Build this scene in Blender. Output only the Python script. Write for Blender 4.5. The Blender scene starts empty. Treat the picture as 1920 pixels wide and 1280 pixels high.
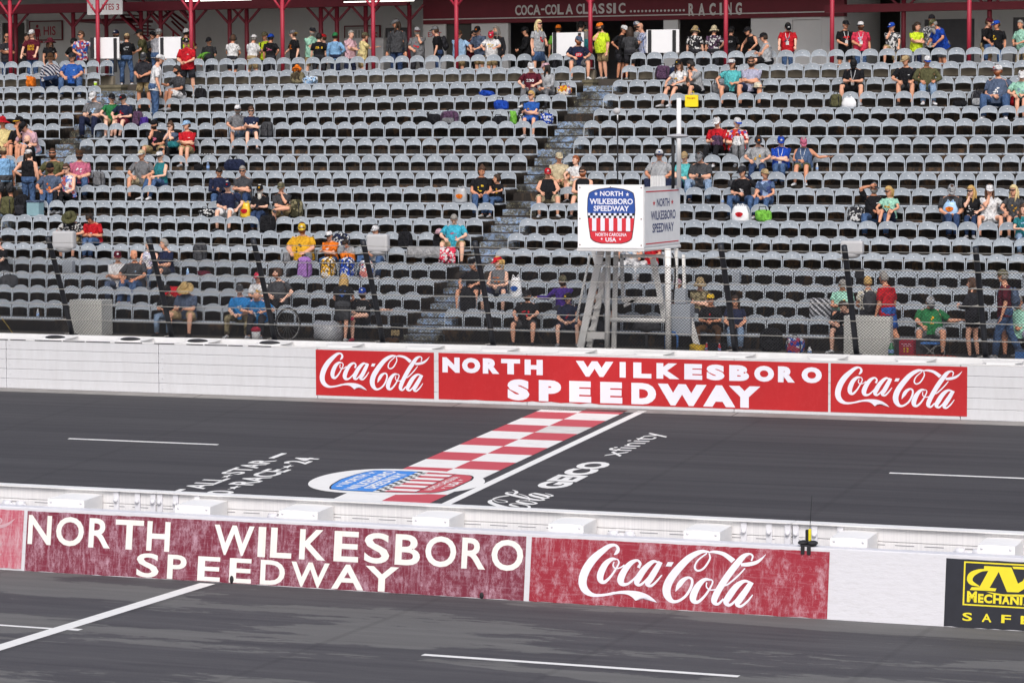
import bpy, bmesh, math, random
import numpy as np
from mathutils import Vector, Matrix
SC = bpy.context.scene
COL = SC.collection
R = math.radians
# ------------------------------------------------------------------ camera
CAM_F = 5409.95                       # focal length in pixels of a 1920 px wide frame
CAM_C = np.array([0.0, -55.79885, 5.55127])
CAM_FW = np.array([-0.36936463, 0.92663828, -0.07008043])
CAM_RT = np.array([0.92900016, 0.37006566, -0.00317919])
CAM_UP = np.array([-0.0229884, 0.06627901, 0.99753628])
cd = bpy.data.cameras.new("camera")
cam = bpy.data.objects.new("camera", cd); COL.objects.link(cam)
cd.sensor_width = 36.0; cd.lens = CAM_F * 36.0 / 1920.0
cd.clip_start = 0.5; cd.clip_end = 3000.0
m = Matrix.Identity(4)
for i in range(3):
    m[i][0] = CAM_RT[i]; m[i][1] = CAM_UP[i]; m[i][2] = -CAM_FW[i]; m[i][3] = CAM_C[i]
cam.matrix_world = m
SC.camera = cam
# ------------------------------------------------------------------ light: bright overcast
SUN_EL, SUN_AZ = R(44), R(160)        # azimuth clockwise from +Y
w = bpy.data.worlds.new("World"); SC.world = w; w.use_nodes = True
nt = w.node_tree; bgn = nt.nodes["Background"]
sky = nt.nodes.new("ShaderNodeTexSky"); sky.sky_type = 'NISHITA'; sky.sun_disc = False
sky.sun_elevation = SUN_EL; sky.sun_rotation = SUN_AZ
sky.air_density = 1.0; sky.dust_density = 4.0; sky.ozone_density = 1.0
hsv = nt.nodes.new("ShaderNodeHueSaturation"); hsv.inputs['Saturation'].default_value = .75      # cloud cover takes the blue out
nt.links.new(sky.outputs[0], hsv.inputs['Color']); nt.links.new(hsv.outputs[0], bgn.inputs[0]); bgn.inputs[1].default_value = 0.15
sl = bpy.data.lights.new("sun", 'SUN'); sl.energy = 1.5; sl.angle = R(25); sl.color = (1.0, 0.98, 0.955)
sun = bpy.data.objects.new("sun", sl); COL.objects.link(sun)
sd = Vector((math.sin(SUN_AZ) * math.cos(SUN_EL), math.cos(SUN_AZ) * math.cos(SUN_EL), math.sin(SUN_EL)))
sun.rotation_euler = sd.to_track_quat('Z', 'Y').to_euler()
SC.view_settings.view_transform = 'Standard'; SC.view_settings.look = 'None'
SC.view_settings.exposure = 0.1; SC.view_settings.gamma = 1.0
SC.render.film_transparent = False
rnd = random.Random(7)
# ------------------------------------------------------------------ survey: photo direction -> place on a known line or plane
def ray(px, py):
    return CAM_FW + CAM_RT * ((px - 960) / CAM_F) - CAM_UP * ((py - 640) / CAM_F)
def at(px, y, z):
    """x of the point of the line (., y, z) that lies in the upright direction px"""
    d0 = np.array([0, y, z]) - CAM_C; k = (px - 960) / CAM_F
    return float(-(d0 @ CAM_RT - k * (d0 @ CAM_FW)) / (CAM_RT[0] - k * CAM_FW[0]))
def on_y(px, py, y):
    d = ray(px, py); p = CAM_C + d * ((y - CAM_C[1]) / d[1]); return float(p[0]), float(p[2])
def on_plane(px, py, p0, n):
    d = ray(px, py); n = np.array(n, float); t = ((np.array(p0, float) - CAM_C) @ n) / (d @ n)
    return CAM_C + d * t
BANK = 0.067
def on_track(px, py):
    p = on_plane(px, py, (0, 0, 0), (0, -BANK, 1)); return float(p[0]), float(p[1])
def proj(p):
    d = np.array(p, float) - CAM_C; z = d @ CAM_FW
    return 960 + CAM_F * (d @ CAM_RT) / z, 640 - CAM_F * (d @ CAM_UP) / z
# ------------------------------------------------------------------ materials
def srgb(h):
    if isinstance(h, str):
        h = h.lstrip('#'); h = [int(h[i:i + 2], 16) / 255 for i in (0, 2, 4)]
    return tuple(c / 12.92 if c <= .04045 else ((c + .055) / 1.055) ** 2.4 for c in h)
def new_mat(name):
    m = bpy.data.materials.new(name); m.use_nodes = True
    return m, m.node_tree, m.node_tree.nodes["Principled BSDF"]
def N(t, typ, **kw):
    n = t.nodes.new(typ)
    for k, v in kw.items():
        if k.startswith('i_'):
            n.inputs[int(k[2:]) if k[2:].isdigit() else k[2:]].default_value = v
        else: setattr(n, k, v)
    return n
def coords(t, scale=(1, 1, 1), kind='Object', rnd_off=False):
    tc = N(t, "ShaderNodeTexCoord"); mp = N(t, "ShaderNodeMapping")
    t.links.new(tc.outputs[kind], mp.inputs[0]); mp.inputs[3].default_value = scale
    if rnd_off:
        oi = N(t, "ShaderNodeObjectInfo"); mul = N(t, "ShaderNodeMath", operation='MULTIPLY'); mul.inputs[1].default_value = 97.0
        t.links.new(oi.outputs['Random'], mul.inputs[0]); t.links.new(mul.outputs[0], mp.inputs[1])
    return mp.outputs[0]
def noise(t, vec, scale, detail=4, rough=.6, lo=.4, hi=.6, c0=(0, 0, 0, 1), c1=(1, 1, 1, 1), dist=0):
    n = N(t, "ShaderNodeTexNoise"); n.inputs['Scale'].default_value = scale; n.inputs['Detail'].default_value = detail
    n.inputs['Roughness'].default_value = rough; n.inputs['Distortion'].default_value = dist
    t.links.new(vec, n.inputs['Vector'])
    r = N(t, "ShaderNodeValToRGB"); r.color_ramp.elements[0].position = lo; r.color_ramp.elements[1].position = hi
    r.color_ramp.elements[0].color = c0; r.color_ramp.elements[1].color = c1
    t.links.new(n.outputs[0], r.inputs[0]); return r.outputs[0]
def mix(t, fac, a, b, mode='MIX'):
    x = N(t, "ShaderNodeMix", data_type='RGBA', blend_type=mode)
    for s, v in ((0, fac), (6, a), (7, b)):
        if hasattr(v, 'links'): t.links.new(v, x.inputs[s])
        else: x.inputs[s].default_value = v if s == 0 else (*v[:3], 1)
    return x.outputs[2]
def mul(t, a, b):
    x = N(t, "ShaderNodeMath", operation='MULTIPLY')
    for s, v in ((0, a), (1, b)):
        if hasattr(v, 'links'): t.links.new(v, x.inputs[s])
        else: x.inputs[s].default_value = v
    return x.outputs[0]
def bump(t, bs, height, strength=.3, distance=.01):
    b = N(t, "ShaderNodeBump"); b.inputs['Strength'].default_value = strength; b.inputs['Distance'].default_value = distance
    t.links.new(height, b.inputs['Height']); t.links.new(b.outputs[0], bs.inputs['Normal'])
MATS = {}
def plain(name, col, rough=.55, metal=0, mott=.12, scale=6, spec=.4, rnd_off=False):
    """a paint or material of one colour with slight mottling"""
    if name in MATS: return MATS[name]
    m, t, b = new_mat(name); c = srgb(col) if isinstance(col, str) else col
    v = coords(t, rnd_off=rnd_off)
    f = noise(t, v, scale, 5, .65, .25, .75)
    dark = tuple(x * (1 - mott) for x in c); light = tuple(min(.95, x * (1 + mott * .7)) for x in c)
    t.links.new(mix(t, f, dark, light), b.inputs['Base Color'])
    b.inputs['Roughness'].default_value = rough; b.inputs['Metallic'].default_value = metal
    b.inputs['Specular IOR Level'].default_value = spec
    MATS[name] = m; return m
# ------------------------------------------------------------------ mesh helpers
class MB:
    """collects shapes, then links them as ONE mesh object"""
    def __init__(s): s.v = []; s.f = []; s.mi = []; s.sm = []; s.mats = []
    def mat(s, m):
        if m not in s.mats: s.mats.append(m)
        return s.mats.index(m)
    def add(s, v, f, m=None, smooth=False):
        o = len(s.v); s.v.extend([tuple(map(float, p)) for p in v])
        k = s.mat(m) if m else 0
        for q in f: s.f.append(tuple(i + o for i in q)); s.mi.append(k); s.sm.append(smooth)
        return s
    def box(s, a, b, m=None, bev=0):
        (x0, y0, z0), (x1, y1, z1) = a, b
        if x0 > x1: x0, x1 = x1, x0
        if y0 > y1: y0, y1 = y1, y0
        if z0 > z1: z0, z1 = z1, z0
        if bev:
            bm = bmesh.new(); bmesh.ops.create_cube(bm, size=1)
            for v in bm.verts: v.co = Vector(((x0 + x1) / 2 + v.co.x * (x1 - x0), (y0 + y1) / 2 + v.co.y * (y1 - y0), (z0 + z1) / 2 + v.co.z * (z1 - z0)))
            bmesh.ops.bevel(bm, geom=bm.edges[:], offset=bev, segments=2, affect='EDGES', profile=.6)
            bm.verts.index_update()
            r = s.add([v.co[:] for v in bm.verts], [[v.index for v in f.verts] for f in bm.faces], m); bm.free(); return r
        v = [(x0, y0, z0), (x1, y0, z0), (x1, y1, z0), (x0, y1, z0), (x0, y0, z1), (x1, y0, z1), (x1, y1, z1), (x0, y1, z1)]
        return s.add(v, [(0, 3, 2, 1), (4, 5, 6, 7), (0, 1, 5, 4), (1, 2, 6, 5), (2, 3, 7, 6), (3, 0, 4, 7)], m)
    def tube(s, pts, r, m=None, n=8, smooth=True, cap=True):
        v, f = tube(pts, r, n, cap=cap); return s.add(v, f, m, smooth)
    def bar(s, p, q, wx, wy, m=None, up=(0, 0, 1)):
        """a rectangular bar from p to q"""
        p = Vector(p); q = Vector(q); d = (q - p).normalized(); u = Vector(up)
        if abs(d.dot(u)) > .98: u = Vector((1, 0, 0))
        a = d.cross(u).normalized() * wx / 2; c = a.normalized().cross(d).normalized() * wy / 2
        v = [p - a - c, p + a - c, p + a + c, p - a + c, q - a - c, q + a - c, q + a + c, q - a + c]
        return s.add(v, [(0, 3, 2, 1), (4, 5, 6, 7), (0, 1, 5, 4), (1, 2, 6, 5), (2, 3, 7, 6), (3, 0, 4, 7)], m)
    def prism(s, poly, ext, m=None, smooth=False):
        """closed polygon (3D points) extruded by the vector ext"""
        n = len(poly); e = Vector(ext)
        v = [Vector(p) for p in poly] + [Vector(p) + e for p in poly]
        return s.add(v, [tuple(range(n))[::-1], tuple(range(n, 2 * n))] + [(i, (i + 1) % n, n + (i + 1) % n, n + i) for i in range(n)], m, smooth)
    def ell(s, c, r, m=None, nu=12, nv=8, rot=None):
        v, f = ellipsoid(c, r, nu, nv, rot); return s.add(v, f, m, True)
    def build(s, name, m=None, parent=None, loc=None):
        me = bpy.data.meshes.new(name); me.from_pydata(s.v, [], s.f)
        for x in (s.mats or ([m] if m else [])): me.materials.append(x)
        if len(s.f):
            me.polygons.foreach_set('material_index', s.mi if s.mats else [0] * len(s.f))
            me.polygons.foreach_set('use_smooth', s.sm)
        me.update(); return link(name, me, parent, loc)
def link(name, me, parent=None, loc=None):
    o = bpy.data.objects.new(name, me); COL.objects.link(o)
    if parent: o.parent = parent
    if loc is not None: o.location = loc
    return o
def frames(pts):
    pts = [np.array(p, float) for p in pts]; n = len(pts); T = []
    for i in range(n):
        a = pts[max(i - 1, 0)]; b = pts[min(i + 1, n - 1)]; d = b - a; T.append(d / (np.linalg.norm(d) + 1e-12))
    u = np.array([0, 0, 1.]) if abs(T[0][2]) < .9 else np.array([1., 0, 0])
    a = np.cross(T[0], u); a /= np.linalg.norm(a); out = []
    for t in T:
        a = a - t * (a @ t); a /= np.linalg.norm(a) + 1e-12
        out.append((t, a, np.cross(t, a)))
    return pts, out
def tube(pts, r, n=8, cap=True):
    pts, fr = frames(pts); k = len(pts)
    if not hasattr(r, '__len__'): r = [r] * k
    v = []; f = []
    for p, (t, a, b), q in zip(pts, fr, r):
        for j in range(n):
            an = 2 * math.pi * j / n; v.append(p + (a * math.cos(an) + b * math.sin(an)) * q)
    for i in range(k - 1):
        for j in range(n):
            j2 = (j + 1) % n; f.append((i * n + j, i * n + j2, (i + 1) * n + j2, (i + 1) * n + j))
    if cap: f.append(tuple(range(n))[::-1]); f.append(tuple(range((k - 1) * n, k * n)))
    return v, f
def loft(rings, cap=True):
    """rings of equal length -> closed surface"""
    n = len(rings[0]); v = [p for r in rings for p in r]; f = []
    for i in range(len(rings) - 1):
        for j in range(n):
            j2 = (j + 1) % n; f.append((i * n + j, i * n + j2, (i + 1) * n + j2, (i + 1) * n + j))
    if cap: f.append(tuple(range(n))[::-1]); f.append(tuple(range((len(rings) - 1) * n, len(rings) * n)))
    return v, f
def ellipsoid(c, r, nu=12, nv=8, rot=None, keep=None):
    v = []; f = []; c = np.array(c, float)
    if not hasattr(r, '__len__'): r = (r, r, r)
    loc = []
    for i in range(nv + 1):
        th = math.pi * i / nv
        for j in range(nu):
            ph = 2 * math.pi * j / nu
            p = np.array([math.sin(th) * math.cos(ph), math.sin(th) * math.sin(ph), math.cos(th)]); loc.append(p)
            q = p * np.array(r); v.append(c + (rot @ q if rot is not None else q))
    for i in range(nv):
        for j in range(nu):
            a, b, d, e = i * nu + j, i * nu + (j + 1) % nu, (i + 1) * nu + (j + 1) % nu, (i + 1) * nu + j
            if keep and not keep((loc[a] + loc[b] + loc[d] + loc[e]) / 4): continue
            f.append((a, e, d, b) if 0 < i < nv - 1 else ((a, e, d) if i == 0 else (a, e, b)))
    return v, f
def tag(o, label=None, cat=None, group=None, kind=None):
    for k, v in (('label', label), ('category', cat), ('group', group), ('kind', kind)):
        if v: o[k] = v
    return o
def empty(name, loc=(0, 0, 0), rz=0.0):
    o = bpy.data.objects.new(name, None); COL.objects.link(o); o.location = loc; o.rotation_euler = (0, 0, rz)
    o.empty_display_size = .2; return o
def copy_tree(o, parent=None):
    c = o.copy(); COL.objects.link(c); c.parent = parent
    for ch in o.children: copy_tree(ch, c)
    return c
# ------------------------------------------------------------------ lettering (Blender's own built-in font, as real raised shapes)
_TXT = {}
def text_shape(s, bold=0.0, spacing=1.0):
    """vertices in the unit square (bounding box) and faces"""
    k = (s, bold, spacing)
    if k in _TXT: return _TXT[k]
    cu = bpy.data.curves.new("lettering_curve", 'FONT'); cu.body = s; cu.offset = bold; cu.resolution_u = 4; cu.space_character = spacing
    o = bpy.data.objects.new("lettering_curve", cu); COL.objects.link(o)
    dg = bpy.context.evaluated_depsgraph_get(); me = bpy.data.meshes.new_from_object(o.evaluated_get(dg))
    v = np.array([x.co[:] for x in me.vertices])[:, :2]; f = [tuple(p.vertices) for p in me.polygons]
    lo, hi = v.min(0), v.max(0); asp = (hi[0] - lo[0]) / (hi[1] - lo[1]); v = (v - lo) / (hi - lo)
    bpy.data.objects.remove(o); bpy.data.curves.remove(cu); bpy.data.meshes.remove(me)
    _TXT[k] = (v, f, asp); return _TXT[k]
def put_text(mb, s, mp, u0, u1, v0, v1, m, bold=.02, spacing=1.0):
    """string fitted into the box u0..u1, v0..v1 of the surface mp(u, v) -> point"""
    v, f, a = text_shape(s, bold, spacing)
    mb.add([mp(u0 + (u1 - u0) * p[0], v0 + (v1 - v0) * p[1]) for p in v], f, m)
def put_letters(mb, items, mp, v0, v1, m, bold=.03):
    for ch, u0, u1 in items: put_text(mb, ch, mp, u0, u1, v0, v1, m, bold)
def star(mb, mp, cu, cv, r, m, asp=1.0):
    p = []
    for i in range(10):
        a = math.pi / 2 + i * math.pi / 5; q = r if i % 2 == 0 else r * .4
        p.append(mp(cu + q * math.cos(a), cv + q * math.sin(a) * asp))
    c = mp(cu, cv); n = 10
    mb.add(p + [c], [(i, (i + 1) % n, n) for i in range(n)], m)
def catmull(P, k=6):
    P = np.array(P, float); Q = np.vstack([2 * P[0] - P[1], P, 2 * P[-1] - P[-2]]); out = []
    for i in range(1, len(Q) - 2):
        for t in np.linspace(0, 1, k, endpoint=False):
            a, b, c, d = Q[i - 1:i + 3]
            out.append(.5 * ((2 * b) + (c - a) * t + (2 * a - 5 * b + 4 * c - d) * t * t + (3 * b - a - 3 * c + d) * t ** 3))
    out.append(P[-1]); return np.array(out)
SCRIPT = [  # brush strokes of the script logo: (x, y, width) along the centre line
 [(398,158,12),(424,128,34),(432,90,30),(405,56,26),(350,66,44),(280,125,62),(200,212,78),(138,320,82),(108,430,80),(118,512,74),(160,568,60),(230,596,34),(330,586,26),(420,562,30)],
 [(425,205,14),(375,206,38),(318,262,58),(278,360,66),(278,430,56),(315,452,36),(370,395,24),(418,310,18),(446,240,15),(428,200,13)],
 [(400,232,12),(392,275,13),(418,302,14),(460,292,14),(500,262,16)],
 [(632,286,30),(648,240,24),(618,208,26),(560,238,48),(504,318,62),(470,410,66),(484,462,48),(535,462,27),(590,412,20),(630,360,16)],
 [(815,218,16),(765,216,38),(695,290,58),(640,388,64),(624,446,50),(654,466,30),(700,425,20),(765,335,18)],
 [(838,214,44),(795,305,58),(748,400,60),(724,452,46),(760,470,28),(808,422,20),(856,352,12)],
 [(1288,104,12),(1296,165,17),(1245,262,20),(1190,292,20),(1160,258,18),(1185,185,16),(1268,104,14)],
 [(1285,88,16),(1210,92,42),(1110,155,64),(1015,268,74),(938,390,78),(907,490,78),(918,570,68),(962,622,42),(1020,618,28),(1088,560,26),(1134,465,26),(1140,392,24),(1105,368,26),(1055,400,46),(1020,455,46),(990,520,5)],
 [(1272,96,10),(1340,88,30),(1420,106,40),(1480,148,48),(1515,178,52)],
 [(1585,212,30),(1650,206,42),(1720,184,36),(1768,146,22),(1810,94,3)],
 [(1318,382,14),(1255,384,38),(1195,455,60),(1158,555,66),(1164,610,52),(1205,618,32),(1265,552,24),(1315,458,18),(1332,400,15),(1310,374,13)],
 [(1278,410,12),(1276,455,13),(1306,486,14),(1350,484,14),(1400,462,14)],
 [(1680,168,14),(1690,118,17),(1660,96,22),(1606,124,48),(1548,205,62),(1470,330,64),(1402,460,62),(1362,555,62),(1354,612,50),(1390,632,28),(1440,575,18)],
 [(1624,248,12),(1562,330,17),(1475,420,17),(1415,446,12)],
 [(1685,394,14),(1622,382,34),(1552,440,58),(1484,555,64),(1464,612,50),(1498,638,30),(1550,588,20),(1610,490,16)],
 [(1690,388,46),(1642,480,58),(1592,570,60),(1568,624,46),(1602,645,26),(1660,590,20),(1706,520,10)]]
SWASH = [(400,556),(470,538),(545,530),(640,535),(720,560),(780,600),(825,645),(745,610),(692,602),(652,612),(622,633),(592,604),(545,575),(480,568),(400,578)]
DASH = [(908,212),(962,212),(942,258),(888,258)]
def script_logo(mb, mp, m, only_last=False):
    """mp(u, v, k): u, v in 0..1 over the logo's box, k lifts each stroke a hair so that strokes never share a plane"""
    def uv(x, y): return (x - 62) / (1812 - 62), 1 - (y - 40 - (x - 62) * .018) / (640 - 40)
    for i, st in enumerate(SCRIPT):
        if only_last and i < 6: continue
        P = catmull(st, 5); d = np.gradient(P[:, :2], axis=0); d /= np.linalg.norm(d, axis=1)[:, None] + 1e-9
        nrm = np.stack([-d[:, 1], d[:, 0]], 1); L = P[:, :2] + nrm * P[:, 2:3] / 2; Q = P[:, :2] - nrm * P[:, 2:3] / 2
        v = [mp(*uv(*p), i) for p in L] + [mp(*uv(*p), i) for p in Q]; n = len(P)
        mb.add(v, [(j, n + j, n + j + 1, j + 1) for j in range(n - 1)], m)
    if not only_last:
        top = catmull(SWASH[:7], 4); bot = catmull(SWASH[:6:-1], 4)[:len(top)]
        k = min(len(top), len(bot)); ti = np.linspace(0, len(top) - 1, 24).astype(int); bi = np.linspace(0, len(bot) - 1, 24).astype(int)
        v = [mp(*uv(*top[j]), 17) for j in ti] + [mp(*uv(*bot[j]), 17) for j in bi]
        mb.add(v, [(j, 24 + j, 25 + j, j + 1) for j in range(23)], m)
    mb.add([mp(*uv(*p), 18) for p in DASH], [(0, 1, 2, 3)], m)
HWP = [(0, .20), (.02, .31), (.06, .40), (.1, .432), (.3, .468), (.5, .49), (.6, .5), (.8, .49), (.91, .46), (.955, .34), (.985, .2), (1.0, .02)]
def hw(v): return float(np.interp(v, [p[0] for p in HWP], [p[1] for p in HWP]))
def crest(mb, mp, M, s_u=1.0, border=True):
    """the track's shield in the plane mp(u, v, k); u in -.5..+.5, v in 0..1"""
    def cell(u0, u1, v0, v1, m, k, gr=1.0):
        n = max(2, int((v1 - v0) * 40)); L = []; Rr = []
        for i in range(n + 1):
            v = v0 + (v1 - v0) * i / n; h = hw(min(max(v, 0), 1)) * gr
            a, b = max(u0, -h), min(u1, h)
            if b < a: a = b = (u0 + u1) / 2 if abs(u0) < h else math.copysign(h, u0)
            L.append(mp(a, v, k)); Rr.append(mp(b, v, k))
        mb.add(L + Rr, [(i, n + 1 + i, n + 2 + i, i + 1) for i in range(n)], m)
    if border:
        n = 40
        L = []; Rr = []
        for i in range(n + 1):
            v = i / n; h = hw(v) + .012; vv = -.012 + v * 1.024
            L.append(mp(-h, vv, 0)); Rr.append(mp(h, vv, 0))
        mb.add(L + Rr, [(i, n + 1 + i, n + 2 + i, i + 1) for i in range(n)], M['black'])
    cell(-.5, .5, .545, 1, M['blue'], 1); cell(-.5, .5, 0, .21, M['red'], 1)
    for i in range(18):
        for j in range(2):
            u = -.5 + i / 18
            cell(u, u + 1 / 18, .455 + .045 * j, .5 + .045 * j, M['white'] if (i + j) % 2 else M['black'], 1)
    for i in range(11):
        u = -.495 + i * .09; cell(u, u + .09, .22, .455, M['red'] if i % 2 == 0 else M['white'], 1)
    f = lambda u, v: mp(u, v, 2)
    put_text(mb, "NORTH", f, -.235, .25, .855, .945, M['white'], .03); put_text(mb, "WILKESBORO", f, -.455, .46, .705, .81, M['white'], .03)
    put_text(mb, "SPEEDWAY", f, -.37, .38, .58, .68, M['white'], .03); put_text(mb, "NORTH CAROLINA", f, -.33, .33, .125, .185, M['white'], .02)
    put_text(mb, "USA", f, -.12, .11, .025, .1, M['white'], .03)
    for cu, cv, r in ((-.32, .895, .042), (.345, .885, .042), (-.2, .075, .028), (.19, .075, .028)): star(mb, f, cu, cv, r, M['white'])
# ================================================================== SETTING
def rgba(c): return (*c, 1)
def asphalt_mat(name, dark, light, sx, sy, scale, lo, hi, wet=False):
    m, t, b = new_mat(name)
    v = coords(t, (sx, sy, 1))
    patch = noise(t, v, scale, 10, .68, lo, hi, dist=.15)
    v2 = coords(t, (sx * 1.7, sy * 4, 1)); streak = noise(t, v2, scale * 1.5, 6, .7, .3, .7)
    v3 = coords(t, (1, 1, 1)); grain = noise(t, v3, 60, 4, .85, .25, .75)
    c = mix(t, patch, dark, light)
    c = mix(t, .30 if wet else .5, c, mix(t, streak, tuple(x * .55 for x in dark), tuple(x * 1.2 for x in light)))
    c = mix(t, .3, c, mix(t, grain, (.012, .012, .013), tuple(x * 1.75 for x in light)))
    # hairline transverse joints
    seam = N(t, "ShaderNodeTexWave", wave_type='BANDS', bands_direction='X'); seam.inputs['Scale'].default_value = .085; seam.inputs['Distortion'].default_value = 1.2
    seam.inputs['Detail'].default_value = 2; seam.inputs['Detail Scale'].default_value = .5
    t.links.new(coords(t, (1, .12, 1)), seam.inputs['Vector'])
    rr = N(t, "ShaderNodeValToRGB"); rr.color_ramp.elements[0].position = .9990; rr.color_ramp.elements[1].position = .9999
    t.links.new(seam.outputs[1], rr.inputs[0])
    c = mix(t, mul(t, rr.outputs[0], .16), c, (.02, .02, .022))
    t.links.new(c, b.inputs['Base Color'])
    bump(t, b, grain, .25, .004)
    if wet:
        r = N(t, "ShaderNodeMapRange"); r.inputs[3].default_value = .78; r.inputs[4].default_value = .92
        t.links.new(patch, r.inputs[0]); t.links.new(r.outputs[0], b.inputs['Roughness'])
    else: b.inputs['Roughness'].default_value = .8
    b.inputs['Specular IOR Level'].default_value = .15
    return m
M_TRACK = asphalt_mat("track_asphalt", srgb('37363b'), srgb('4f4e51'), .05, .9, 1.4, .4, .66)
M_PIT = asphalt_mat("pit_asphalt", srgb('34323b'), srgb('6c6b6b'), .15, .66, .95, .522, .532, True)
# drying patches on the track are rarer
def grass_dirt():
    return plain("dirt", '6d6358', .9, 0, .3, 2)
W_PIT = (-16.913, -1.184); W_PITTOP = (-16.78, -.213)
g = MB().add([(-400, -300, -1.6), (400, -300, -1.6), (400, 500, -1.6), (-400, 500, -1.6)], [(0, 1, 2, 3)]).build("ground", grass_dirt())
tag(g, kind='structure')
p = MB().add([(-90, -50, -1.184), (60, -50, -1.184), (60, -16.5, -1.184), (-90, -16.5, -1.184)], [(0, 1, 2, 3)]).build("pit_lane_road", M_PIT)
tag(p, kind='structure')
p = MB().add([(-90, -16.5, -16.5 * BANK), (60, -16.5, -16.5 * BANK), (60, .9, .9 * BANK), (-90, .9, .9 * BANK)], [(0, 1, 2, 3)]).build("race_track_road", M_TRACK)
tag(p, kind='structure')
def tk(x, y, k=0): return (x, y, y * BANK + .005 + .0015 * k)
M_APRON = plain("apron_concrete", '8a8785', .85, 0, .25, 1.5)
def apron():
    mb = MB(); x = -60
    while x < 20:
        L = 6.1; mb.add([tk(x + .01, -.47), tk(x + L - .01, -.47), tk(x + L - .01, 0), tk(x + .01, 0)], [(0, 1, 2, 3)]); x += L
    return tag(mb.build("concrete_apron_path", M_APRON), kind='structure')
apron()
# ---- paint on the road
def worn(name, col, wear=.5, amount=(.62, .8), base='56545a'):
    m, t, b = new_mat(name); c = srgb(col)
    v = coords(t, (.5, 2, 1)); f = noise(t, v, 5, 8, .75, amount[0], amount[1])
    g2 = noise(t, coords(t), 90, 3, .8, .3, .7)
    cc = mix(t, mul(t, f, wear), c, srgb(base)); cc = mix(t, .1, cc, mix(t, g2, tuple(x * .5 for x in c), c))
    t.links.new(cc, b.inputs['Base Color']); b.inputs['Roughness'].default_value = .7; return m
P_WHITE = worn("road_paint_white", 'e6e5e4', .5, (.55, .78)); P_RED = worn("road_paint_red", 'c04d58', .4, base='d98890'); P_BLUE = worn("road_paint_blue", '3f86d8', .2)
P_BLACK = worn("road_paint_black", '1c1c20', .2); P_WHITE2 = worn("road_paint_white_worn", 'd8d6d4', .8, (.45, .7), '9a9898')
ROADP = dict(white=P_WHITE, red=P_RED, blue=P_BLUE, black=P_BLACK)
def marking(mb, name, m=None): return tag(mb.build(name, m), kind='structure')
mb = MB(); x0, xm, x1 = -21.42, -20.51, -19.6
def quad(mb, xa, xb, ya, yb, m, k=0): mb.add([tk(xa, ya, k), tk(xb, ya, k), tk(xb, yb, k), tk(xa, yb, k)], [(0, 1, 2, 3)], m)
quad(mb, x0, xm, -.73, -.2, P_WHITE); quad(mb, xm, x1, -.73, -.2, P_RED)
for i in range(19):
    ya = -.73 - .815 * (i + 1); yb = -.73 - .815 * i
    if ya < -15.6: break
    quad(mb, x0, xm, ya, yb, P_RED if i % 2 == 0 else P_WHITE); quad(mb, xm, x1, ya, yb, (P_WHITE2 if i == 2 else P_WHITE) if i % 2 == 0 else P_RED)
marking(mb, "finish_line_checker_marking")
mb = MB(); quad(mb, -19.38, -19.2, -15.6, -.2, P_WHITE); marking(mb, "start_line_marking")
mb = MB()
for xa, xb, y in ((-29.45, -26.1, -5.84), (-12.66, -9.3, -5.93), (-46.3, -42.9, -5.84)): quad(mb, xa, xb, y - .05, y + .05, P_WHITE)
marking(mb, "lane_dash_marking")
# shield on the road, its top towards -x
mb = MB()
cx, cy = -20.93, -8.74
def mp_base(u, v, k=0): return tk(-22.07 + (1 - v) * 2.33, cy + u * 2.02, 3 + k)
n = 60; L = []; Rr = []
for i in range(n + 1):
    q = .5 - .5 * math.cos(math.pi * i / n); v = -.16 + 1.39 * q; h = .635 * max(0.0, 1 - abs(2 * q - 1) ** 2.7) ** .5 * (.86 + .14 * q) + .004
    L.append(tk(-22.07 + (1 - v) * 2.33, cy - h * 2.02, 1)); Rr.append(tk(-22.07 + (1 - v) * 2.33, cy + h * 2.02, 1))
mb.add(L + Rr, [(i, n + 1 + i, n + 2 + i, i + 1) for i in range(n)], P_WHITE)
crest(mb, lambda u, v, k: mp_base(u, v, k), ROADP)
marking(mb, "shield_emblem_marking")
# words on the road, read towards +y, tops towards -x
def road_map(xb, xt, ya, yb, k=1): return lambda u, v, kk=0: tk(xb + (xt - xb) * v + 0.0 * u, ya + (yb - ya) * u, k + kk * .25)
mb = MB(); f = road_map(-24.13, -24.58, -10.2, -7.2)
put_text(mb, "ALL", f, 0, .36, 0, 1, P_WHITE, .022); put_text(mb, "STAR", f, .49, 1, 0, 1, P_WHITE, .022); star(mb, f, .425, .4, .07, P_WHITE, 2.6)
quad(mb, -24.42, -24.3, -7.02, -6.45, P_WHITE, 1); quad(mb, -24.55, -24.43, -10.75, -10.28, P_WHITE, 1)
f = road_map(-23.42, -23.92, -10.95, -6.8)
put_text(mb, "20", f, 0, .17, 0, 1, P_WHITE, .022); star(mb, f, .245, .45, .06, P_WHITE, 3.2); put_text(mb, "RACE", f, .31, .7, 0, 1, P_WHITE, .022)
star(mb, f, .765, .45, .06, P_WHITE, 3.2); put_text(mb, "24", f, .84, 1, 0, 1, P_WHITE, .022)
marking(mb, "race_title_marking")
mb = MB(); f = road_map(-17.81, -18.4, -8.72, -6.02)
put_text(mb, "GEICO", f, 0, 1, 0, 1, P_WHITE, .05); marking(mb, "sponsor_word_marking")
mb = MB(); f = road_map(-17.78, -18.42, -5.4, -2.75); put_text(mb, "xfinity", f, 0, 1, 0, 1, P_WHITE, .0); marking(mb, "sponsor_word_marking")
mb = MB(); script_logo(mb, lambda u, v, k: tk(-17.72 - v * .98, -12.1 + u * 3.1, 1 + k * .12), P_WHITE); marking(mb, "sponsor_script_marking")
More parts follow.
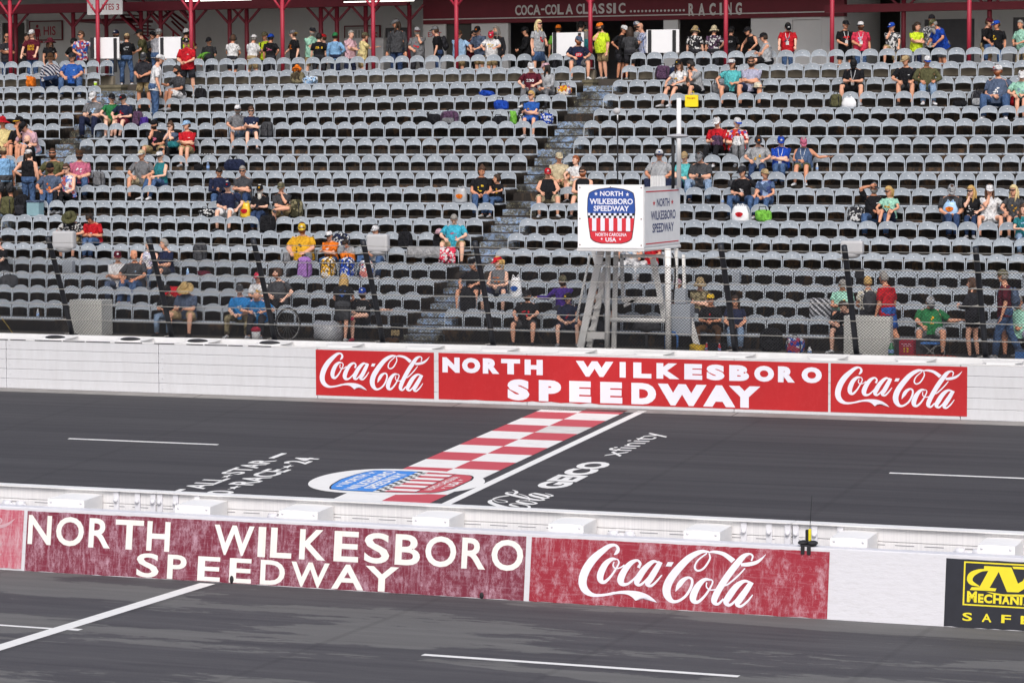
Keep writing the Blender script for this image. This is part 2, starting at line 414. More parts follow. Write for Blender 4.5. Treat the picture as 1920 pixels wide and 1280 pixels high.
# pit lane paint
mb = MB()
def pq(xa, xb, ya, yb, k=0): mb.add([(xa, ya, -1.179 + .002 * k), (xb, ya, -1.179 + .002 * k), (xb, yb, -1.179 + .002 * k), (xa, yb, -1.179 + .002 * k)], [(0, 1, 2, 3)], P_WHITE)
pq(-20.56, -20.3, -32, -17.08, 1); pq(-26, -20.54, -21.5, -21.4); pq(-20.3, -20.13, -21.47, -21.33); pq(-14.95, -10.63, -21.55, -21.42); pq(-4, 4, -21.6, -21.5)
marking(mb, "pit_lane_marking")
# ---- outer barrier: steel tubes, foam pads, concrete wall
M_STEEL = plain("white_painted_steel", 'dcdce2', .45, 0, .05, 2.5)
def steel_mat():
    m, t, b = new_mat("white_barrier_paint")
    c = mix(t, noise(t, coords(t, (2.2, 1, .5)), 2.2, 7, .75, .35, .75), srgb('d2d3d8'), srgb('c6c6ca'))
    c = mix(t, mul(t, noise(t, coords(t, (1, 1, 2)), 3, 8, .8, .6, .8), .35), c, srgb('b3b0ae'))
    t.links.new(c, b.inputs['Base Color']); b.inputs['Roughness'].default_value = .5; return m
M_BAR = steel_mat(); M_WHITE = plain("white_paint", 'e8e7e7', .5, 0, .06, 2); M_BLACK = plain("black_rubber", '26262a', .7, 0, .2, 8)
M_CONCW = plain("white_concrete", 'e3e3e5', .7, 0, .08, 3)
ob = tag(empty("track_barrier", (-20, 0, 0)), "long white steel tube barrier along the far side of the race track", "barrier")
SEAMS = [-60, -54.8, -47.08, -39.4, -34.47, -30.6, -26.74, -21.91, -17.4, -12.75, -7.6, -2.6, 3, 10]
for i in range(len(SEAMS) - 1):
    a, b = SEAMS[i] + .006, SEAMS[i + 1] - .006; mb = MB(); h = 1.085 / 5
    for k in range(5): mb.box((a, 0, .004 + k * h + .002), (b, .2, .004 + (k + 1) * h - .002), M_BAR, .011)
    mb.box((a + .02, .03, .0), (b - .02, .17, 1.08), M_BAR)
    s = mb.build("barrier_section", parent=ob, loc=(20, 0, 0))
    if -36 < a < -27.5:
        for k in range(5): MB().tube([(a + .09, -.012, .115 + k * h), (a + .09, .0, .115 + k * h)], .011, n=8).build("bolt", M_STEEL, s)
mb = MB().box((-60, -.006, 1.088), (10, .22, 1.102)); mb.build("top_lip", M_WHITE, ob, (20, 0, 0))
cw = MB().box((-60, .66, -.2), (10, .9, 1.172), None, .012).build("concrete_wall", M_CONCW)
tag(cw, "low white concrete wall behind the steel barrier, carrying the catch fence", "wall")
def pad(x, dark):
    r = tag(empty("foam_pad", (x, .44, 1.0)), None, "pad", "foam pads between barrier and wall")
    mb = MB(); a = .28
    prof = [(-.215, -.6), (-.215, .115), (-.1, .135), (.2, .16), (.2, -.6)]
    v0 = [(-a - (.0 if k < 2 else .12), y, z) for k, (y, z) in enumerate(prof)]; v1 = [(a + (.0 if k < 2 else .12), y, z) for k, (y, z) in enumerate(prof)]
    n = 5; mb.add(v0 + v1, [tuple(range(5)), tuple(range(5, 10))[::-1]] + [(i, n + i, n + (i + 1) % n, (i + 1) % n) for i in range(n)])
    mb.build("pad_block", M_WHITE, r)
    if dark:
        d = MB(); d.ell((-.05, -.06, .135), (.25, .15, .055), None, 16, 8)
        d.build("rubber_smear", M_BLACK, r)
    return r
pads = [at(px, .44, 1.1) for px in (110, 251, 377, 512, 645, 795, 935, 1080, 1225, 1378, 1550, 1715, 1880)]
PW = ["first", "second", "third", "fourth", "fifth", "sixth", "seventh", "eighth", "ninth", "tenth", "eleventh", "twelfth"]
for i, x in enumerate(pads):
    q = pad(x, i < 4)
    q['label'] = (f"black-smeared foam pad on the far barrier, {PW[i]} from the left" if i < 4 else f"plain white pad on the far barrier, {PW[i - 4]} right of the black-smeared ones")
mb = MB()
xx = -60.0
rr = random.Random(3)
while xx < -27.9:
    w_ = rr.uniform(.25, .75); mb.box((xx, -.0085, 1.083), (min(xx + w_, -27.8), -.007, 1.101)); xx += w_ + rr.uniform(.02, .3)
mb.build("rubber_scuff", M_BLACK, ob, (20, 0, 0))
# ---- banners on the far barrier
B_RED = plain("banner_red", 'c4262c', .5, 0, .12, 5); B_WHITE = plain("banner_white", 'e6e6f2', .5, 0, .05, 4)
def scuffed(name, col, scuff, lo, hi, sx=1, sz=1, amt=1.0):
    m, t, b = new_mat(name); c = srgb(col)
    f = noise(t, coords(t, (sx * 1.3, 1, sz * .9)), 4.5, 12, .86, lo, hi)
    f2 = noise(t, coords(t, (9, 1, .9)), 3, 8, .75, lo + .02, hi + .04); f3 = noise(t, coords(t, (.8, 1, 9)), 3, 8, .75, lo + .03, hi + .05)
    reg = noise(t, coords(t), .9, 3, .5, .35, .62)
    cc = mix(t, mul(t, f, amt), c, srgb(scuff)); cc = mix(t, mul(t, mul(t, f2, reg), amt * .8), cc, srgb(scuff)); cc = mix(t, mul(t, f3, amt * .4), cc, srgb(scuff))
    sp = noise(t, coords(t), 45, 4, .8, .62, .7); cc = mix(t, mul(t, sp, .4 * amt), cc, srgb(scuff))
    dk = noise(t, coords(t, (1, 1, .6)), 1.3, 5, .6, .4, .7); cc = mix(t, mul(t, dk, .3 * amt), cc, tuple(x * .6 for x in c))
    t.links.new(cc, b.inputs['Base Color']); b.inputs['Roughness'].default_value = .6; return m
B_RED = scuffed("banner_red_vinyl", 'b5181f', 'c23a40', .5, .75, 1, 1, .6)
B_WHT = scuffed("banner_white_vinyl", 'e4e4f0', 'c9b9c4', .6, .75, 1, 1, .5)
def far_banner(xa, xb, label, kind):
    r = tag(empty("sponsor_banner", ((xa + xb) / 2, 0, .55)), label, "banner")
    cx = (xa + xb) / 2; z0, z1, y = .075 - .55, 1.055 - .55, -.006
    mb = MB(); n = 40; rg = random.Random(int(xa * 10)); lo = []
    for i in range(n + 1):
        d = 0
        if kind == 'word' and .06 < i / n < .42: d = rg.uniform(-.004, .028) * (1 if i / n > .2 else .5)
        lo.append((xa - cx + (xb - xa) * i / n, y, z0 + d))
    up = [(p[0], y, z1) for p in lo]
    mb.add(lo + up, [(i, i + 1, n + 2 + i, n + 1 + i) for i in range(n)], B_RED); mb.build("banner_sheet", parent=r)
    mb = MB()
    if kind == 'script':
        W_ = xb - xa; script_logo(mb, lambda u, v, k: (xa - cx + W_ * (.03 + u * .935), y - .002 - k * .0003, z0 + (z1 - z0) * (.13 + v * .81)), B_WHT)
    else:
        X = lambda px: at(px, 0, .7) - cx
        f = lambda u, v: (u, y - .002, v)
        o1 = lambda z: X(560 + z / 2.8235); o2 = lambda z: X(1240 + z / 2.8235)
        put_letters(mb, [('N', o1(762), o1(853)), ('O', o1(866), o1(962)), ('R', o1(976), o1(1063)), ('T', o1(1073), o1(1173)), ('H', o1(1197), o1(1293)),
                         ('W', o1(1468), o1(1667)), ('I', o1(1700), o1(1732)), ('L', o1(1772), o1(1868)), ('K', o1(1895), o2(97)), ('E', o2(122), o2(217)),
                         ('S', o2(240), o2(335)), ('B', o2(360), o2(465)), ('O', o2(492), o2(597)), ('R', o2(618), o2(708)), ('O', o2(743), o2(850))], f, .645 - .55, .965 - .55, B_WHT, .075)
        put_letters(mb, [('S', o1(1106), o1(1222)), ('P', o1(1272), o1(1390)), ('E', o1(1433), o1(1549)), ('E', o1(1597), o1(1714)), ('D', o1(1762), o1(1893)),
                         ('W', o1(1902), o2(240)), ('A', o2(222), o2(393)), ('Y', o2(358), o2(525))], lambda u, v: (u, y - .0022, v), .105 - .55, .545 - .55, B_WHT, .075)
    mb.build("lettering", parent=r); return r
far_banner(at(592.5, 0, .5), at(814, 0, .5), "red banner with white script lettering on the far wall, left of the speedway name", 'script')
far_banner(at(822.5, 0, .5), at(1553, 0, .5), "wide bright red banner with the white speedway name on the far wall", 'word')
far_banner(at(1557.5, 0, .5), at(1813.5, 0, .5), "red banner with white script lettering on the far wall, right of the speedway name", 'script')
# ---- near pit wall
PY0, PZ0 = W_PIT; PY1, PZ1 = W_PITTOP
def pitp(px, py):      # photo direction -> (x, v) on the sloping face of the pit wall
    nrm = np.array([0, -(PZ1 - PZ0), (PY1 - PY0)]); p = on_plane(px, py, (0, PY0, PZ0), nrm); return float(p[0]), float((p[2] - PZ0) / (PZ1 - PZ0))
def pf(x, v, k=0): return (x, PY0 + (PY1 - PY0) * v - .004 - .0012 * k, PZ0 + (PZ1 - PZ0) * v)
def rough_white():
    m, t, b = new_mat("pit_wall_white")
    f = noise(t, coords(t, (1, 1, 5)), 5, 8, .75, .5, .8)
    c = mix(t, mul(t, f, .5), srgb('d0d0d7'), srgb('adabac')); sp = noise(t, coords(t), 9, 8, .85, .68, .74)
    c = mix(t, mul(t, sp, .6), c, srgb('8d857c')); t.links.new(c, b.inputs['Base Color']); b.inputs['Roughness'].default_value = .75
    bump(t, b, noise(t, coords(t, (1, 1, 3)), 8, 6, .7, .2, .8), .22, .02); return m
M_PW = rough_white()
mb = MB(); a, b = -60, 30
prof = [(PY0, PZ0 - .2), (PY0, PZ0), (PY1, PZ1), (PY1 + .01, PZ1 + .012), (PY1 + .24, PZ1 + .012), (PY1 + .25, PZ1), (PY1 + .3, PZ0 - .2)]
n = len(prof); v = []; seg = 90
rg = random.Random(5)
for i in range(seg + 1):
    x = a + (b - a) * i / seg; v += [(x, y + (rg.uniform(-.006, .006) if 0 < j < 6 else 0), z + (rg.uniform(-.004, .004) if 2 <= j <= 5 else 0)) for j, (y, z) in enumerate(prof)]
f = [(i * n + j, (i + 1) * n + j, (i + 1) * n + (j + 1) % n, i * n + (j + 1) % n) for i in range(seg) for j in range(n)]
f += [tuple(range(n))[::-1], tuple(range(seg * n, seg * n + n))]
pw = tag(mb.add(v, f).build("pit_wall", M_PW), "white concrete pit wall in the foreground with painted panels", "wall")
N_MAROON = scuffed("maroon_paint", '741a33', 'c4a2b2', .49, .64, 1, .8, .9); N_RED = scuffed("faded_red_paint", '95192f', 'c9a2ae', .5, .65, 1, .8, .9)
N_PINK = scuffed("washed_pink_paint", 'b84a60', 'd0b4bc', .46, .64, 1.5, .5, .9)
N_WHITE = scuffed("letter_white", 'ebe9e6', 'e3d6be', .52, .78, 2, 1, .6); N_WHITE2 = scuffed("script_white", 'e6e6f2', 'cbb6c2', .55, .75, 1, 1, .6)
N_DARK = plain("navy_black_panel", '22242e', .5, 0, .25, 5); N_YEL = plain("yellow_paint", 'e6d52c', .5, 0, .06, 5)
def pit_panel(name, xa, xb, v0, v1, m, label):
    r = tag(empty(name, (xa, PY0, PZ0)), label, "painted panel"); off = (-xa, -PY0, -PZ0)
    mb = MB(); n = max(4, int((xb - xa) / .1)); rg = random.Random(int(xa * 7)); lo = []; up = []
    for i in range(n + 1):
        x = xa + (xb - xa) * i / n
        lo.append(pf(x, v0 + rg.uniform(0, .012), 2)); up.append(pf(x, v1 - rg.uniform(0, .008), 2))
    mb.add(lo + up, [(i, i + 1, n + 2 + i, n + 1 + i) for i in range(n)], m); mb.build("painted_ground", parent=r, loc=off); return r, off
PX = lambda px, py=1060: pitp(px, py)[0]
r, off = pit_panel("painted_panel", -34, PX(40), .02, .965, N_PINK, "washed-out pink panel with ghost lettering at the left end of the pit wall")
mb = MB()
script_logo(mb, lambda u, v, k: pf(PX(40) - 3.75 + u * 3.6, .06 + v * .8, 4 + k * .25), plain("ghost_white", 'c4a0aa', .6, 0, .15, 6)); mb.build("lettering", parent=r, loc=off)
r, off = pit_panel("painted_panel", PX(46.5), PX(985), .0, .965, N_MAROON, "weathered maroon panel with the white speedway name on the pit wall")
mb = MB(); f = lambda u, v: pf(u, v, 4)
z1 = lambda z: PX(z / 3.3684, 1000); z2 = lambda z: PX(560 + z / 3.3684, 1040)
put_letters(mb, [('N', z1(178), z1(325)), ('O', z1(355), z1(531)), ('R', z1(563), z1(700)), ('T', z1(730), z1(908)), ('H', z1(930), z1(1076)), ('W', z1(1355), z1(1608)),
                 ('I', z1(1634), z1(1682)), ('L', z1(1713), z1(1848)), ('K', z1(1897), z2(170)), ('E', z2(222), z2(378)), ('S', z2(414), z2(574)), ('B', z2(609), z2(768)),
                 ('O', z2(800), z2(996)), ('R', z2(1031), z2(1183)), ('O', z2(1219), z2(1420))], f, .435, .90, N_WHITE, .02)
z1 = lambda z: PX(z / 3.3684, 1070); z2 = lambda z: PX(560 + z / 3.3684, 1090)
put_letters(mb, [('S', z1(862), z1(1003)), ('P', z1(1057), z1(1178)), ('E', z1(1249), z1(1392)), ('E', z1(1450), z1(1590)), ('D', z1(1646), z1(1802)), ('W', z1(1840), z2(192)),
                 ('A', z2(208), z2(412)), ('Y', z2(420), z2(632))], lambda u, v: pf(u, v, 5), .015, .395, N_WHITE, .02)
mb.build("lettering", parent=r, loc=off)
for px, hgt in ((435, .13), (905, .1)):
    x = PX(px, 1085); MB().ell(pf(x, hgt * .45, 5), (.035, .02, hgt * .5), M_BLACK, 8, 6).build("tar_patch", parent=r, loc=off)
r, off = pit_panel("painted_panel", PX(995), PX(1555), .0, .965, N_RED, "faded red panel with white script lettering on the pit wall")
mb = MB(); xa, va = pitp(1084, 1084); xb, vb = pitp(1436, 1060)
script_logo(mb, lambda u, v, k: pf(xa + u * (xb - xa), .085 + v * .83, 4 + k * .25), N_WHITE2); mb.build("lettering", parent=r, loc=off)
r, off = pit_panel("painted_panel", PX(1774), -5.6, .0, .965, N_DARK, "black panel with yellow logo and lettering at the right end of the pit wall")
mb = MB()
q = lambda px, py, k=4: pf(*pitp(px, py), k)
zz = lambda x, y, k=4: q(1740 + x / 6.095, 980 + y / 6.095, k)
xl, vt = pitp(1740 + 415 / 6.095, 980 + 435 / 6.095); _, vb = pitp(1740 + 400 / 6.095, 980 + 935 / 6.095); xr = PX(1943, 1085); e = .022
for (ua, ub, va, vb_) in ((xl, xr, vt - e * .9, vt), (xl, xr, vb, vb + e * .9), (xl, xl + e, vb + e * .9, vt - e * .9), (xr - e, xr, vb + e * .9, vt - e * .9)):
    mb.add([pf(ua, va, 4), pf(ub, va, 4), pf(ub, vb_, 4), pf(ua, vb_, 4)], [(0, 1, 2, 3)], N_YEL)
def poly(pts, k=4):
    bm = bmesh.new(); vs = [bm.verts.new(zz(*p, k)) for p in pts]; bm.faces.new(vs); bmesh.ops.triangulate(bm, faces=bm.faces[:]); bm.verts.index_update()
    mb.add([v.co[:] for v in bm.verts], [[v.index for v in f.verts] for f in bm.faces], N_YEL); bm.free()
poly([(645, 488), (955, 505), (1030, 690), (1085, 660), (1140, 560), (1190, 560), (1205, 800), (1150, 800), (1120, 740), (1035, 790), (905, 785), (810, 555), (705, 738), (785, 745), (770, 777), (480, 762), (500, 730), (590, 730), (690, 548), (640, 524)])
poly([(965, 495), (1215, 505), (1205, 535), (980, 522)])
cr = catmull([(690, 536, 14), (600, 540, 34), (510, 580, 62), (480, 630, 66), (500, 680, 50), (590, 722, 10)], 6); d = np.gradient(cr[:, :2], axis=0); d /= np.linalg.norm(d, axis=1)[:, None]; nn = np.stack([-d[:, 1], d[:, 0]], 1)
A_ = cr[:, :2] + nn * cr[:, 2:3] / 2; B_ = cr[:, :2] - nn * cr[:, 2:3] / 2; n_ = len(cr)
mb.add([zz(*p, 5) for p in A_] + [zz(*p, 5) for p in B_], [(i, n_ + i, n_ + i + 1, i + 1) for i in range(n_ - 1)], N_YEL)
poly([(665, 782), (860, 812), (1097, 815), (1200, 818), (1200, 845), (1080, 842), (880, 835), (760, 815)], 6)
zx = lambda z: PX(1740 + z / 6.095, 1085); H_ = vt - vb
put_letters(mb, [("M", zx(455), zx(568))], lambda u, v: pf(u, v, 6), vb + H_ * .075, vb + H_ * .33, N_YEL, .05)
put_letters(mb, [(c, zx(a), zx(b)) for c, a, b in (("E", 582, 645), ("C", 650, 745), ("H", 755, 850), ("A", 857, 945), ("N", 950, 1050), ("I", 1060, 1090), ("X", 1100, 1200))], lambda u, v: pf(u, v, 6), vb + H_ * .075, vb + H_ * .28, N_YEL, .05)
put_letters(mb, [(c, zx(412 + k * 222), zx(522 + k * 222)) for k, c in enumerate("SAFETY")], lambda u, v: pf(u, v, 6), .10, .215, N_YEL, .02)
mb.build("lettering", parent=r, loc=off)
# ---- inner steel barrier behind the pit wall (seen from its back)
yb0, yb1, ztop = -15.9, -15.7, .018
def ribbed():
    m, t, b = new_mat("ribbed_white_steel")
    f = noise(t, coords(t, (14, 1, .15)), 2.5, 5, .8, .3, .7)
    t.links.new(mix(t, f, srgb('e8e7e8'), srgb('d4d3d6')), b.inputs['Base Color']); b.inputs['Roughness'].default_value = .55; return m
M_RIB = ribbed()
ib = tag(empty("track_barrier", (-16, -15.8, -1)), "white steel barrier directly behind the painted pit wall", "barrier"); off = (16, 15.8, 1)
for xa, xb in ((-60, -42.5), (-42.5, -32.2), (-32.2, -21.93), (-21.93, -11.56), (-11.56, -1.2), (-1.2, 9), (9, 30)):
    mb = MB(); h = 1.07 / 5
    for k in range(5): mb.box((xa + .006, yb0, ztop - (k + 1) * h + .004), (xb - .006, yb1, ztop - k * h - .004), M_RIB, .008)
    mb.box((xa + .02, yb0 + .03, ztop - 1.06), (xb - .02, yb1 - .03, ztop - .02), M_RIB)
    mb.box((xa + .006, yb0 - .07, ztop - .012), (xb - .006, yb1 + .004, ztop + .004), M_WHITE)
    rg = random.Random(2); x = xa + .1
    while x < xb - .3: mb.box((x, yb0 - .003, ztop - .262), (x + .28, yb0 + .01, ztop - .25), plain("slot_grey", '8c8c92', .7)); x += rg.uniform(.42, .5)
    s = mb.build("barrier_section", parent=ib, loc=off)
for cx in (-21.93, -11.56):
    for dx in (-.72, -.34, -.06, .06, .34, .72):
        pl = MB().box((cx + dx - .045, yb0 - .035, ztop - .42), (cx + dx + .045, yb0 - .001, ztop - .02), M_STEEL, .006).build("splice_plate", parent=ib, loc=off)
        MB().tube([(cx + dx, yb0 - .075, ztop - .16), (cx + dx, yb0 - .03, ztop - .16)], [.03, .036], n=10).build("bolt", M_STEEL, pl)
mb = MB().add([(-60, PY1 + .2, -1.0), (30, PY1 + .2, -1.0), (30, yb0, -1.0), (-60, yb0, -1.0)], [(0, 1, 2, 3)]); tag(mb.build("gap_ground", M_APRON), kind='structure')
def cover(x0, x1, lab):
    w_ = x1 - x0; r = tag(empty("foam_cover", ((x0 + x1) / 2, -16.2, -1.0)), lab, "cover", "white box covers behind the pit wall"); mb = MB(); n = 10
    hs = [.94 + .014 * math.sin(math.pi * i / n) for i in range(n + 1)]
    top = [(-w_ / 2 + w_ * i / n, hs[i]) for i in range(n + 1)]
    poly_ = [(-w_ / 2, 0)] + top + [(w_ / 2, 0)]
    mb.prism([(p[0], -.3, p[1] - .03) for p in poly_], (0, .58, .03)); mb.build("cover_box", M_WHITE, r)
    b = MB()
    for s in (-1, 1): b.tube([(s * (w_ / 2 - .06), -.315, .87), (s * (w_ / 2 - .06), -.295, .87)], .018, n=8)
    b.build("rivet", M_STEEL, r); return r
CB = [(-25.2, -24.9), (-23.56, -22.9), (-21.29, -20.68), (-19.5, -18.85), (-17.28, -16.68), (-15.1, -14.55), (-13.01, -12.46), (-10.83, -10.29), (-8.72, -8.2)]
CL = ["behind the N of the pit wall name", "behind the gap before the W of the pit wall name", "behind the KES of the pit wall name", "behind the last letters BOR of the pit wall name", "at the left of the faded script panel",
      "behind the right half of the faded script panel", "beside the black beacon", "behind the black and yellow panel"]
for (a, b), l in zip(CB[1:], CL): cover(a, b, "white box cover " + l)
def hinge(x, l):
    r = tag(empty("barrier_hinge", (x, -16.02, -.27)), l, "hinge", "cylinder hinges behind the pit wall")
    for s in (-1, 1): MB().tube([(s * .06, 0, 0), (s * .19, 0, 0)], .055, n=12).build("hinge_barrel", M_STEEL, r)
    MB().tube([(-.22, 0, 0), (.22, 0, 0)], .02, n=8).build("hinge_pin", M_STEEL, r)
    MB().box((-.06, -.04, -.2), (.06, .04, -.02)).build("hinge_bracket", plain("primer_pink", 'c9b3ad', .6), r); return r
for x, l in zip((-24.47, -19.72, -14.13, -8.95), ("white cylinder hinge at the far left end behind the pit wall", "white cylinder hinge behind the KES of the pit wall name", "white cylinder hinge behind the middle of the faded script panel", "white cylinder hinge behind the black and yellow panel")): hinge(x, l)
# beacon on the pit wall
r = tag(empty("antenna_beacon", (-11.1, PY1 + .11, PZ1 + .014)), "black and yellow antenna unit on split rubber foot on the pit wall", "antenna")
mb = MB()
for s in (-1, 1): mb.ell((s * .07, -.02, .05), (.075, .1, .035), None, 12, 8)
mb.box((-.1, -.08, .0), (.1, .08, .03), None, .012); mb.build("rubber_foot", M_BLACK, r)
for s in (-1, 1): MB().box((s * .045 - .026, -.15, -.1), (s * .045 + .026, -.115, .03), None, .008).build("leg", M_BLACK, r)
MB().box((-.04, -.03, .07), (.005, .03, .235), None, .015).build("case", M_BLACK, r); MB().box((.004, -.028, .075), (.04, .028, .245), None, .014).build("yellow_shell", N_YEL, r)
MB().tube([(.02, 0, .23), (.05, .0, .72)], .0045, n=6).build("antenna_rod", M_BLACK, r)
# ================================================================== GRANDSTAND
ZTOP = [1.833, 2.122, 2.403, 2.701, 3.008, 3.331, 3.649, 3.994, 4.368, 4.723, 5.126, 5.554, 5.993, 6.309, 6.699, 7.079, 7.482, 7.859]
def rowY(r): return 2.40 + .9415 * (r - 1)
def rowF(r): return ZTOP[r - 1] - .72            # floor of a row
def Xa(r): return -25.67 - .085 * (r - 1)        # left edge of the centre aisle
def Xb(r): return -24.80 - .0763 * (r - 1)       # right edge of the centre aisle
def Xl(r): return -41.1 - .1 * (r - 13) - (.46 if r >= 17 else 0)
def Xr(r): return -39.94 - .085 * (r - 11)
CONC = 7.14
def stain_mat():
    m, t, b = new_mat("stained_concrete")
    v = coords(t, (1, 1, .6)); big = noise(t, v, 1.9, 8, .75, .54, .64, dist=.8); f2 = noise(t, coords(t, (3, 1, .4)), 2.5, 8, .75, .5, .75)
    c = mix(t, mul(t, big, .8), srgb('1c1918'), srgb('7c5a3a')); c = mix(t, mul(t, f2, .35), c, srgb('8a7258'))
    c = mix(t, .35, c, mix(t, noise(t, coords(t), 14, 6, .8, .35, .7), srgb('14110f'), srgb('4a4038')))
    t.links.new(c, b.inputs['Base Color']); b.inputs['Roughness'].default_value = .9; bump(t, b, big, .3, .01); return m
def flake_mat():
    m, t, b = new_mat("flaking_blue_paint")
    v = coords(t, (1, 1.6, 1.6)); f = noise(t, v, 6, 10, .82, .5, .56, dist=.5); g2 = noise(t, coords(t, (1, 1, 1)), 1.1, 3, .5, .36, .54); h = noise(t, v, 13, 8, .85, .5, .58)
    c = mix(t, f, srgb('55534a'), srgb('829fc8')); c = mix(t, mul(t, h, .8), c, srgb('a9b6c4'))
    base = mix(t, noise(t, coords(t), 9, 8, .85, .5, .66), srgb('1f1d1a'), srgb('8f8a70'))
    c = mix(t, g2, base, c); c = mix(t, mul(t, noise(t, v, 20, 6, .8, .55, .6), .55), c, srgb('191714'))
    t.links.new(c, b.inputs['Base Color']); b.inputs['Roughness'].default_value = .8; return m
M_STAIN = stain_mat(); M_FLAKE = flake_mat(); M_FLOOR = plain("tread_concrete", '453f39', .9, 0, .4, 2.5)
gs = tag(empty("grandstand", (-25, 10, 0)), "stepped dark stained concrete grandstand with flaking blue aisle stairs", "grandstand"); goff = (25, -10, 0)
mb = MB(); X0, X1 = -60, 5
for r in range(1, 19):
    y0 = .9 if r == 1 else rowY(r - 1) + .12; y1 = rowY(r) + .12; z = rowF(r); zb = rowF(r - 1) if r > 1 else -.2
    mb.add([(X0, y0, z), (X1, y0, z), (X1, y1, z), (X0, y1, z)], [(0, 1, 2, 3)], M_FLOOR)
    mb.add([(X0, y0, zb), (X1, y0, zb), (X1, y0, z), (X0, y0, z)], [(0, 1, 2, 3)], M_STAIN if r < 17 else M_FLOOR)
mb.add([(X0, rowY(18) + .12, rowF(18)), (X1, rowY(18) + .12, rowF(18)), (X1, 32, rowF(18)), (X0, 32, rowF(18))], [(0, 1, 2, 3)], plain("concourse_concrete", '8b8680', .85, 0, .2, 2))
mb.add([(X0, 32, -1.6), (X0, .9, -1.6), (X0, .9, 1.1), (X0, 32, 7.14)], [(0, 1, 2, 3)], M_STAIN)
for xa_, xb_ in ((X0, Xl(18)), (Xr(18), Xa(18)), (Xb(18), X1)): mb.box((xa_, rowY(18) - .05, rowF(18) + .004), (xb_, rowY(18) + .1, rowF(18) + .27), plain("curb_concrete", '8a8172', .9, 0, .3, 3))
mb.build("terrace", parent=gs, loc=goff)
def aisle(fa, fb, r0, r1):
    mb = MB()
    def dark(a, b, y, z): mb.add([(a, y - .003, z), (b, y - .003, z), (b, y - .003, z + .03), (a, y - .003, z + .03)], [(0, 1, 2, 3)], M_STAIN)  # painted nosing shadow: thin dark strip along the foot of each riser
    for r in range(r0, r1 + 1):
        y1 = rowY(r) + .12; z = rowF(r); zn = rowF(r + 1) if r < 18 else z; a, b = fa(r) + .03, fb(r) - .03
        y0 = (rowY(r - 1) + .12 if r > 1 else rowY(1) - .7)
        mb.add([(a, y0 - .004, z + .005), (b, y0 - .004, z + .005), (b, y1 - .3, z + .005), (a, y1 - .3, z + .005)], [(0, 1, 2, 3)], M_FLAKE if r % 3 else M_STAIN)
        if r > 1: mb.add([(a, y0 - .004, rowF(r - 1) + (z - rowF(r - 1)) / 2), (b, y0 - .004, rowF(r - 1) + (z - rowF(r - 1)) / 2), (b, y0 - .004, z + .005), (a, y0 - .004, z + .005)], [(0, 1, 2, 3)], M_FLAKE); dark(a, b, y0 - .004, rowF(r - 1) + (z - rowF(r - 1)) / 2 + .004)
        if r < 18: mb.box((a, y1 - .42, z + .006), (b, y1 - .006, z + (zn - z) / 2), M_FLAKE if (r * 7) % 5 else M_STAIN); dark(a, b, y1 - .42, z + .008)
    return mb.build("aisle_stair", None, gs, goff)
aisle(Xa, Xb, 1, 17); aisle(lambda r: Xl(r), lambda r: Xr(r), 7, 17)
mb = MB()
for px0, px1, py0, py1, r in ((190, 234, 137, 160, 17), (1100, 1117, 129, 144, 17), (834, 838, 0, 0, 0)):
    if not r: continue
    x0 = at(px0, rowY(r), 7.3); x1 = at(px1, rowY(r), 7.3); mb.box((x0, rowY(r) - .25, rowF(r) + .005), (x1, rowY(r) + .11, rowF(r + 1) - .1), None, .01); mb.box((x0 - .03, rowY(r) - .28, rowF(r + 1) - .099), (x1 + .03, rowY(r) + .115, rowF(r + 1) - .02))
mb.build("stair_pedestal", plain("mossy_concrete", '6a6350', .9, 0, .35, 5), gs, goff)
# ---- chairs
def chair_paint():
    m, t, b = new_mat("weathered_grey_enamel")
    v = coords(t, (1, 1, .55), rnd_off=True); f = noise(t, v, 13, 7, .75, .3, .72); g2 = noise(t, coords(t, (9, 1, .6), rnd_off=True), 5, 5, .7, .35, .75)
    c = mix(t, f, srgb('808993'), srgb('a9b1ba')); c = mix(t, mul(t, g2, .45), c, srgb('cdd3da'))
    c = mix(t, mul(t, noise(t, coords(t, (1, 1, 1)), 2.1, 1, .4, .38, .62), .4), c, srgb('7b828b'))
    st_ = noise(t, coords(t, (1.2, 1, .5), rnd_off=True), 17, 6, .8, .63, .7); c = mix(t, mul(t, st_, .5), c, srgb('6b655c'))
    oi = N(t, "ShaderNodeObjectInfo"); mr = N(t, "ShaderNodeMapRange"); mr.inputs[3].default_value = 0; mr.inputs[4].default_value = .22; t.links.new(oi.outputs['Random'], mr.inputs[0])
    c = mix(t, mr.outputs[0], c, srgb('8d949c'))
    t.links.new(c, b.inputs['Base Color']); b.inputs['Roughness'].default_value = .45; b.inputs['Specular IOR Level'].default_value = .4; return m
M_CH = chair_paint(); M_CHF = plain("chair_frame_grey", 'adb4bc', .45, 0, .15, 9); M_SEAT = plain("chair_seat_grey", 'a6adb5', .45, 0, .22, 9, rnd_off=True)
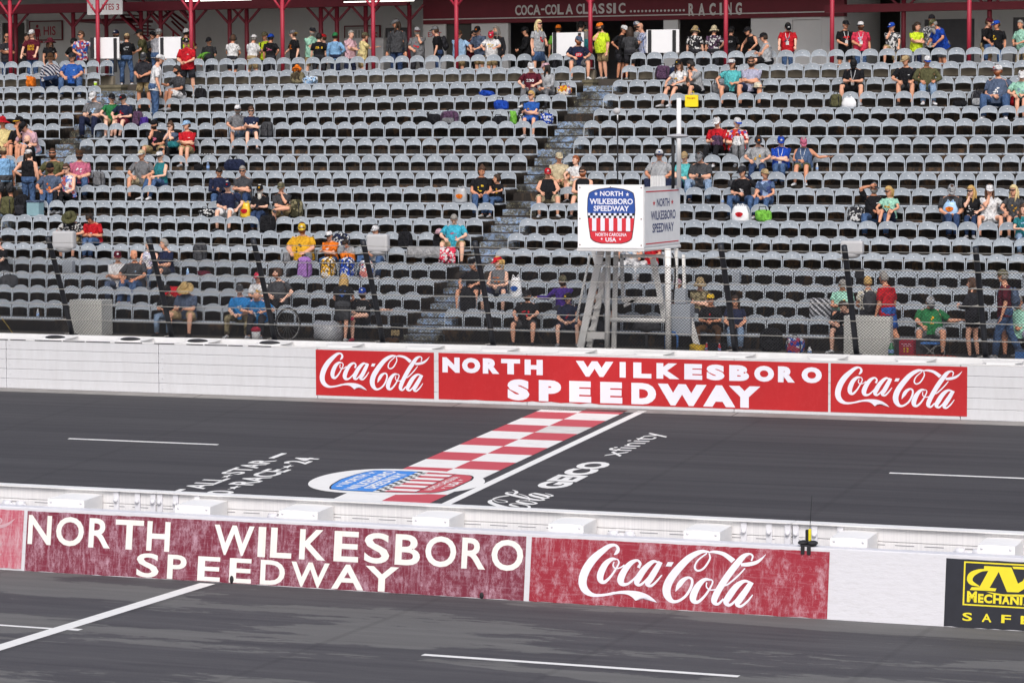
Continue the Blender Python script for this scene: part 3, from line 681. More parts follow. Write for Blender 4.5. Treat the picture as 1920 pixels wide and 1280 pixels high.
def chair_shapes():
    out = {}
    mb = MB(); W2 = .212; pts = []
    for i in range(11):                     # upper outline, rounded shoulders
        a = math.pi * i / 10; c_, s_ = math.cos(a), math.sin(a)
        pts.append((W2 * math.copysign(abs(c_) ** .92, c_), .572 + .148 * abs(s_) ** .95))
    low = [(-.197 + .394 * i / 6, .538 + .024 * math.sin(math.pi * i / 6)) for i in range(7)]
    poly_ = pts + low
    def P(x, z, o): return (x, .035 * (z - .36) / .36 - .02 + o - .018 * math.cos(x / .22 * 1.4) * 1.0 + .018, z)
    n = len(poly_); F_ = [P(x, z, -.008) for x, z in poly_]; Bk = [P(x, z, .008) for x, z in poly_]
    cf = P(0, .63, -.001); cb = P(0, .63, .013)
    mb.add(F_ + Bk + [cf, cb], [((i + 1) % n, i, 2 * n) for i in range(n)] + [(n + i, n + (i + 1) % n, 2 * n + 1) for i in range(n)] + [(i, (i + 1) % n, n + (i + 1) % n, n + i) for i in range(n)])
    out['backrest'] = (mb, M_CH)
    mb = MB(); prof = [(-.02, .332), (-.1, .322), (-.3, .322), (-.385, .328), (-.41, .32), (-.415, .305), (-.405, .285)]
    prof2 = [(y, z - .012) if i < 5 else (y + .015, z) for i, (y, z) in enumerate(prof)]
    L = prof + prof2[::-1]; n = len(L)
    mb.prism([(-.205, y, z) for y, z in L], (.41, 0, 0)); out['seat'] = (mb, M_SEAT)
    mb = MB()
    hoop = [(-.217, -.02, .30), (-.212, -.008, .5), (-.21, 0, .58), (-.188, .008, .645), (-.14, .012, .692), (-.07, .012, .718), (.0, .01, .725), (.07, .012, .718), (.14, .012, .692), (.188, .008, .645), (.21, 0, .58), (.212, -.008, .5), (.217, -.02, .30)]
    mb.tube(hoop, .0115, n=5)
    for s in (-1, 1):
        mb.bar((s * .21, -.02, .315), (s * .21, -.4, .305), .014, .03)
        mb.bar((s * .207, -.03, .315), (s * .2, .112, .29), .014, .03)
    out['frame'] = (mb, M_CHF)
    mb = MB().box((-.014, -.014, .642), (.014, -.008, .658)); out['number_plate'] = (mb, plain("plate_white", 'e8e8ea', .4))
    return out
CS = chair_shapes()
CM = {k: None for k in CS}
proto = empty("stadium_chair")
for k, (mb, m) in CS.items(): CM[k] = mb.build(k, m, proto)
spots = []
def visible(x, r, mg=32):
    px, py = proj((x, rowY(r), ZTOP[r - 1] - .1)); return -mg < px < 1918 + mg
box_l = (at(126, 2.2, 1.5), at(192, 2.2, 1.5)); box_r = (at(1578, 2.2, 1.5), at(1658, 2.2, 1.5))
for r in range(1, 19):
    for side, x, d in (('right', Xb(r) + .23, .46), ('left', Xa(r) - .23, -.46)):
        k = 1
        while -58 < x < -3:
            if side == 'left' and x < Xr(r) + .2: break
            if visible(x, r, 420) and not (r == 1 and (box_l[0] - .2 < x < box_l[1] + .2 or box_r[0] - .2 < x < box_r[1] + .2)): spots.append((r, side, k, x))
            x += d; k += 1
    x = Xl(r) - .23; k = 1
    while x > -58:
        if visible(x, r, 420): spots.append((r, 'far', k, x))
        x -= .46; k += 1
ORD = "zeroth first second third fourth fifth sixth seventh eighth ninth tenth eleventh twelfth thirteenth fourteenth fifteenth sixteenth seventeenth eighteenth nineteenth twentieth".split()
ORD += ["twenty-" + o for o in ORD[1:10]] + ["thirtieth"]
near = [q for q in spots if visible(q[3], q[0])][:300]; rest = [q for q in spots if q not in near]
for i, (r, side, k, x) in enumerate(near):
    o = proto if i == 0 else copy_tree(proto)
    o.location = (x, rowY(r), rowF(r)); o.rotation_euler = (0, 0, rnd.uniform(-.045, .045))
    tag(o, f"grey stadium chair, {ORD[k]} {side} of the centre aisle, " + ("front row" if r == 1 else ORD[r] + " row up"), "chair", "stadium chairs of the lower rows")
for k, part in CM.items():
    pass
mb = MB()
for r, side, k, x in rest:
    rz = rnd.uniform(-.045, .045); c_, s_ = math.cos(rz), math.sin(rz)
    for key, (sh, m) in CS.items():
        mb.add([(x + c_ * p[0] - s_ * p[1], rowY(r) + s_ * p[0] + c_ * p[1], rowF(r) + p[2]) for p in sh.v], sh.f, m)
tag(mb.build("stadium_chairs"), "mass of empty grey metal stadium chairs in the upper rows", "chairs", None, 'stuff')
# ---- catch fence
M_FPOST = plain("black_steel", '2c2e34', .45, .3, .15, 6); M_CABLE = plain("grey_cable", '9a9894', .5, .3, .1, 9); M_WIRE = plain("chain_wire", '34353a', .6, .2, .1, 9)
cf = tag(empty("catch_fence", (-22, .9, 1.1)), "chain-link catch fence with leaning black posts along the far wall", "fence"); foff = (22, -.9, -1.1)
ZF1 = 3.36
def fence(x, s, o=0): return (x, .86 - .93 * s - .12 * s * s + .06 * s + o, 1.15 + (ZF1 - 1.15) * s)
for x in (-35.85, -33.29, -30.75, -28.2, -25.6, -23.03, -17.66, -15.09, -12.45, -9.9):
    mb = MB(); mb.tube([fence(x, s, .05) for s in (0, .25, .5, .75, .93, 1.02)], .06, n=10); mb.box((x - .1, .78, 1.172), (x + .1, .99, 1.19)); po = mb.build("post", M_FPOST, cf, foff)
    mb = MB()
    for s in (.02, .17, .33, .49, .65, .80, .9, .97): p = fence(x, s, -.005); mb.box((p[0] - .075, p[1] - .012, p[2] - .02), (p[0] - .045, p[1] + .05, p[2] + .02)); mb.tube([(p[0] - .16, p[1], p[2]), (p[0] - .05, p[1], p[2])], .009, n=6)
    mb.build("cable_clamp", M_CABLE, po)
rg = random.Random(9)
for s in (.012, .17, .33, .49, .65, .80, .9, .97):
    pts = []
    for i in range(41): x = -38 + 30 * i / 40; p = fence(x, s, -.02); pts.append((x, p[1], p[2] - .012 * math.sin(i * .78) ** 2 + rg.uniform(-.003, .003)))
    MB().tube(pts, .0095 if s < .85 else .007, n=6).build("cable", M_CABLE, cf, foff)
mb = MB(); S1 = .82; run = (ZF1 - 1.15) * S1; sp = .072
i = 0; x = -40.0
while x < -7:
    for d in (-1, 1):
        pts = [fence(x + d * (q - .5) * run * 1.08, .015 + (S1 - .015) * q, .012 if d > 0 else .006) for q in (0, .5, 1)]
        pts[0] = (pts[0][0] + rg.uniform(-.006, .006), pts[0][1], pts[0][2])
        v, f = tube(pts, 0.0046, 3, cap=False); mb.add(v, f)
    x += sp
tag(mb.build("chain_link_mesh", M_WIRE, cf, foff), "sagging grey chain-link wire")
# ---- flag stand
FS_W = plain("stand_white", 'dededf', .55, 0, .08, 5); FS_DIRT = scuffed("stand_white_scuffed", 'e4e3e1', 'a9a5a0', .6, .78, 1, 1, .45)
fs = tag(empty("flag_stand", (-20, 1, 1.1)), "white steel flag stand with the speedway shield above the far wall", "flag stand"); so = (20, -1, -1.1)
fx0, fx1, fy0, fy1, fz0, fz1 = -20.81, -19.37, .1, 2.45, 3.30, 4.60
mb = MB(); t_ = .04
mb.box((fx0, fy0, fz0), (fx1, fy0 + t_, fz1)); mb.box((fx1 - t_, fy0 + t_ + .002, fz0), (fx1, fy1, fz1 - .05)); mb.box((fx0, fy0 + t_ + .002, fz0), (fx0 + t_, fy1, fz1 - .05))
mb.box((fx0 + t_, fy0 + t_ + .002, fz0), (fx1 - t_ - .002, fy1 - .002, fz0 + .06)); mb.box((fx0 - .02, fy0 - .03, fz0 - .07), (fx1 + .02, fy1 + .02, fz0 - .004), None, .02)
mb.build("platform_box", FS_W, fs, so)
BL = dict(white=B_WHT, red=plain("sign_red", 'cf2f3d', .5, 0, .05), blue=plain("sign_blue", '2a4f9e', .5, 0, .05), black=plain("sign_black", '1c1c22', .5))
MB().box((fx0 + .005, fy0 - .008, fz0 + .005), (fx1 - .005, fy0 - .002, fz1 - .005)).build("sign_panel", plain("sign_board_white", 'efeff2', .5, 0, .04, 4), fs, so)
mb = MB(); cx = fx0 + .735; cw_, ch_ = 1.03, 1.13
crest(mb, lambda u, v, k: (cx + u * cw_, fy0 - .010 - k * .0012, fz0 + .10 + v * ch_), BL)
put_text(mb, "TM", lambda u, v: (u, fy0 - .011, v), fx0 + 1.12, fx0 + 1.18, fz0 + .165, fz0 + .185, BL['black'], .0)
mb.build("shield_emblem", None, fs, so)
MB().box((fx1 + .002, fy0 + .03, fz0 + .03), (fx1 + .008, fy1 - .03, fz1 - .1)).build("side_sign_panel", plain("side_sign_grey", 'ececee', .55, 0, .06, 5), fs, so)
mb = MB(); sf = lambda u, v: (fx1 + .011, fy0 + u, fz0 + v)
NV = plain("navy_letter", '23336e', .5)
put_text(mb, "NORTH", sf, .80, 1.62, .83, 1.0, NV, .02); put_text(mb, "WILKESBORO", sf, .42, 2.02, .56, .75, NV, .02); put_text(mb, "SPEEDWAY", sf, .52, 1.9, .3, .49, NV, .02)
for u in (.62, 1.8): star(mb, sf, u, .91, .1, BL['red'], .6)
for v in (.07, 1.14): mb.add([sf(.1, v), sf(2.22, v), sf(2.22, v + .025), sf(.1, v + .025)], [(0, 1, 2, 3)], BL['red'])
mb.build("lettering", None, fs, so)
b = MB()
for u, v in ((.05, .06), (.05, 1.24), (.72, 1.25), (1.39, 1.24), (1.39, .06), (1.39, .6), (.05, .6)): b.tube([(fx0 + u, fy0 - .016, fz0 + v), (fx0 + u, fy0 - .004, fz0 + v)], .015, n=8)
b.build("bolt", plain("rust_grey", '8d8278', .6), fs, so)
ZK = lambda x, y, pl: (lambda q: (q[0], pl, q[1]))(on_y(1060 + x / 5.819, 450 + y / 5.819, pl))
def strut(name, p, q, pl, w_=.1, round_=False, m=FS_DIRT, pl2=None):
    a, b = ZK(*p, pl), ZK(*q, pl2 or pl); mb = MB()
    if round_: mb.tube([a, b], w_ / 2, n=10)
    else: mb.bar(a, b, w_, .05, up=(0, 1, 0))
    return mb.build(name, m, fs, so)
strut("ladder_rail", (165, 1172), (395, 92), 1.12, .15); strut("ladder_rail", (262, 1165), (445, 300), 1.3, .12)
for k in range(8): q = k / 8; strut("rung", (185 + 215 * q, 1090 - 960 * q), (300 + 180 * q, 1085 - 950 * q), 1.22, .07)
strut("leg", (300, 92), (480, 830), 1.9, .085); strut("leg", (468, 92), (455, 1182), 1.16, .11, True); strut("leg", (555, 92), (530, 1185), 1.5, .10)
strut("leg", (1118, 92), (1124, 1212), 1.16, .13, True); strut("leg", (1212, 92), (1208, 520), 2.2, .07); strut("leg", (955, 200), (1092, 900), 1.9, .12); strut("leg", (1330, 760), (1440, 1160), 1.5, .12)
strut("brace", (468, 866), (1118, 880), 1.2, .1, True); strut("brace", (600, 175), (1085, 175), 1.9, .07); strut("brace", (612, 160), (632, 640), 1.9, .07); strut("brace", (620, 650), (1070, 655), 1.7, .13)
strut("brace", (240, 1040), (450, 1045), 1.2, .14); strut("handrail", (268, 168), (115, 890), 1.12, .05, True); strut("brace", (1290, 160), (1300, 560), 1.9, .06); strut("brace", (640, 720), (780, 640), 1.7, .06)
def boxpx(name, px0, py0, px1, py1, y, dep, m, bev=.01, z0=None):
    x0, zt = on_y(px0, py0, y); x1, zb = on_y(px1, py1, y); return MB().box((x0, y, zb if z0 is None else z0), (x1, y + dep, zt), None, bev).build(name, m)
M_GREYBOX = plain("grey_metal_box", 'a2a9b2', .45, .1, .06, 5)
o = boxpx("electrical_box", 1258, 570, 1294, 630, 1.35, .3, M_GREYBOX); tag(o, "grey electrical cabinet at the right foot of the flag stand", "cabinet")
o = boxpx("junction_box", 1264, 541, 1285, 569, 1.4, .18, M_GREYBOX); tag(o, "small grey junction box just above the electrical cabinet", "box")
mb = MB(); P_ = [ZK(1165, 140, 1.4), ZK(1190, 220, 1.4), ZK(1200, 400, 1.4), ZK(1185, 560, 1.4), ZK(1175, 700, 1.4)]; mb.tube(catmull(P_, 5), .018, n=6); tag(mb.build("power_cable", M_BLACK), "black power cable hanging under the flag stand", "cable")
# things on the flag stand
def pole(name, px, py0, py1, y, r, m, label, cat):
    x0, zt = on_y(px, py0, y); x1, zb = on_y(px + 1, py1, y); e = tag(empty(name, (x0, y, zb)), label, cat); MB().tube([(0, 0, 0), (0, 0, zt - zb)], r, n=12).build("pole", m, e); return e, zt - zb
e, h = pole("flag_pole", 1273, 184, 352, 2.2, .05, FS_W, "white pole rising from the right corner of the flag stand", "pole")
e, h = pole("microphone_pole", 1158, 226, 352, .5, .015, M_BLACK, "thin black pole with grey ball on the flag stand", "pole"); MB().tube([(0, 0, h), (0, 0, h + .12)], .012, n=6).build("tip", FS_W, e)
MB().ell((-.02, 0, h + .19), (.085, .06, .07), None, 12, 8).build("foam_ball", plain("foam_grey", 'b5b5b8', .8), e)
e, h = pole("antenna_pole", 1262, 258, 354, 1.6, .035, M_BLACK, "short black pole with flat grey dish on the flag stand", "pole"); MB().ell((.1, 0, h + .03), (.24, .2, .045), None, 16, 8).build("dish", plain("dish_grey", 'a9a9ae', .6), e)
x, z = on_y(1219, 351, 1.6); x2, z2_ = on_y(1246, 330, 1.6); e = tag(empty("vent_cover", (x, 1.6, z)), "white louvred vent standing on the flag stand", "vent")
mb = MB()
for i in range(9): mb.box((i * (x2 - x) / 9 + .004, 0, 0), ((i + 1) * (x2 - x) / 9 - .008, .06, z2_ - z), None, .008)
mb.box((0, .03, .02), (x2 - x, .07, z2_ - z - .02)); mb.build("louvre_panel", FS_W, e)
# speakers and boxes on the fence
M_SPK = plain("speaker_white", 'b7b7ba', .5, 0, .05, 4)
for px0, py0, px1, py1, l in ((97, 433, 137, 470, "left-most fence post"), (686, 439, 726, 476, "fence post below the aqua shirt row"), (1575, 451, 1617, 481, "fence post right of the flag stand")):
    y = .55; x0, z1_ = on_y(px0, py0, y); x1, z0_ = on_y(px1, py1, y); cx = (x0 + x1) / 2; e = tag(empty("loudspeaker", (cx, y, z0_)), "white rounded loudspeaker hung on the " + l, "loudspeaker", "loudspeakers on the catch fence")
    w_ = x1 - x0; h = z1_ - z0_; MB().box((-w_ / 2, 0, .04), (w_ / 2, .18, h), None, .05).build("housing", M_SPK, e)
    mb = MB(); mb.ell((-.02, .1, .04), (w_ * .4, .09, .09), None, 14, 8); mb.build("horn", M_SPK, e); MB().bar((0, .15, .1), (-w_ * .3, .4, .05), .04, .04).build("arm", M_FPOST, e)
for px0, py0, px1, py1, l, m in ((116, 489, 135, 512, "grey translucent box clamped low on the left fence post", M_GREYBOX), (1374, 509, 1386, 530, "grey slim box on the fence post right of the flag stand", M_GREYBOX), (1603, 504, 1617, 522, "black camera clamped on a right-hand fence post", M_BLACK)):
    o = boxpx("camera_box" if m is M_BLACK else "clamp_box", px0, py0, px1, py1, .45, .16, m, .02); tag(o, l, "camera" if m is M_BLACK else "box")
M_PALE = plain("pale_panel", 'c5c5c0', .7, 0, .1, 2)
o = boxpx("utility_box", 130, 562, 191, 630, 1.55, .5, M_PALE, .008, 1.115); tag(o, "pale grey utility box set into the front row at the left", "box")
o = boxpx("utility_box", 1582, 592, 1669, 660, 1.45, .5, M_PALE, .008, 1.115); tag(o, "pale grey utility box beside the man in blue shorts", "box")
# ================================================================== BUILDING BEHIND THE STAND
M_REDP = plain("red_post_paint", 'a32a3e', .5, 0, .1, 4); M_REDD = plain("shaded_red_and_maroon", '6e1b2a', .55, 0, .15, 4); M_BW = plain("building_white", 'dcdcde', .7, 0, .05, 2); M_NAVY = plain("roof_dark", '1b2030', .8)  # darker red: post paint with roof shade painted in, also the fascia's maroon
M_DARK = plain("dark_interior", '6a6a70', .8); M_DGREY = plain("door_and_opening_shade", '4b4a48', .7); M_LET = plain("letter_grey", 'd8d5d3', .6, 0, .15, 12)
bd = tag(empty("concourse_building", (-30, 22, CONC)), "white building with maroon fascia and red posts behind the grandstand", "building"); bo = (30, -22, -CONC)
ZR = 10.05
def wallpx(mb, px0, py0, px1, py1, y, dep, z0=None, m=None, z1=None):
    x0, zt = on_y(px0, py0, y); x1, zb = on_y(px1, py1, y)
    mb.box((x0, y, zb if z0 is None else z0), (x1, y + dep, zt if z1 is None else z1), m); return x0, x1
YL, YRt, YP, YQ = 25.0, 23.0, 18.85, 21.5
xs = at(793, YRt, 8.5)
mb = MB(); mb.box((-62, YL, CONC), (xs, YL + .2, ZR), M_BW); mb.box((xs, YRt + .25, CONC), (xs + .15, YL, ZR), M_BW)
z0 = CONC
for a, b in ((793, 832), (889, 953), (1244, 1271), (1408, 1481), (1541, 1583)): wallpx(mb, a, 31, b, 100, YRt, .2, z0, M_BW)
xe = at(1583, YRt, 8.5); x_d0 = at(1481, YRt, 8.5); x_d1 = at(1541, YRt, 8.5)
mb.box((xe - .15, YRt + .21, CONC), (xe, 27.0, ZR), M_BW)
wallpx(mb, 1688, 0, 1729, 100, 26.0, .2, z0, M_BW, ZR); wallpx(mb, 1832, 0, 1895, 100, 26.0, .2, z0, M_BW, ZR); wallpx(mb, 1729, 22, 1832, 32, 26.0, .2, None, M_BW, ZR); wallpx(mb, 1895, 22, 1990, 28, 26.0, .2, None, M_BW, ZR); wallpx(mb, 1590, 20, 1688, 100, 28.0, .2, z0, M_DGREY, ZR)
xr1 = at(1990, 26, 8.5); mb.box((xe, 30, CONC), (xr1 + 3, 30.2, ZR), M_DARK); mb.box((xs + .2, 27.2, CONC), (xe - .16, 27.4, ZR), M_DARK)
wallpx(mb, 1081, 20, 1106, 100, 25.5, .2, z0, M_BW)
mb.build("wall", None, bd, bo)
mb = MB(); x0, x1 = wallpx(mb, 793, -6, 1583, 31, YRt - .06, .3, None, None, 9.99); mb.build("fascia", M_REDD, bd, bo)
zf = on_y(1100, 30.5, YRt - .06)[1]; z_t, z_b = on_y(1070, 8, YRt - .07)[1], on_y(1070, 27.3, YRt - .07)[1]
mb = MB(); LF = lambda u, v: (at(u, YRt - .07, 9.1), YRt - .066, v)
mb.box((x0, YRt - .1, zf - .03), (x1, YRt + .3, zf)); mb.build("fascia_trim", M_LET, bd, bo)
mb = MB(); zi = lambda z: 940 + z / 6
put_letters(mb, [('C', zi(155), zi(220)), ('O', zi(222), zi(288)), ('C', zi(293), zi(355)), ('A', zi(357), zi(440)), ('-', zi(445), zi(487)), ('C', zi(492), zi(555)), ('O', zi(557), zi(622)), ('L', zi(630), zi(700)), ('A', zi(722), zi(805)),
                 ('C', zi(842), zi(908)), ('L', zi(915), zi(975)), ('A', zi(1010), zi(1085)), ('S', zi(1092), zi(1155)), ('S', zi(1182), zi(1245)), ('I', zi(1258), zi(1288)), ('C', zi(1318), zi(1395))][:4] , LF, z_b, z_t, M_LET, .03)
put_letters(mb, [('-', zi(447), zi(485))], LF, z_b + (z_t - z_b) * .45, z_b + (z_t - z_b) * .62, M_LET, .0)
put_letters(mb, [('C', zi(492), zi(555)), ('O', zi(557), zi(622)), ('L', zi(630), zi(700)), ('A', zi(722), zi(805)), ('C', zi(842), zi(908)), ('L', zi(915), zi(980)), ('A', zi(1010), zi(1085)), ('S', zi(1092), zi(1160)), ('S', zi(1182), zi(1245)), ('I', zi(1258), zi(1288)), ('C', zi(1318), zi(1395))], LF, z_b, z_t, M_LET, .03)
for i in range(15):
    px = zi(1457) + i * (1282 - zi(1457)) / 14.0; x = at(px, YRt - .07, 9); z = z_b + .05
    mb.add([(x + .035 * math.cos(a), YRt - .066, z + .035 * math.sin(a)) for a in np.linspace(0, 2 * math.pi, 9)[:-1]], [tuple(range(8))], M_LET)
zi5 = lambda z: 1240 + z / 6; z_t, z_b = on_y(1340, 6, YRt - .07)[1], on_y(1340, 29.5, YRt - .07)[1]
put_letters(mb, [('R', zi5(305), zi5(370)), ('A', zi5(415), zi5(490)), ('C', zi5(540), zi5(610)), ('I', zi5(655), zi5(680)), ('N', zi5(735), zi5(790)), ('G', zi5(835), zi5(905))], LF, z_b, z_t, M_LET, .04)
mb.build("lettering", None, bd, bo)
mb = MB(); z_t, z_b = on_y(815, 61, YRt)[1], on_y(815, 69.7, YRt)[1]; put_text(mb, "EXIT", lambda u, v: (at(u, YRt, 8.5), YRt - .006, v), 802.5, 828, z_b, z_t, BL['red'], .0); mb.build("exit_lettering", None, bd, bo)
def door_or_opening(px0, py0, px1, y, fm, dm, name="door_or_opening"):
    x0, zt = on_y(px0, py0, y); x1 = at(px1, y, 8.5); d = MB().box((x0 + .07, y + .05, CONC), (x1 - .07, y + .1, zt - .08)).build(name, dm, bd, bo)
    MB().box((x0, y - .03, CONC), (x0 + .07, y + .12, zt)).box((x1 - .07, y - .03, CONC), (x1, y + .12, zt)).box((x0 + .072, y - .03, zt - .08), (x1 - .072, y + .12, zt)).build("door_frame", fm, d)
door_or_opening(832, 30, 889, YRt, M_BW, M_DGREY); door_or_opening(1481, 32, 1541, YRt, M_BW, M_BW); door_or_opening(1, 39, 51, YL - .12, M_BW, M_DGREY); door_or_opening(718, 48, 774, YL - .12, M_BW, M_DARK); door_or_opening(1729, 32, 1832, 26, M_BW, M_DARK); door_or_opening(1895, 28, 1950, 26, M_BW, M_DARK)  # dark leaves in the open doorways paint the shade inside them
MB().box((-62, 21.2, ZR), (-5, 33, ZR + .15)).box((-62, 18.3, 11.3), (-5, 21.19, 11.45)).box((-62, 21.05, ZR + .152), (-5, 21.2, 11.298)).build("roof", M_NAVY, bd, bo)  # front part stepped up to let more sky light onto the back wall
mb = MB(); mb.box((-62, YQ - .12, 9.42), (xs + .2, YQ + .12, 9.7)); x0, zt = on_y(1548, 7, YQ); mb.box((x0, YQ - .12, on_y(1700, 22, YQ)[1]), (-5, YQ + .12, on_y(1700, 7, YQ)[1])); mb.box((-62, YP - .1, 9.75), (-5, YP + .1, 9.95)); mb.build("beam", M_REDD, bd, bo)
for px in (20, 184, 359, 530, 700, 856, 1107, 1361, 1560, 1817):
    x = at(px, YP, 8.0); zb = CONC; po = MB().tube([(x, YP, zb), (x, YP, 9.75)], .06, n=12).build("post", M_REDP, bd, bo); mb = MB()
    for s in (-1, 1): mb.tube([(x + s * .02, YP, 9.22), (x + s * .42, YP, 9.75)], .036, n=8)
    mb.build("brace", M_REDP, po)
for px in (30, 138, 200, 265, 302, 363, 431, 463, 602, 632, 686, 768, 1694, 1855):
    x = at(px, YQ, 8.3); po = MB().tube([(x, YQ, CONC), (x, YQ, 9.43)], .065, n=10).build("post", M_REDD, bd, bo); mb = MB()
    for s in (-1, 1): mb.bar((x + s * .03, YQ, 9.0), (x + s * .45, YQ, 9.43), .06, .06)
    mb.build("brace", M_REDD, po)
x = at(1177, 25, 8.3); MB().tube([(x, 24.6, CONC), (x, 24.6, 9.6)], .06, n=10).build("post", M_REDD, bd, bo)
m, t, b = new_mat("lamp_tube"); b.inputs['Emission Color'].default_value = (1, .97, .9, 1); b.inputs['Emission Strength'].default_value = 3
for a, b_, py in ((346, 473, 2.5), (643, 778, 4.5)):
    x0, z = on_y(a, py, 20.6); x1, _ = on_y(b_, py, 20.6); e = MB().box((x0, 20.57, z + .03), (x1, 20.66, z + .05)).build("ceiling_light", M_BLACK, bd, bo); MB().tube([(x0 + .03, 20.6, z), (x1 - .03, 20.6, z)], .014, n=8).build("lamp_tube", m, e)
def sign(px0, py0, px1, py1, y, label, items, frame=None, board=M_BW, z1=None):
    x0, zt = on_y(px0, py0, y); x1, zb = on_y(px1, py1, y); zt = z1 or zt; r = tag(empty("sign", (x0, y, zb)), label, "sign"); o_ = (-x0, -y, -zb)
    MB().box((x0, y - .03, zb), (x1, y, zt)).build("board", board, r, o_)
    if frame: 
        w_ = .035; MB().box((x0 - w_, y - .04, zb - w_), (x1 + w_, y + .01, zb)).box((x0 - w_, y - .04, zt), (x1 + w_, y + .01, zt + w_)).box((x0 - w_, y - .04, zb), (x0, y + .01, zt)).box((x1, y - .04, zb), (x1 + w_, y + .01, zt)).build("frame", frame, r, o_)
    mb = MB()
    for s, a, b, pt, pb in items: put_text(mb, s, lambda u, v: (at(u, y, zb), y - .034, v), a, b, on_y(a, pb, y)[1], on_y(a, pt, y)[1], M_REDP, .015)
    return r, mb, o_
r, mb, o_ = sign(164, -8, 230.6, 27.3, 20.3, "white suites sign with red letters under the roof at the top left", [("4", 170.5, 176, 8, 19.7), ("SUITES", 181, 215, 8, 19.7), ("3", 219, 224.6, 7.6, 19.5)]); mb.build("lettering", None, r, o_)
r, mb, o_ = sign(57.5, 42, 116.5, 74, YL - .03, "grey restroom sign with red HIS lettering and figure", [("HIS", 83, 105.5, 50, 67)], M_REDD, plain("sign_grey", 'b5b3b2', .7))
x, z = on_y(71, 50, YL - .03); mb.ell((x, YL - .07, z), (.05, .012, .055), M_REDP, 10, 6); mb.box((x - .07, YL - .07, z - .34), (x + .07, YL - .064, z - .08), M_REDP)
for s_ in (-1, 1): mb.bar((x + s_ * .11, YL - .068, z - .32), (x + s_ * .08, YL - .068, z - .09), .03, .006, M_REDP, up=(0, 1, 0)); mb.bar((x + s_ * .035, YL - .068, z - .6), (x + s_ * .035, YL - .068, z - .345), .045, .006, M_REDP, up=(0, 1, 0))
mb.bar((x - .2, YL - .068, z - .5), (x + .2, YL - .068, z - .5), .05, .0055, M_REDP, up=(0, 1, 0)); mb.build("lettering", None, r, o_)
r, mb, o_ = sign(648, 51, 712, 83, YL - .03, "grey framed sign partly hidden behind the white cabinet", [("S", 703, 709, 61, 77)], M_REDD, plain("sign_grey", 'b5b3b2', .7)); mb.build("lettering", None, r, o_)
# red stair
st = tag(empty("red_staircase", (at(260, 22.3, 8), 22.3, CONC)), "dark red steel staircase behind the suites sign", "staircase"); 
S2 = lambda px, py, y: (lambda q: (q[0] - st.location.x, y - 22.3, q[1] - CONC))(on_y(px, py, y))
for y in (22.0, 23.0): MB().bar(S2(228, 30, y), S2(275, 76, y), .05, .2, up=(0, 1, 0)).build("stringer", M_REDP if y < 22.5 else M_REDD, st)
for i in range(7): a = S2(231 + i * 6.5, 28 + i * 6.4, 22.05); MB().box((a[0] - .12, -.2, a[2] - .02), (a[0] + .12, .65, a[2] + .01)).build("tread", M_REDD, st)
for p, q, y in (((274, 13), (338, 70), 22.0), ((305, 17), (346, 54), 22.6), ((262, -4), (280, 12), 22.0), ((322, 40), (368, 85), 23)): MB().bar(S2(*p, y), S2(*q, y), .05, .05).build("handrail", M_REDD, st)
for px, a, b in ((277, 14, 70), (325, 58, 100), (303, 20, 40)): MB().bar(S2(px, a, 22.0), S2(px, b, 22.0), .045, .045).build("baluster", M_REDD, st)
for p, q in (((232, 2), (262, 24)), ((296, 5), (350, 44)), ((330, 14), (300, 38)), ((335, 8), (352, 30))): MB().bar(S2(*p, 22.8), S2(*q, 22.8), .06, .06).build("cross_brace", M_REDD, st)
MB().box((S2(222, 20, 22)[0] - 1.6, -.3, 2.02), (S2(236, 20, 22)[0], 1.4, 2.1)).build("landing", M_REDD, st)
# white gate boards at the aisle heads
M_BOARD = plain("gate_board_white", 'e9e9ec', .5, 0, .04, 3)
for px0, py0, px1, py1, posts, l in ((177, 71, 224, 110, ((171, 177, 71, 110), (214.5, 220.5, 72, 136)), "white gate board with black uprights by the man in the blue patterned shirt"), (298, 70, 341, 110, ((302, 308, 71, 131), (340.5, 344, 71, 110)), "white gate board with black uprights behind the man in red polo"),
                              (1036, 62, 1095, 105, ((1038, 1044, 62, 108), (1085, 1090, 62, 105)), "white gate board behind the seated man in navy tee"), (1212.5, 56.5, 1273.5, 99, ((1216, 1222, 57, 102), (1262, 1268, 57, 99)), "white gate board right of the centre aisle below the lettering")):
    y = 18.95 if px0 < 1200 else 18.9
    x0, zt = on_y(px0, py0, y); x1, zb = on_y(px1, py1, y); r = tag(empty("gate_board", (x0, y, zb)), l, "gate", "white gate boards at the aisle heads"); o_ = (-x0, -y, -zb)
    MB().box((x0, y - .02, zb), (x1, y + .02, zt), None, .005).build("board", M_BOARD, r, o_)
    for a, b, c, d in posts: xa, z1_ = on_y(a, c, y); xb, z0_ = on_y(b, d, y); MB().box((xa, y - .06, max(z0_, CONC)), (xb, y - .022, z1_)).build("upright", M_BLACK, r, o_)
x0, zt = on_y(645, 72, 23); x1, zb = on_y(719, 110, 23); r = tag(empty("cabinet", (x0, 23, CONC)), "white cabinet with wire basket on top behind the pink polo woman", "cabinet"); o_ = (-x0, -23, -CONC)
MB().box((x0, 23, CONC), (x1, 23.7, zt), None, .02).build("body", M_BW, r, o_); xa, z1_ = on_y(650, 57, 23); xb, _ = on_y(696, 57, 23); mb = MB()
for i in range(9): x = xa + (xb - xa) * i / 8; mb.box((x - .008, 23.1, zt + .002), (x + .008, 23.12, z1_))
mb.box((xa, 23.1, z1_), (xb, 23.12, z1_ + .02)); mb.build("basket", FS_W, r, o_)
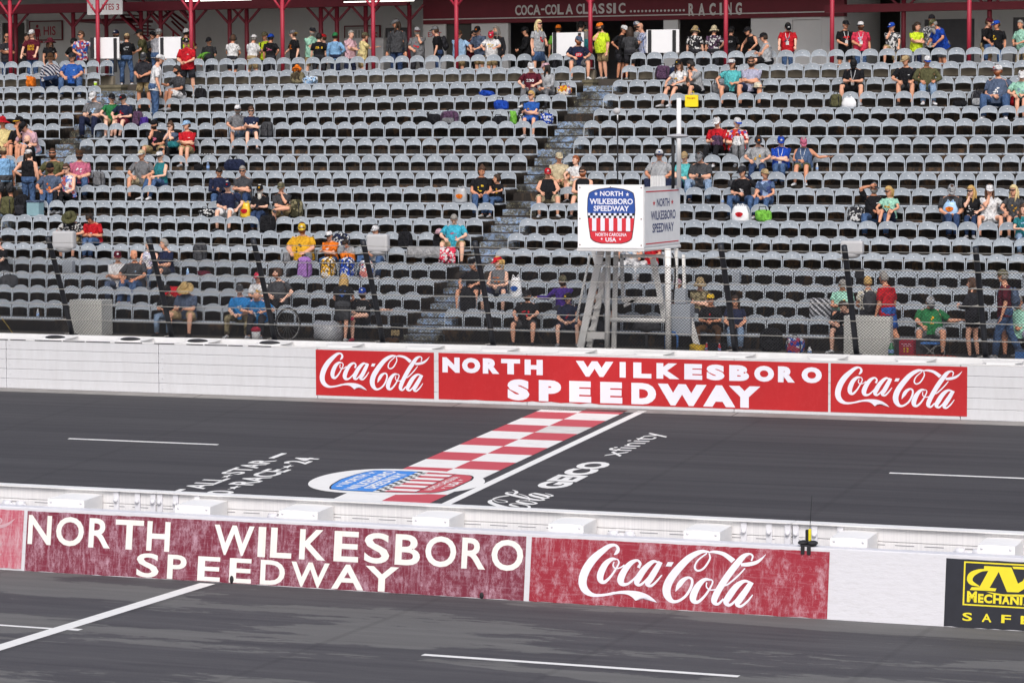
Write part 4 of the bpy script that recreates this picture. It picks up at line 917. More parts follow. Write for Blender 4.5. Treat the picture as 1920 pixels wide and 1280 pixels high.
# ================================================================== PEOPLE
CN = dict(black='1d1d21', dk='303036', grey='77787c', lgrey='a9abaf', dgrey='48494d', white='e6e6e8', red='c8202c', maroon='5e1c2c', navy='232a45', blue='2f5fb0', royal='1f4bb4', sky='86b4df', lblue='a6c9ec', teal='2c7c84',
          aqua='5fc0c4', turq='45b3cf', mint='a6dcc6', green='2f7d4b', lime='7cc24a', hiv='d3ec35', yellow='ecc23a', pyel='ead79a', orange='ea7a22', pink='c56a86', ppink='d8b0bb', hot='d53a55', purple='4c2f8e', olive='5c5b3e', khaki='a8936d', tan='b79f78', beige='cdbf9f',
          brown='5a3f2b', jean='4a648c', djean='33466a', ljean='8da5c2', camo='6f6a52', straw='cdae74', cream='e4dcc6', bluegrey='55637c', plum='59405a', lav='b4b4cc', gold='e0a92c', denim='4d6182')
HAIR = dict(brown='4a3222', black='1f1a18', grey='8b8782', blond='b8955a', lblond='cdb98a', red='8a4a26', white='c9c6c0', dbrown='33241a')
SKIN = ['dba58a', 'd0977a', 'e2b29a', 'c98c6e', 'd69f84', 'a06c4e']
def cloth(c, pat=None):
    k = f"fabric_{c}_{pat or 'plain'}"
    if k in MATS: return MATS[k]
    m, t, b = new_mat(k); col = srgb(CN.get(c, c)); v = coords(t)
    f = noise(t, v, 9, 5, .6, .3, .75); cc = mix(t, f, tuple(x * .62 for x in col), tuple(min(.9, x * 1.08) for x in col))  # darker patches put soft fold shading into the fabric colour
    if pat in ('floral', 'camo', 'hawaii', 'tie'):
        vs = N(t, "ShaderNodeTexVoronoi"); vs.inputs['Scale'].default_value = {'floral': 22, 'camo': 14, 'hawaii': 16, 'tie': 9}[pat]; t.links.new(v, vs.inputs['Vector'])
        r = N(t, "ShaderNodeValToRGB"); r.color_ramp.interpolation = 'CONSTANT'; e = r.color_ramp.elements
        pal = {'floral': ['202024', CN.get(c, c), 'dcdcdc', CN.get(c, c)], 'camo': ['4a4636', '8d8468', '2f2d22', '6f6a52'], 'hawaii': [CN.get(c, c), 'e8e4e0', 'b8402c', '2f5fb0'], 'tie': [CN.get(c, c), '9fb4d8', '3c4a80', CN.get(c, c)]}[pat]
        e[0].color = rgba(srgb(pal[0])); e[1].color = rgba(srgb(pal[1])); e[1].position = .3
        for i, p in ((2, .5), (3, .75)): x = e.new(p); x.color = rgba(srgb(pal[i]))
        t.links.new(vs.outputs['Color'], r.inputs[0]); cc = mix(t, .8, cc, r.outputs[0])
    if pat in ('stripe', 'plaid'):
        w1 = N(t, "ShaderNodeTexWave", bands_direction='X' if pat == 'plaid' else 'DIAGONAL'); w1.inputs['Scale'].default_value = 5 if pat == 'stripe' else 9; t.links.new(v, w1.inputs['Vector'])
        r = N(t, "ShaderNodeValToRGB"); r.color_ramp.elements[0].position = .45; r.color_ramp.elements[1].position = .55; t.links.new(w1.outputs[1], r.inputs[0]); cc = mix(t, mul(t, r.outputs[0], .65), cc, srgb('d9d9df'))
        if pat == 'plaid': w2 = N(t, "ShaderNodeTexWave", bands_direction='Z'); w2.inputs['Scale'].default_value = 9; t.links.new(v, w2.inputs['Vector']); cc = mix(t, mul(t, w2.outputs[1], .5), cc, srgb('d9d9df'))
    t.links.new(cc, b.inputs['Base Color']); b.inputs['Roughness'].default_value = .85; b.inputs['Specular IOR Level'].default_value = .2
    bump(t, b, noise(t, coords(t, (1, 1, .6)), 14, 3, .5, .3, .7), .9, .05); MATS[k] = m; return m
def skin_mat(i):
    return plain(f"skin_{i}", SKIN[i], .55, 0, .1, 12, .35)
def hair_mat(c): return plain("hair_" + c, HAIR[c], .7, 0, .3, 30)
PENDING = []
def nrm(v): v = np.array(v, float); return v / (np.linalg.norm(v) + 1e-9)
def rotm(ax, a):
    ax = nrm(ax); K = np.array([[0, -ax[2], ax[1]], [ax[2], 0, -ax[0]], [-ax[1], ax[0], 0]]); return np.eye(3) + math.sin(a) * K + (1 - math.cos(a)) * K @ K
def ik(a, b, l1, l2, pole):
    a, b = np.array(a, float), np.array(b, float); d = b - a; L = np.linalg.norm(d); mx = (l1 + l2) * .995
    if L > mx: b = a + d / L * mx; d = b - a; L = mx
    c = max(-1, min(1, (l1 * l1 + L * L - l2 * l2) / (2 * l1 * L))); u = d / L; p = np.array(pole, float); p = p - u * (p @ u); p = nrm(p)
    return a + u * (l1 * c) + p * (l1 * math.sqrt(1 - c * c)), b
def hand_shape(w_, d, side, up, curl, sc):
    """palm, four unequal bent fingers and a thumb; w_ wrist, d direction of the hand, side towards the thumb, up out of the back of the hand"""
    d = nrm(d); side = nrm(np.array(side) - d * (np.array(side) @ d)); up = np.cross(d, side); V = []; F = []
    def addm(v, f): o = len(V); V.extend(v); F.extend([tuple(i + o for i in q) for q in f])
    def ring(c, a, b): return [c + side * a * math.cos(t) + up * b * math.sin(t) for t in np.linspace(0, 2 * math.pi, 9)[:-1]]
    addm(*loft([ring(w_ - d * .01, .024 * sc, .02 * sc), ring(w_ + d * .035 * sc, .036 * sc, .017 * sc), ring(w_ + d * .085 * sc, .04 * sc, .014 * sc), ring(w_ + d * .095 * sc, .034 * sc, .008 * sc)]))
    for k, (o, L) in enumerate(((.03, .065), (.011, .075), (-.009, .07), (-.028, .055))):
        p0 = w_ + d * .082 * sc + side * o * sc; a1 = curl * (.6 + .15 * k); p1 = p0 + (d * math.cos(a1) - up * math.sin(a1)) * L * .5 * sc; a2 = a1 + curl * .9; p2 = p1 + (d * math.cos(a2) - up * math.sin(a2)) * L * .5 * sc
        addm(*tube([p0, p1, p2], [.0092 * sc, .0085 * sc, .007 * sc], 6))
    p0 = w_ + d * .03 * sc + side * .026 * sc; p1 = p0 + nrm(d * .7 + side * .75 - up * .2) * .038 * sc; p2 = p1 + nrm(d * .95 + side * .25 - up * .4) * .032 * sc
    addm(*tube([p0, p1, p2], [.012 * sc, .0105 * sc, .008 * sc], 6)); return V, F
class Part:
    def __init__(s): s.v = []; s.f = []
    def add(s, v, f):
        o = len(s.v); s.v.extend([tuple(map(float, p)) for p in v]); s.f.extend([tuple(i + o for i in q) for q in f])
ARM_STD = 'down'; ROWP = {}
def person(px, hy, loc, spec, label):
    T = {}; fl = set()
    for k in spec.split():
        if ':' in k: a, b = k.split(':', 1); T[a] = b
        else: fl.add(k)
    g = lambda k, d=0.0: float(T.get(k, d))
    sit = loc[0] == 'r'; fat = g('f', 1.0); lean = R(g('ln', 4 if sit else 2)); yaw = R(g('y', 8)); hyaw = R(g('hy', 0)); nod = R(g('n', 0)); sk = int(T.get('sk', (px * 7 + int(hy)) % 5))
    fem = 'w' in fl; kid = 'kid' in fl; pr_ = random.Random(int(px * 13 + hy * 7))
    yaw += R(pr_.uniform(-9, 9)); lean += R(pr_.uniform(-4, 7)); hyaw += R(pr_.uniform(-16, 16)); nod += R(pr_.uniform(-3, 12))
    if 'a' not in T or T['a'] == 'lap': T['a'] = pr_.choice(['lap', 'knees', 'lap,knees', 'cross', 'side,lap', 'hold', 'lap'] if loc[0] == 'r' else ['down', 'hold', 'down,hips', 'hold,down', 'cross', 'down'])
    if 'l' not in T: T['l'] = pr_.choice(['std', 'std', 'apart', 'stretch', 'close'] if loc[0] == 'r' else ['std', 'std', 'wide'])
    if sit: r = int(loc[1:]); Y = rowY(r) - .19; F0 = rowF(r)
    elif loc[0] == 'f': r = int(loc[1:]); Y = rowY(r) - .38; F0 = rowF(r)
    elif loc[0] == 'k': Y = float(loc[1:]); F0 = rowF(1)
    else: Y = float(loc[1:]); F0 = CONC
    pz = .45 if sit else .93                                    # pelvis height
    X = at(px, Y, F0 + pz + .3)
    # overall size from how tall the figure stands in the photo
    zt = on_y(px, hy, Y)[1]; nominal = (pz + .80 * math.cos(lean) * (1 - .05 * (nod > .3))) if 'bend' not in fl else 1.3
    s = (zt - F0 - (.36 if sit else 0)) / (nominal - (.36 if sit else 0)); s = max(.62 if kid else .84, min(1.14, s))
    seat = .36
    PZ = (seat + .10) if sit else .93 * s
    root = tag(empty("person", (X, Y, F0), yaw), label, "person", "people in the grandstand")
    up = np.array([0, -math.sin(lean), math.cos(lean)]); fw = np.array([0, -math.cos(lean), -math.sin(lean)]); rt = np.array([1., 0, 0])
    if 'tw' in T: a = R(g('tw')); rt = np.array([math.cos(a), math.sin(a), 0]); fw = np.cross(up, rt) * -1 if False else nrm(np.cross(rt, up)); fw = fw if fw[1] < 0 or abs(a) > 1.3 else -fw
    pel = np.array([0, 0, PZ]); belly = max(0, fat - 1)
    wsc = .9 if fem else 1.0
    prof = [(-.10, .150, .105, 0), (-.03, .172, .125, .0), (.07, .165 + .10 * belly, .118 + .12 * belly, .02 + .14 * belly), (.18, (.150 if fem else .158) + .09 * belly, .112 + .12 * belly, .02 + .14 * belly), (.30, .168 + .05 * belly, .118 + .05 * belly + (.02 if fem else 0), .02 + .05 * belly), (.40, .175 * wsc, .105, .01), (.455, .150 * wsc, .085, 0), (.49, .085, .066, 0)]
    def tor(h, a, b, o, gr=0, n=14): c = pel + up * h * s + fw * o * s; return [c + rt * (a * s * fk + gr) * math.cos(t) + fw * (b * s * fk + gr) * math.sin(t) for t in np.linspace(0, 2 * math.pi, n + 1)[:-1]]
    fk = (1.0 if kid else 1.09) + .12 * belly
    shz = .412; SW = (.188 * wsc + .022 * belly)
    sh = {q: pel + up * shz * s + rt * q * SW * s for q in (1, -1)}
    hc = pel + up * .665 * s + np.array([0, -.015, 0]) + fw * .02 * s       # head centre
    nk = pel + up * .49 * s
    H = rotm((0, 0, 1), hyaw) @ rotm((1, 0, 0), lean * .3 + nod); hx, hf, hu = H @ np.array([1., 0, 0]), H @ np.array([0, -1., 0]), H @ np.array([0, 0, 1.])
    hc = hc + (hf * math.sin(nod) * .05 + up * (-.03 * math.sin(max(nod, 0)))) * s
    HS = s ** .5 if s < 1 else s ** .7; HS *= (1.08 if kid else 1.0)
    body = Part()
    body.add(*loft([tor(*p) for p in prof] + [[nk + hf * 0 + (rt * math.cos(t) + fw * math.sin(t)) * .056 * s + up * .02 for t in np.linspace(0, 2 * math.pi, 15)[:-1]], [hc - hu * .06 * HS - hf * .005 + (hx * math.cos(t) + hf * math.sin(t)) * .052 * s for t in np.linspace(0, 2 * math.pi, 15)[:-1]]]))
    hp = [(-.118, .022, .02, .05), (-.105, .046, .045, .036), (-.075, .062, .068, .018), (-.03, .071, .086, .006), (.02, .075, .094, 0), (.06, .073, .092, -.003), (.092, .058, .074, -.006), (.112, .034, .045, -.006), (.12, .01, .012, -.006)]
    hring = lambda z, a, b, o, gr=0, n=14: [hc + hu * z * HS + hf * o * HS + (hx * (a * HS + gr) * math.cos(t) + hf * (b * HS + gr) * math.sin(t)) for t in np.linspace(0, 2 * math.pi, n + 1)[:-1]]
    body.add(*loft([hring(*p) for p in hp]))
    # ---- arms
    L1, L2 = .285 * s, .25 * s
    arms = T.get('a', 'lap' if sit else 'down').split(','); arms = arms * 2 if len(arms) == 1 else arms   # left (viewer's right, +x), right
    kz = PZ + .02
    def target(kind, q):
        so = sh[q]
        if kind == 'lap': return np.array([q * .05, -.30 * s, kz + .12]), (q * .8, .3, -.6)
        if kind == 'knees': return np.array([q * .17, -.42 * s, kz + .13]), (q * .8, .2, -.3)
        if kind == 'phone': return so * 0 + np.array([q * .045, so[1] - .30 * s, so[2] - .24 * s]), (q * .7, .1, -.9)
        if kind == 'cross': return np.array([-q * .11 * s, so[1] - .2 * s * (1 + belly * .6), so[2] - .23 * s + q * .02]), (q * .9, -.1, -.6)
        if kind == 'chin': return hc + hf * .10 * s - hu * .16 * s + hx * q * .03, (q * .5, -.3, -1)
        if kind == 'out': return so + np.array([q * .46 * s, -.02, -.16 * s]), (0, .4, -1)
        if kind == 'cap': return hc + hx * q * .12 * s + hu * .06 * s + hf * .06, (q * 1, .1, .2)
        if kind == 'hang': return np.array([q * .27 * s, -.16, PZ + .03]), (q * .6, .8, 0)
        if kind == 'down': return so + np.array([q * .085 * s, -.05, -.515 * s]), (q * .4, 1, 0)
        if kind == 'hips': return pel + np.array([q * .19 * s, -.04, .06]), (q * 1, .6, 0)
        if kind == 'chair': return np.array([q * .22, -.40 * s, PZ + .0]), (q * 1, .3, 0)
        if kind == 'hold': return np.array([q * .08, so[1] - .27 * s, so[2] - .34 * s]), (q * .8, .2, -.8)
        if kind == 'fwd': return so + np.array([q * .02, -.45 * s, -.12 * s]), (q * .5, 0, -1)
        if kind == 'up': return so + np.array([q * .14 * s, -.18 * s, .30 * s]), (q * 1, .1, -.6)
        if kind == 'rest': return so + np.array([q * .28 * s, -.22 * s, .06 * s]), (q * .7, -.3, -.8)
        if kind == 'side': return np.array([q * .33, -.30, kz + .08]), (q * 1, .6, 0)
        return so + np.array([q * .1, 0, -.5 * s]), (q, 1, 0)
    armpts = {}; extras = []
    for q, kind in ((1, arms[0]), (-1, arms[1])):
        tg, pole = target(kind, q)
        if kind not in ('lap', 'knees', 'hang', 'chair', 'side') and abs(lean) > .2 and kind == 'down': pass
        el, wr = ik(sh[q], tg, L1, L2, pole); armpts[q] = (sh[q], el, wr); fr = 1.1 + .25 * belly + (-.12 if fem else 0)
        body.add(*tube([sh[q] - rt * q * .03, sh[q], sh[q] + (el - sh[q]) * .5, el, el + (wr - el) * .35, wr + (wr - el) * .04], [.05 * fr * s, .054 * fr * s, .047 * fr * s, .037 * fr * s, .039 * fr * s, .025 * s], 9))
        d = nrm(wr - el); extras.append(hand_shape(wr, d + (np.array([0, 0, -.25]) if kind in ('lap', 'knees', 'chair', 'out', 'side') else 0), (-q, -.3, .2), None, {'phone': 1.1, 'chin': 1.2, 'hold': 1.1, 'cross': .7, 'lap': .8}.get(kind, .45), s))
    # ---- legs
    lg = T.get('l', 'std'); legs = {}
    if sit:
        spread = {'std': .13 if fem else .165, 'apart': .25, 'close': .085, 'cross': .15, 'up': .10, 'side': .13}.get(lg, .13)
        fl_z = .075
        for q in (1, -1):
            hip = pel + np.array([q * .09 * s, -.02, -.02])
            kn = np.array([q * spread * s, -.42 * s, max(.40, .47 * s) + .02]); an = np.array([q * spread * .95 * s, -.45 * s, fl_z])
            if lg == 'up': kn = np.array([q * spread, -.36 * s, .66 * s + .02]); an = np.array([q * .09, -.60 * s, .36])
            if lg == 'cross' and q == 1: kn = np.array([.20 * s, -.40 * s, .58]); an = np.array([-.14 * s, -.46 * s, .54])
            if lg == 'stretch' : an = np.array([q * spread, -.62 * s, fl_z])
            legs[q] = (hip, kn, an)
    else:
        for q in (1, -1):
            ph = {'walk': q * .17, 'std': .0}.get(lg, 0.0); w_ = .16 if lg == 'wide' else .10
            hip = pel + np.array([q * .085 * s, 0, -.03]); kn = np.array([q * w_ * s, -.03 - ph * .7, .49 * s]); an = np.array([q * w_ * 1.05 * s, .02 - ph * 1.3 + (.06 if ph < 0 else 0), .08 + (.03 if ph < 0 else 0)]); legs[q] = (hip, kn, an)
            if lg == 'knee' and q == -1: legs[q] = (hip, np.array([-.13, -.40, .92 * s]), np.array([-.14, -.42, .46 * s]))
    lf = (1.08 + .35 * belly) * s * (.97 if fem else 1)
    for q, (hip, kn, an) in legs.items():
        body.add(*tube([hip, hip + (kn - hip) * .45, kn, kn + (an - kn) * .35, an, an + (an - kn) * .08], [.083 * lf, .073 * lf, .053 * lf, .055 * lf, .036 * s, .034 * s], 9))
    bo_ = MB(); bo_.add(body.v, body.f, None, True); ob_ = bo_.build("body", skin_mat(sk), root)
    ear = Part()
    for q in (1, -1): ear.add(*ellipsoid(hc + hx * q * .077 * HS - hf * .005 - hu * .008, (.014 * HS, .02 * HS, .03 * HS), 8, 6))
    nose = [hc + hf * .088 * HS + hu * .015 * HS, hc + hf * .108 * HS - hu * .025 * HS, hc + hf * .09 * HS - hu * .035 * HS]; ear.add(*tube(nose, [.008 * HS, .015 * HS, .013 * HS], 6))
    for v, f in extras: ear.add(v, f)
    PENDING.append((ob_, ear, .021 * max(s, .8)))
    def part(name, P_, m, smooth=True):
        b_ = MB(); b_.add(P_.v, P_.f, None, smooth); return b_.build(name, m, root)
    # ---- face
    if 'g' in fl:
        P_ = Part(); pts = []
        for a in np.linspace(-1.25, 1.25, 9): pts.append(hc + hu * .022 * HS + hx * math.sin(a) * .083 * HS + hf * (math.cos(a) * .098 + .006) * HS)
        P_.add(*tube(pts, [.006, .012, .021, .02, .012, .02, .021, .012, .006], 6)); part("sunglasses", P_, plain("dark_lens", T.get('gc', '15151a'), .2, 0, .1, 6, .6))
    elif 'gl' in fl or True:
        P_ = Part()
        for q in (1, -1): P_.add(*ellipsoid(hc + hf * .083 * HS + hx * q * .032 * HS + hu * .02 * HS, (.013 * HS, .012 * HS, .008 * HS), 8, 5))
        part("eyes", P_, plain("eye_dark", '2b211c', .4))
    P_ = Part(); P_.add(*ellipsoid(hc + hf * .082 * HS - hu * .062 * HS, (.024 * HS, .014 * HS, .006 * HS), 8, 5)); part("mouth", P_, plain("lips", '8d4a42', .6))
    # ---- hair and hat
    hr = T.get('h', 'brown:short').split(':'); hcol = hr[0]; hst = hr[1] if len(hr) > 1 else 'short'
    hashat = any(k in T for k in ('cap', 'capb', 'hat', 'bkt', 'vis'))
    def shell(keep, gr, name, m):
        v, f = ellipsoid((0, 0, 0), (.076, .097, .118), 16, 12, None, keep); us = sorted({i for q in f for i in q}); ix = {a: b for b, a in enumerate(us)}; P_ = Part(); P_.add([hc + (hx * v[i][0] - hf * v[i][1] + hu * v[i][2]) * HS * gr for i in us], [tuple(ix[i] for i in q) for q in f])
        ob = part(name, P_, m); so_ = ob.modifiers.new("thickness", 'SOLIDIFY'); so_.thickness = .012; so_.offset = 1; return ob
    if hst not in ('bald',):
        top = .0 if hashat else 2
        shell(lambda p: (p[2] > .42 if not hashat else False) or (p[1] > -.15 - .3 * (p[2] > .25) and p[2] > (-.55 if hst == 'short' else -.8) and not (p[1] < .1 and p[2] < -.1 and hst == 'short')), 1.06 if hst == 'short' else 1.1, "hair", hair_mat(hcol))
        if hst in ('long', 'pony', 'bun'):
            P_ = Part()
            if hst == 'long':
                ch = [hc - hf * .06 * HS + hu * .06 * HS, hc - hf * .085 * HS - hu * .06 * HS, hc - hf * .08 * HS - up * .2 * s, hc - hf * .05 * HS - up * .34 * s]
                P_.add(*loft([[c + hx * a * math.cos(t) + hf * b_ * math.sin(t) for t in np.linspace(0, 2 * math.pi, 11)[:-1]] for c, a, b_ in zip(ch, (.07, .088, .1, .055), (.04, .045, .035, .015))]))
                for q in (1, -1): P_.add(*tube([hc + hx * q * .072 * HS + hu * .05 * HS, hc + hx * q * .088 * HS - hu * .05 * HS, hc + hx * q * .088 * HS - up * .17 * s + hf * .03, hc + hx * q * .075 * HS - up * .28 * s + hf * .05], [.02, .028, .028, .01], 7))
            elif hst == 'pony': P_.add(*tube([hc - hf * .09 * HS + hu * .04, hc - hf * .14 * HS, hc - hf * .13 * HS - up * .12 * s, hc - hf * .11 * HS - up * .22 * s], [.022, .03, .026, .008], 7))
            else: P_.add(*ellipsoid(hc - hf * .04 * HS + hu * .125 * HS, .04 * HS, 8, 6))
            part("hair_length", P_, hair_mat(hcol))
    if 'bd' in T: shell(lambda p: p[1] < .05 and p[2] < -.28, 1.07 if 'lbd' not in fl else 1.12, "beard", hair_mat(T['bd']))
    if 'lbd' in fl: P_ = Part(); P_.add(*tube([hc + hf * .07 - hu * .09, hc + hf * .08 - hu * .2, hc + hf * .07 - hu * .33], [.05, .05, .012], 8)); part("long_beard", P_, hair_mat(T['bd']))
    def dome(col, gr=1.13, z0=.012, name="cap", zs=1.0):
        P_ = Part(); rs = []
        for z, q in ((0, 1), (.035, .99), (.065, .92), (.092, .76), (.11, .5), (.12, .14)): rs.append([hc + hu * (z0 + z * zs) * HS + hf * .0 + (hx * .08 * q * gr * HS * math.cos(t) + hf * .1 * q * gr * HS * math.sin(t)) for t in np.linspace(0, 2 * math.pi, 17)[:-1]])
        P_.add(*loft(rs)); return part(name, P_, cloth(col))
    for key in ('cap', 'capb', 'vis'):
        if key in T:
            c = T[key].split('/'); c2 = c[1] if len(c) > 1 else c[0]; d = hf if key != 'capb' else -hf
            cp = dome(c[0])
            P_ = Part(); inn = []; out_ = []
            for a in np.linspace(-1.15, 1.15, 9):
                base = hc + hu * .022 * HS + hx * math.sin(a) * .088 * HS + d * math.cos(a) * .108 * HS; inn.append(base); out_.append(base + d * .075 * math.cos(a) ** .7 * HS - hu * .022 * HS * (math.cos(a)) + hx * math.sin(a) * .004)
            n = len(inn); P_.add(inn + out_ + [p + hu * .008 for p in inn] + [p + hu * .008 for p in out_], [(i, i + 1, n + i + 1, n + i) for i in range(n - 1)] + [(2 * n + i, 3 * n + i, 3 * n + i + 1, 2 * n + i + 1) for i in range(n - 1)] + [(n + i, n + i + 1, 3 * n + i + 1, 3 * n + i) for i in range(n - 1)])
            b_ = MB(); b_.add(P_.v, P_.f, None, True); b_.build("brim", cloth(c2), cp)
            if len(c) > 2: b_ = MB(); b_.ell(hc + d * .105 * HS + hu * .07 * HS, (.028, .012, .022), None, 8, 6); b_.build("badge", cloth(c[2]), cp)
    for key, wd, dr in (('hat', .105, .02), ('bkt', .065, .04)):
        if key in T:
            cp = dome(T[key], 1.15, .02, "hat", 1.05); P_ = Part(); rs = []
            for rr_, dz in ((0, .03), (wd * .55, .012), (wd, -dr), (wd, -dr - .006), (0, .02)): rs.append([hc + hu * dz * HS + (hx * (.091 + rr_) * HS * math.cos(t) + hf * (.113 + rr_) * HS * math.sin(t)) - hu * (.02 * math.cos(2 * t) * (rr_ / .17)) for t in np.linspace(0, 2 * math.pi, 19)[:-1]])
            P_.add(*loft(rs, cap=False)); b_ = MB(); b_.add(P_.v, P_.f, None, True); b_.build("brim", cloth(T[key]), cp)
    if 'hp' in fl:
        P_ = Part()
        for q in (1, -1): P_.add(*ellipsoid(hc + hx * q * .095 * HS, (.028, .04, .05), 8, 6))
        P_.add(*tube([hc + (hx * math.cos(a) * .1 + hu * math.sin(a) * .15) * HS for a in np.linspace(0, math.pi, 9)], .009, 6)); part("headset", P_, plain("headset_dark", T.get('hpc', '26282e'), .5))
    # ---- shirt
    tp = T.get('t', 'grey').split(':'); tc = tp[0]; style = tp[1] if len(tp) > 1 and tp[1] else 'tee'; pat = tp[2] if len(tp) > 2 else None
    P_ = Part(); gr = .013
    pr2 = [(-.115 if not sit else -.05, .165 + .06 * belly, .125 + .08 * belly, .02 + .1 * belly)] + prof[2:6] + [(.452, .148 * wsc, .084, 0), (.478, .09, .068, 0), (.492, .072, .062, 0)]
    if sit: pr2[0] = (-.03, .178 + .08 * belly, .13 + .10 * belly, .02 + .12 * belly)
    P_.add(*loft([tor(*p, gr) for p in pr2], cap=False))
    if style != 'tank':
        for q in (1, -1):
            so_, el, wr = armpts[q]; fr = (1.07 + .25 * belly) * s
            if style == 'long': P_.add(*tube([so_ - rt * q * .06 - up * .01, so_ + up * .004, so_ + (el - so_) * .5, el, el + (wr - el) * .5, wr - (wr - el) * .03], [.056 * s, .064 * s * (1 + .12 * belly), .06 * fr, .052 * fr, .048 * fr, .036 * s], 10))
            else: P_.add(*tube([so_ - rt * q * .06 - up * .01, so_ + up * .004, so_ + (el - so_) * .4, so_ + (el - so_) * (.78 if not fem else .55)], [.056 * s, .064 * s * (1 + .12 * belly), .064 * fr, .063 * fr], 10))
    part("shirt", P_, cloth(tc, pat))
    if style == 'polo': 
        P_ = Part(); P_.add(*loft([[nk + up * (dz * s) + (rt * math.cos(t) + fw * math.sin(t)) * r_ * s for t in np.linspace(0, 2 * math.pi, 13)[:-1]] for dz, r_ in ((-.02, .085), (.025, .072), (.03, .066))], cap=False)); part("collar", P_, cloth(tc))
    def front(u, v, back=False):       # a point on the chest: u across in metres, v height above the pelvis
        hs_ = [p[0] for p in prof]; A_ = np.interp(v, hs_, [p[1] for p in prof]) * s * fk + gr + .005; B_ = np.interp(v, hs_, [p[2] for p in prof]) * s * fk + gr + .005; O_ = np.interp(v, hs_, [p[3] for p in prof])
        th = math.asin(max(-.95, min(.95, u / A_))); sg = -1 if back else 1
        return pel + up * v * s + fw * O_ * s + rt * A_ * math.sin(th) * sg + fw * sg * B_ * math.cos(th)
    if 'pr' not in T and 'prb' not in T and style == 'tee' and not pat and abs(math.degrees(yaw)) < 70 and int(px * 3 + hy) % 10 < 6: T['pr'] = f"*{3 + int(px) % 4}/" + ('white', 'lgrey', 'red', 'gold', 'lblue')[int(px + hy) % 5]
    if 'pr' in T or 'prb' in T:
        bk = 'prb' in T; txt, pc = (T.get('pr') or T.get('prb')).split('/')[:2]; b_ = MB(); W_ = .105
        if txt == 'STP':
            b_.add([front(0, .27, bk)] + [front(.1 * math.cos(a), .27 + .062 * math.sin(a), bk) for a in np.linspace(0, 2 * math.pi, 21)[:-1]], [(0, 1 + i, 1 + (i + 1) % 20) for i in range(20)], cloth('red')); fr_ = lambda u, v: front(-.07 + .14 * u, .24 + .06 * v, bk) + fw * .003; put_text(b_, "STP", fr_, 0, 1, 0, 1, cloth('white'), .02)
        elif txt[0] == '*':     # a printed picture too small to read: loose blotches
            rg_ = random.Random(int(px)); n_ = int(txt[1:] or 6)
            for i in range(n_):
                cu, cv, ru, rv = rg_.uniform(-.07, .07), rg_.uniform(.17, .33), rg_.uniform(.015, .045), rg_.uniform(.01, .03); b_.add([front(cu, cv, bk)] + [front(cu + ru * math.cos(a) * rg_.uniform(.6, 1.2), cv + rv * math.sin(a) * rg_.uniform(.6, 1.2), bk) for a in np.linspace(0, 2 * math.pi, 10)[:-1]], [(0, 1 + k, 1 + (k + 1) % 9) for k in range(9)], cloth(pc))
        elif txt[0] == '.': b_.add([front(u, v) for u, v in ((.05, .32), (.1, .32), (.1, .335), (.05, .335))], [(0, 1, 2, 3)], cloth(pc))
        else:
            ls = txt.split('_'); hh = .15 / max(len(ls), 2)
            for i, l_ in enumerate(ls): put_text(b_, l_, lambda u, v, i=i: front(-W_ + 2 * W_ * u, .34 - (i + 1) * hh * 1.15 + hh * v, bk), 0, 1, 0, 1, cloth(pc), .03)
        b_.build("shirt_print", None, root)
    if 'lan' in fl:
        P_ = Part(); 
        for q in (1, -1): P_.add(*tube([front(q * .06, .46), front(q * .045, .35), front(0, .20)], .007, 5))
        part("lanyard", P_, cloth('white')); b_ = MB(); c = front(0, .15); b_.add([front(-.04, .2), front(.04, .2), front(.04, .09), front(-.04, .09)], [(0, 1, 2, 3)]); b_.build("pass_card", cloth('white'), root)
    # ---- trousers, shorts
    bp = T.get('b', 'jean:jeans').split(':'); bc = bp[0]; bst = bp[1] if len(bp) > 1 else 'jeans'; P_ = Part()
    P_.add(*loft([tor(h, a, b_2, o, .006) for h, a, b_2, o in ((-.135, .10, .08, 0), (-.10, .158, .112, 0), (-.03, .178, .13, 0), (.05, .17 + .08 * belly, .122 + .08 * belly, .01 + .08 * belly))]))
    for q, (hip, kn, an) in legs.items():
        if bst == 'jeans': P_.add(*tube([hip + (hip - kn) * .08, hip, hip + (kn - hip) * .5, kn, kn + (an - kn) * .45, an - (an - kn) * .03], [.08 * lf, .094 * lf, .083 * lf, .069 * lf, .065 * lf, .062 * s], 10))
        elif bst == 'slim': P_.add(*tube([hip + (hip - kn) * .08, hip, hip + (kn - hip) * .5, kn, kn + (an - kn) * .45, an], [.08 * lf, .088 * lf, .078 * lf, .058 * lf, .057 * lf, .04 * s], 10))
        else: e_ = hip + (kn - hip) * (.55 if bst == 'mini' else .86); P_.add(*tube([hip + (hip - kn) * .08, hip, hip + (e_ - hip) * .6, e_], [.08 * lf, .096 * lf, .092 * lf, .09 * lf], 10))
    if bst == 'skirt' and not sit: P_.add(*loft([[pel + np.array([.19 * math.cos(t) * s * k, .15 * math.sin(t) * s * k, -z * s]) for t in np.linspace(0, 2 * math.pi, 15)[:-1]] for z, k in ((-.03, .92), (.1, 1.05), (.38, 1.0))]))
    part("trousers" if bst in ('jeans', 'slim') else ("skirt" if bst == 'skirt' else "shorts"), P_, cloth(bc, bp[2] if len(bp) > 2 else None))
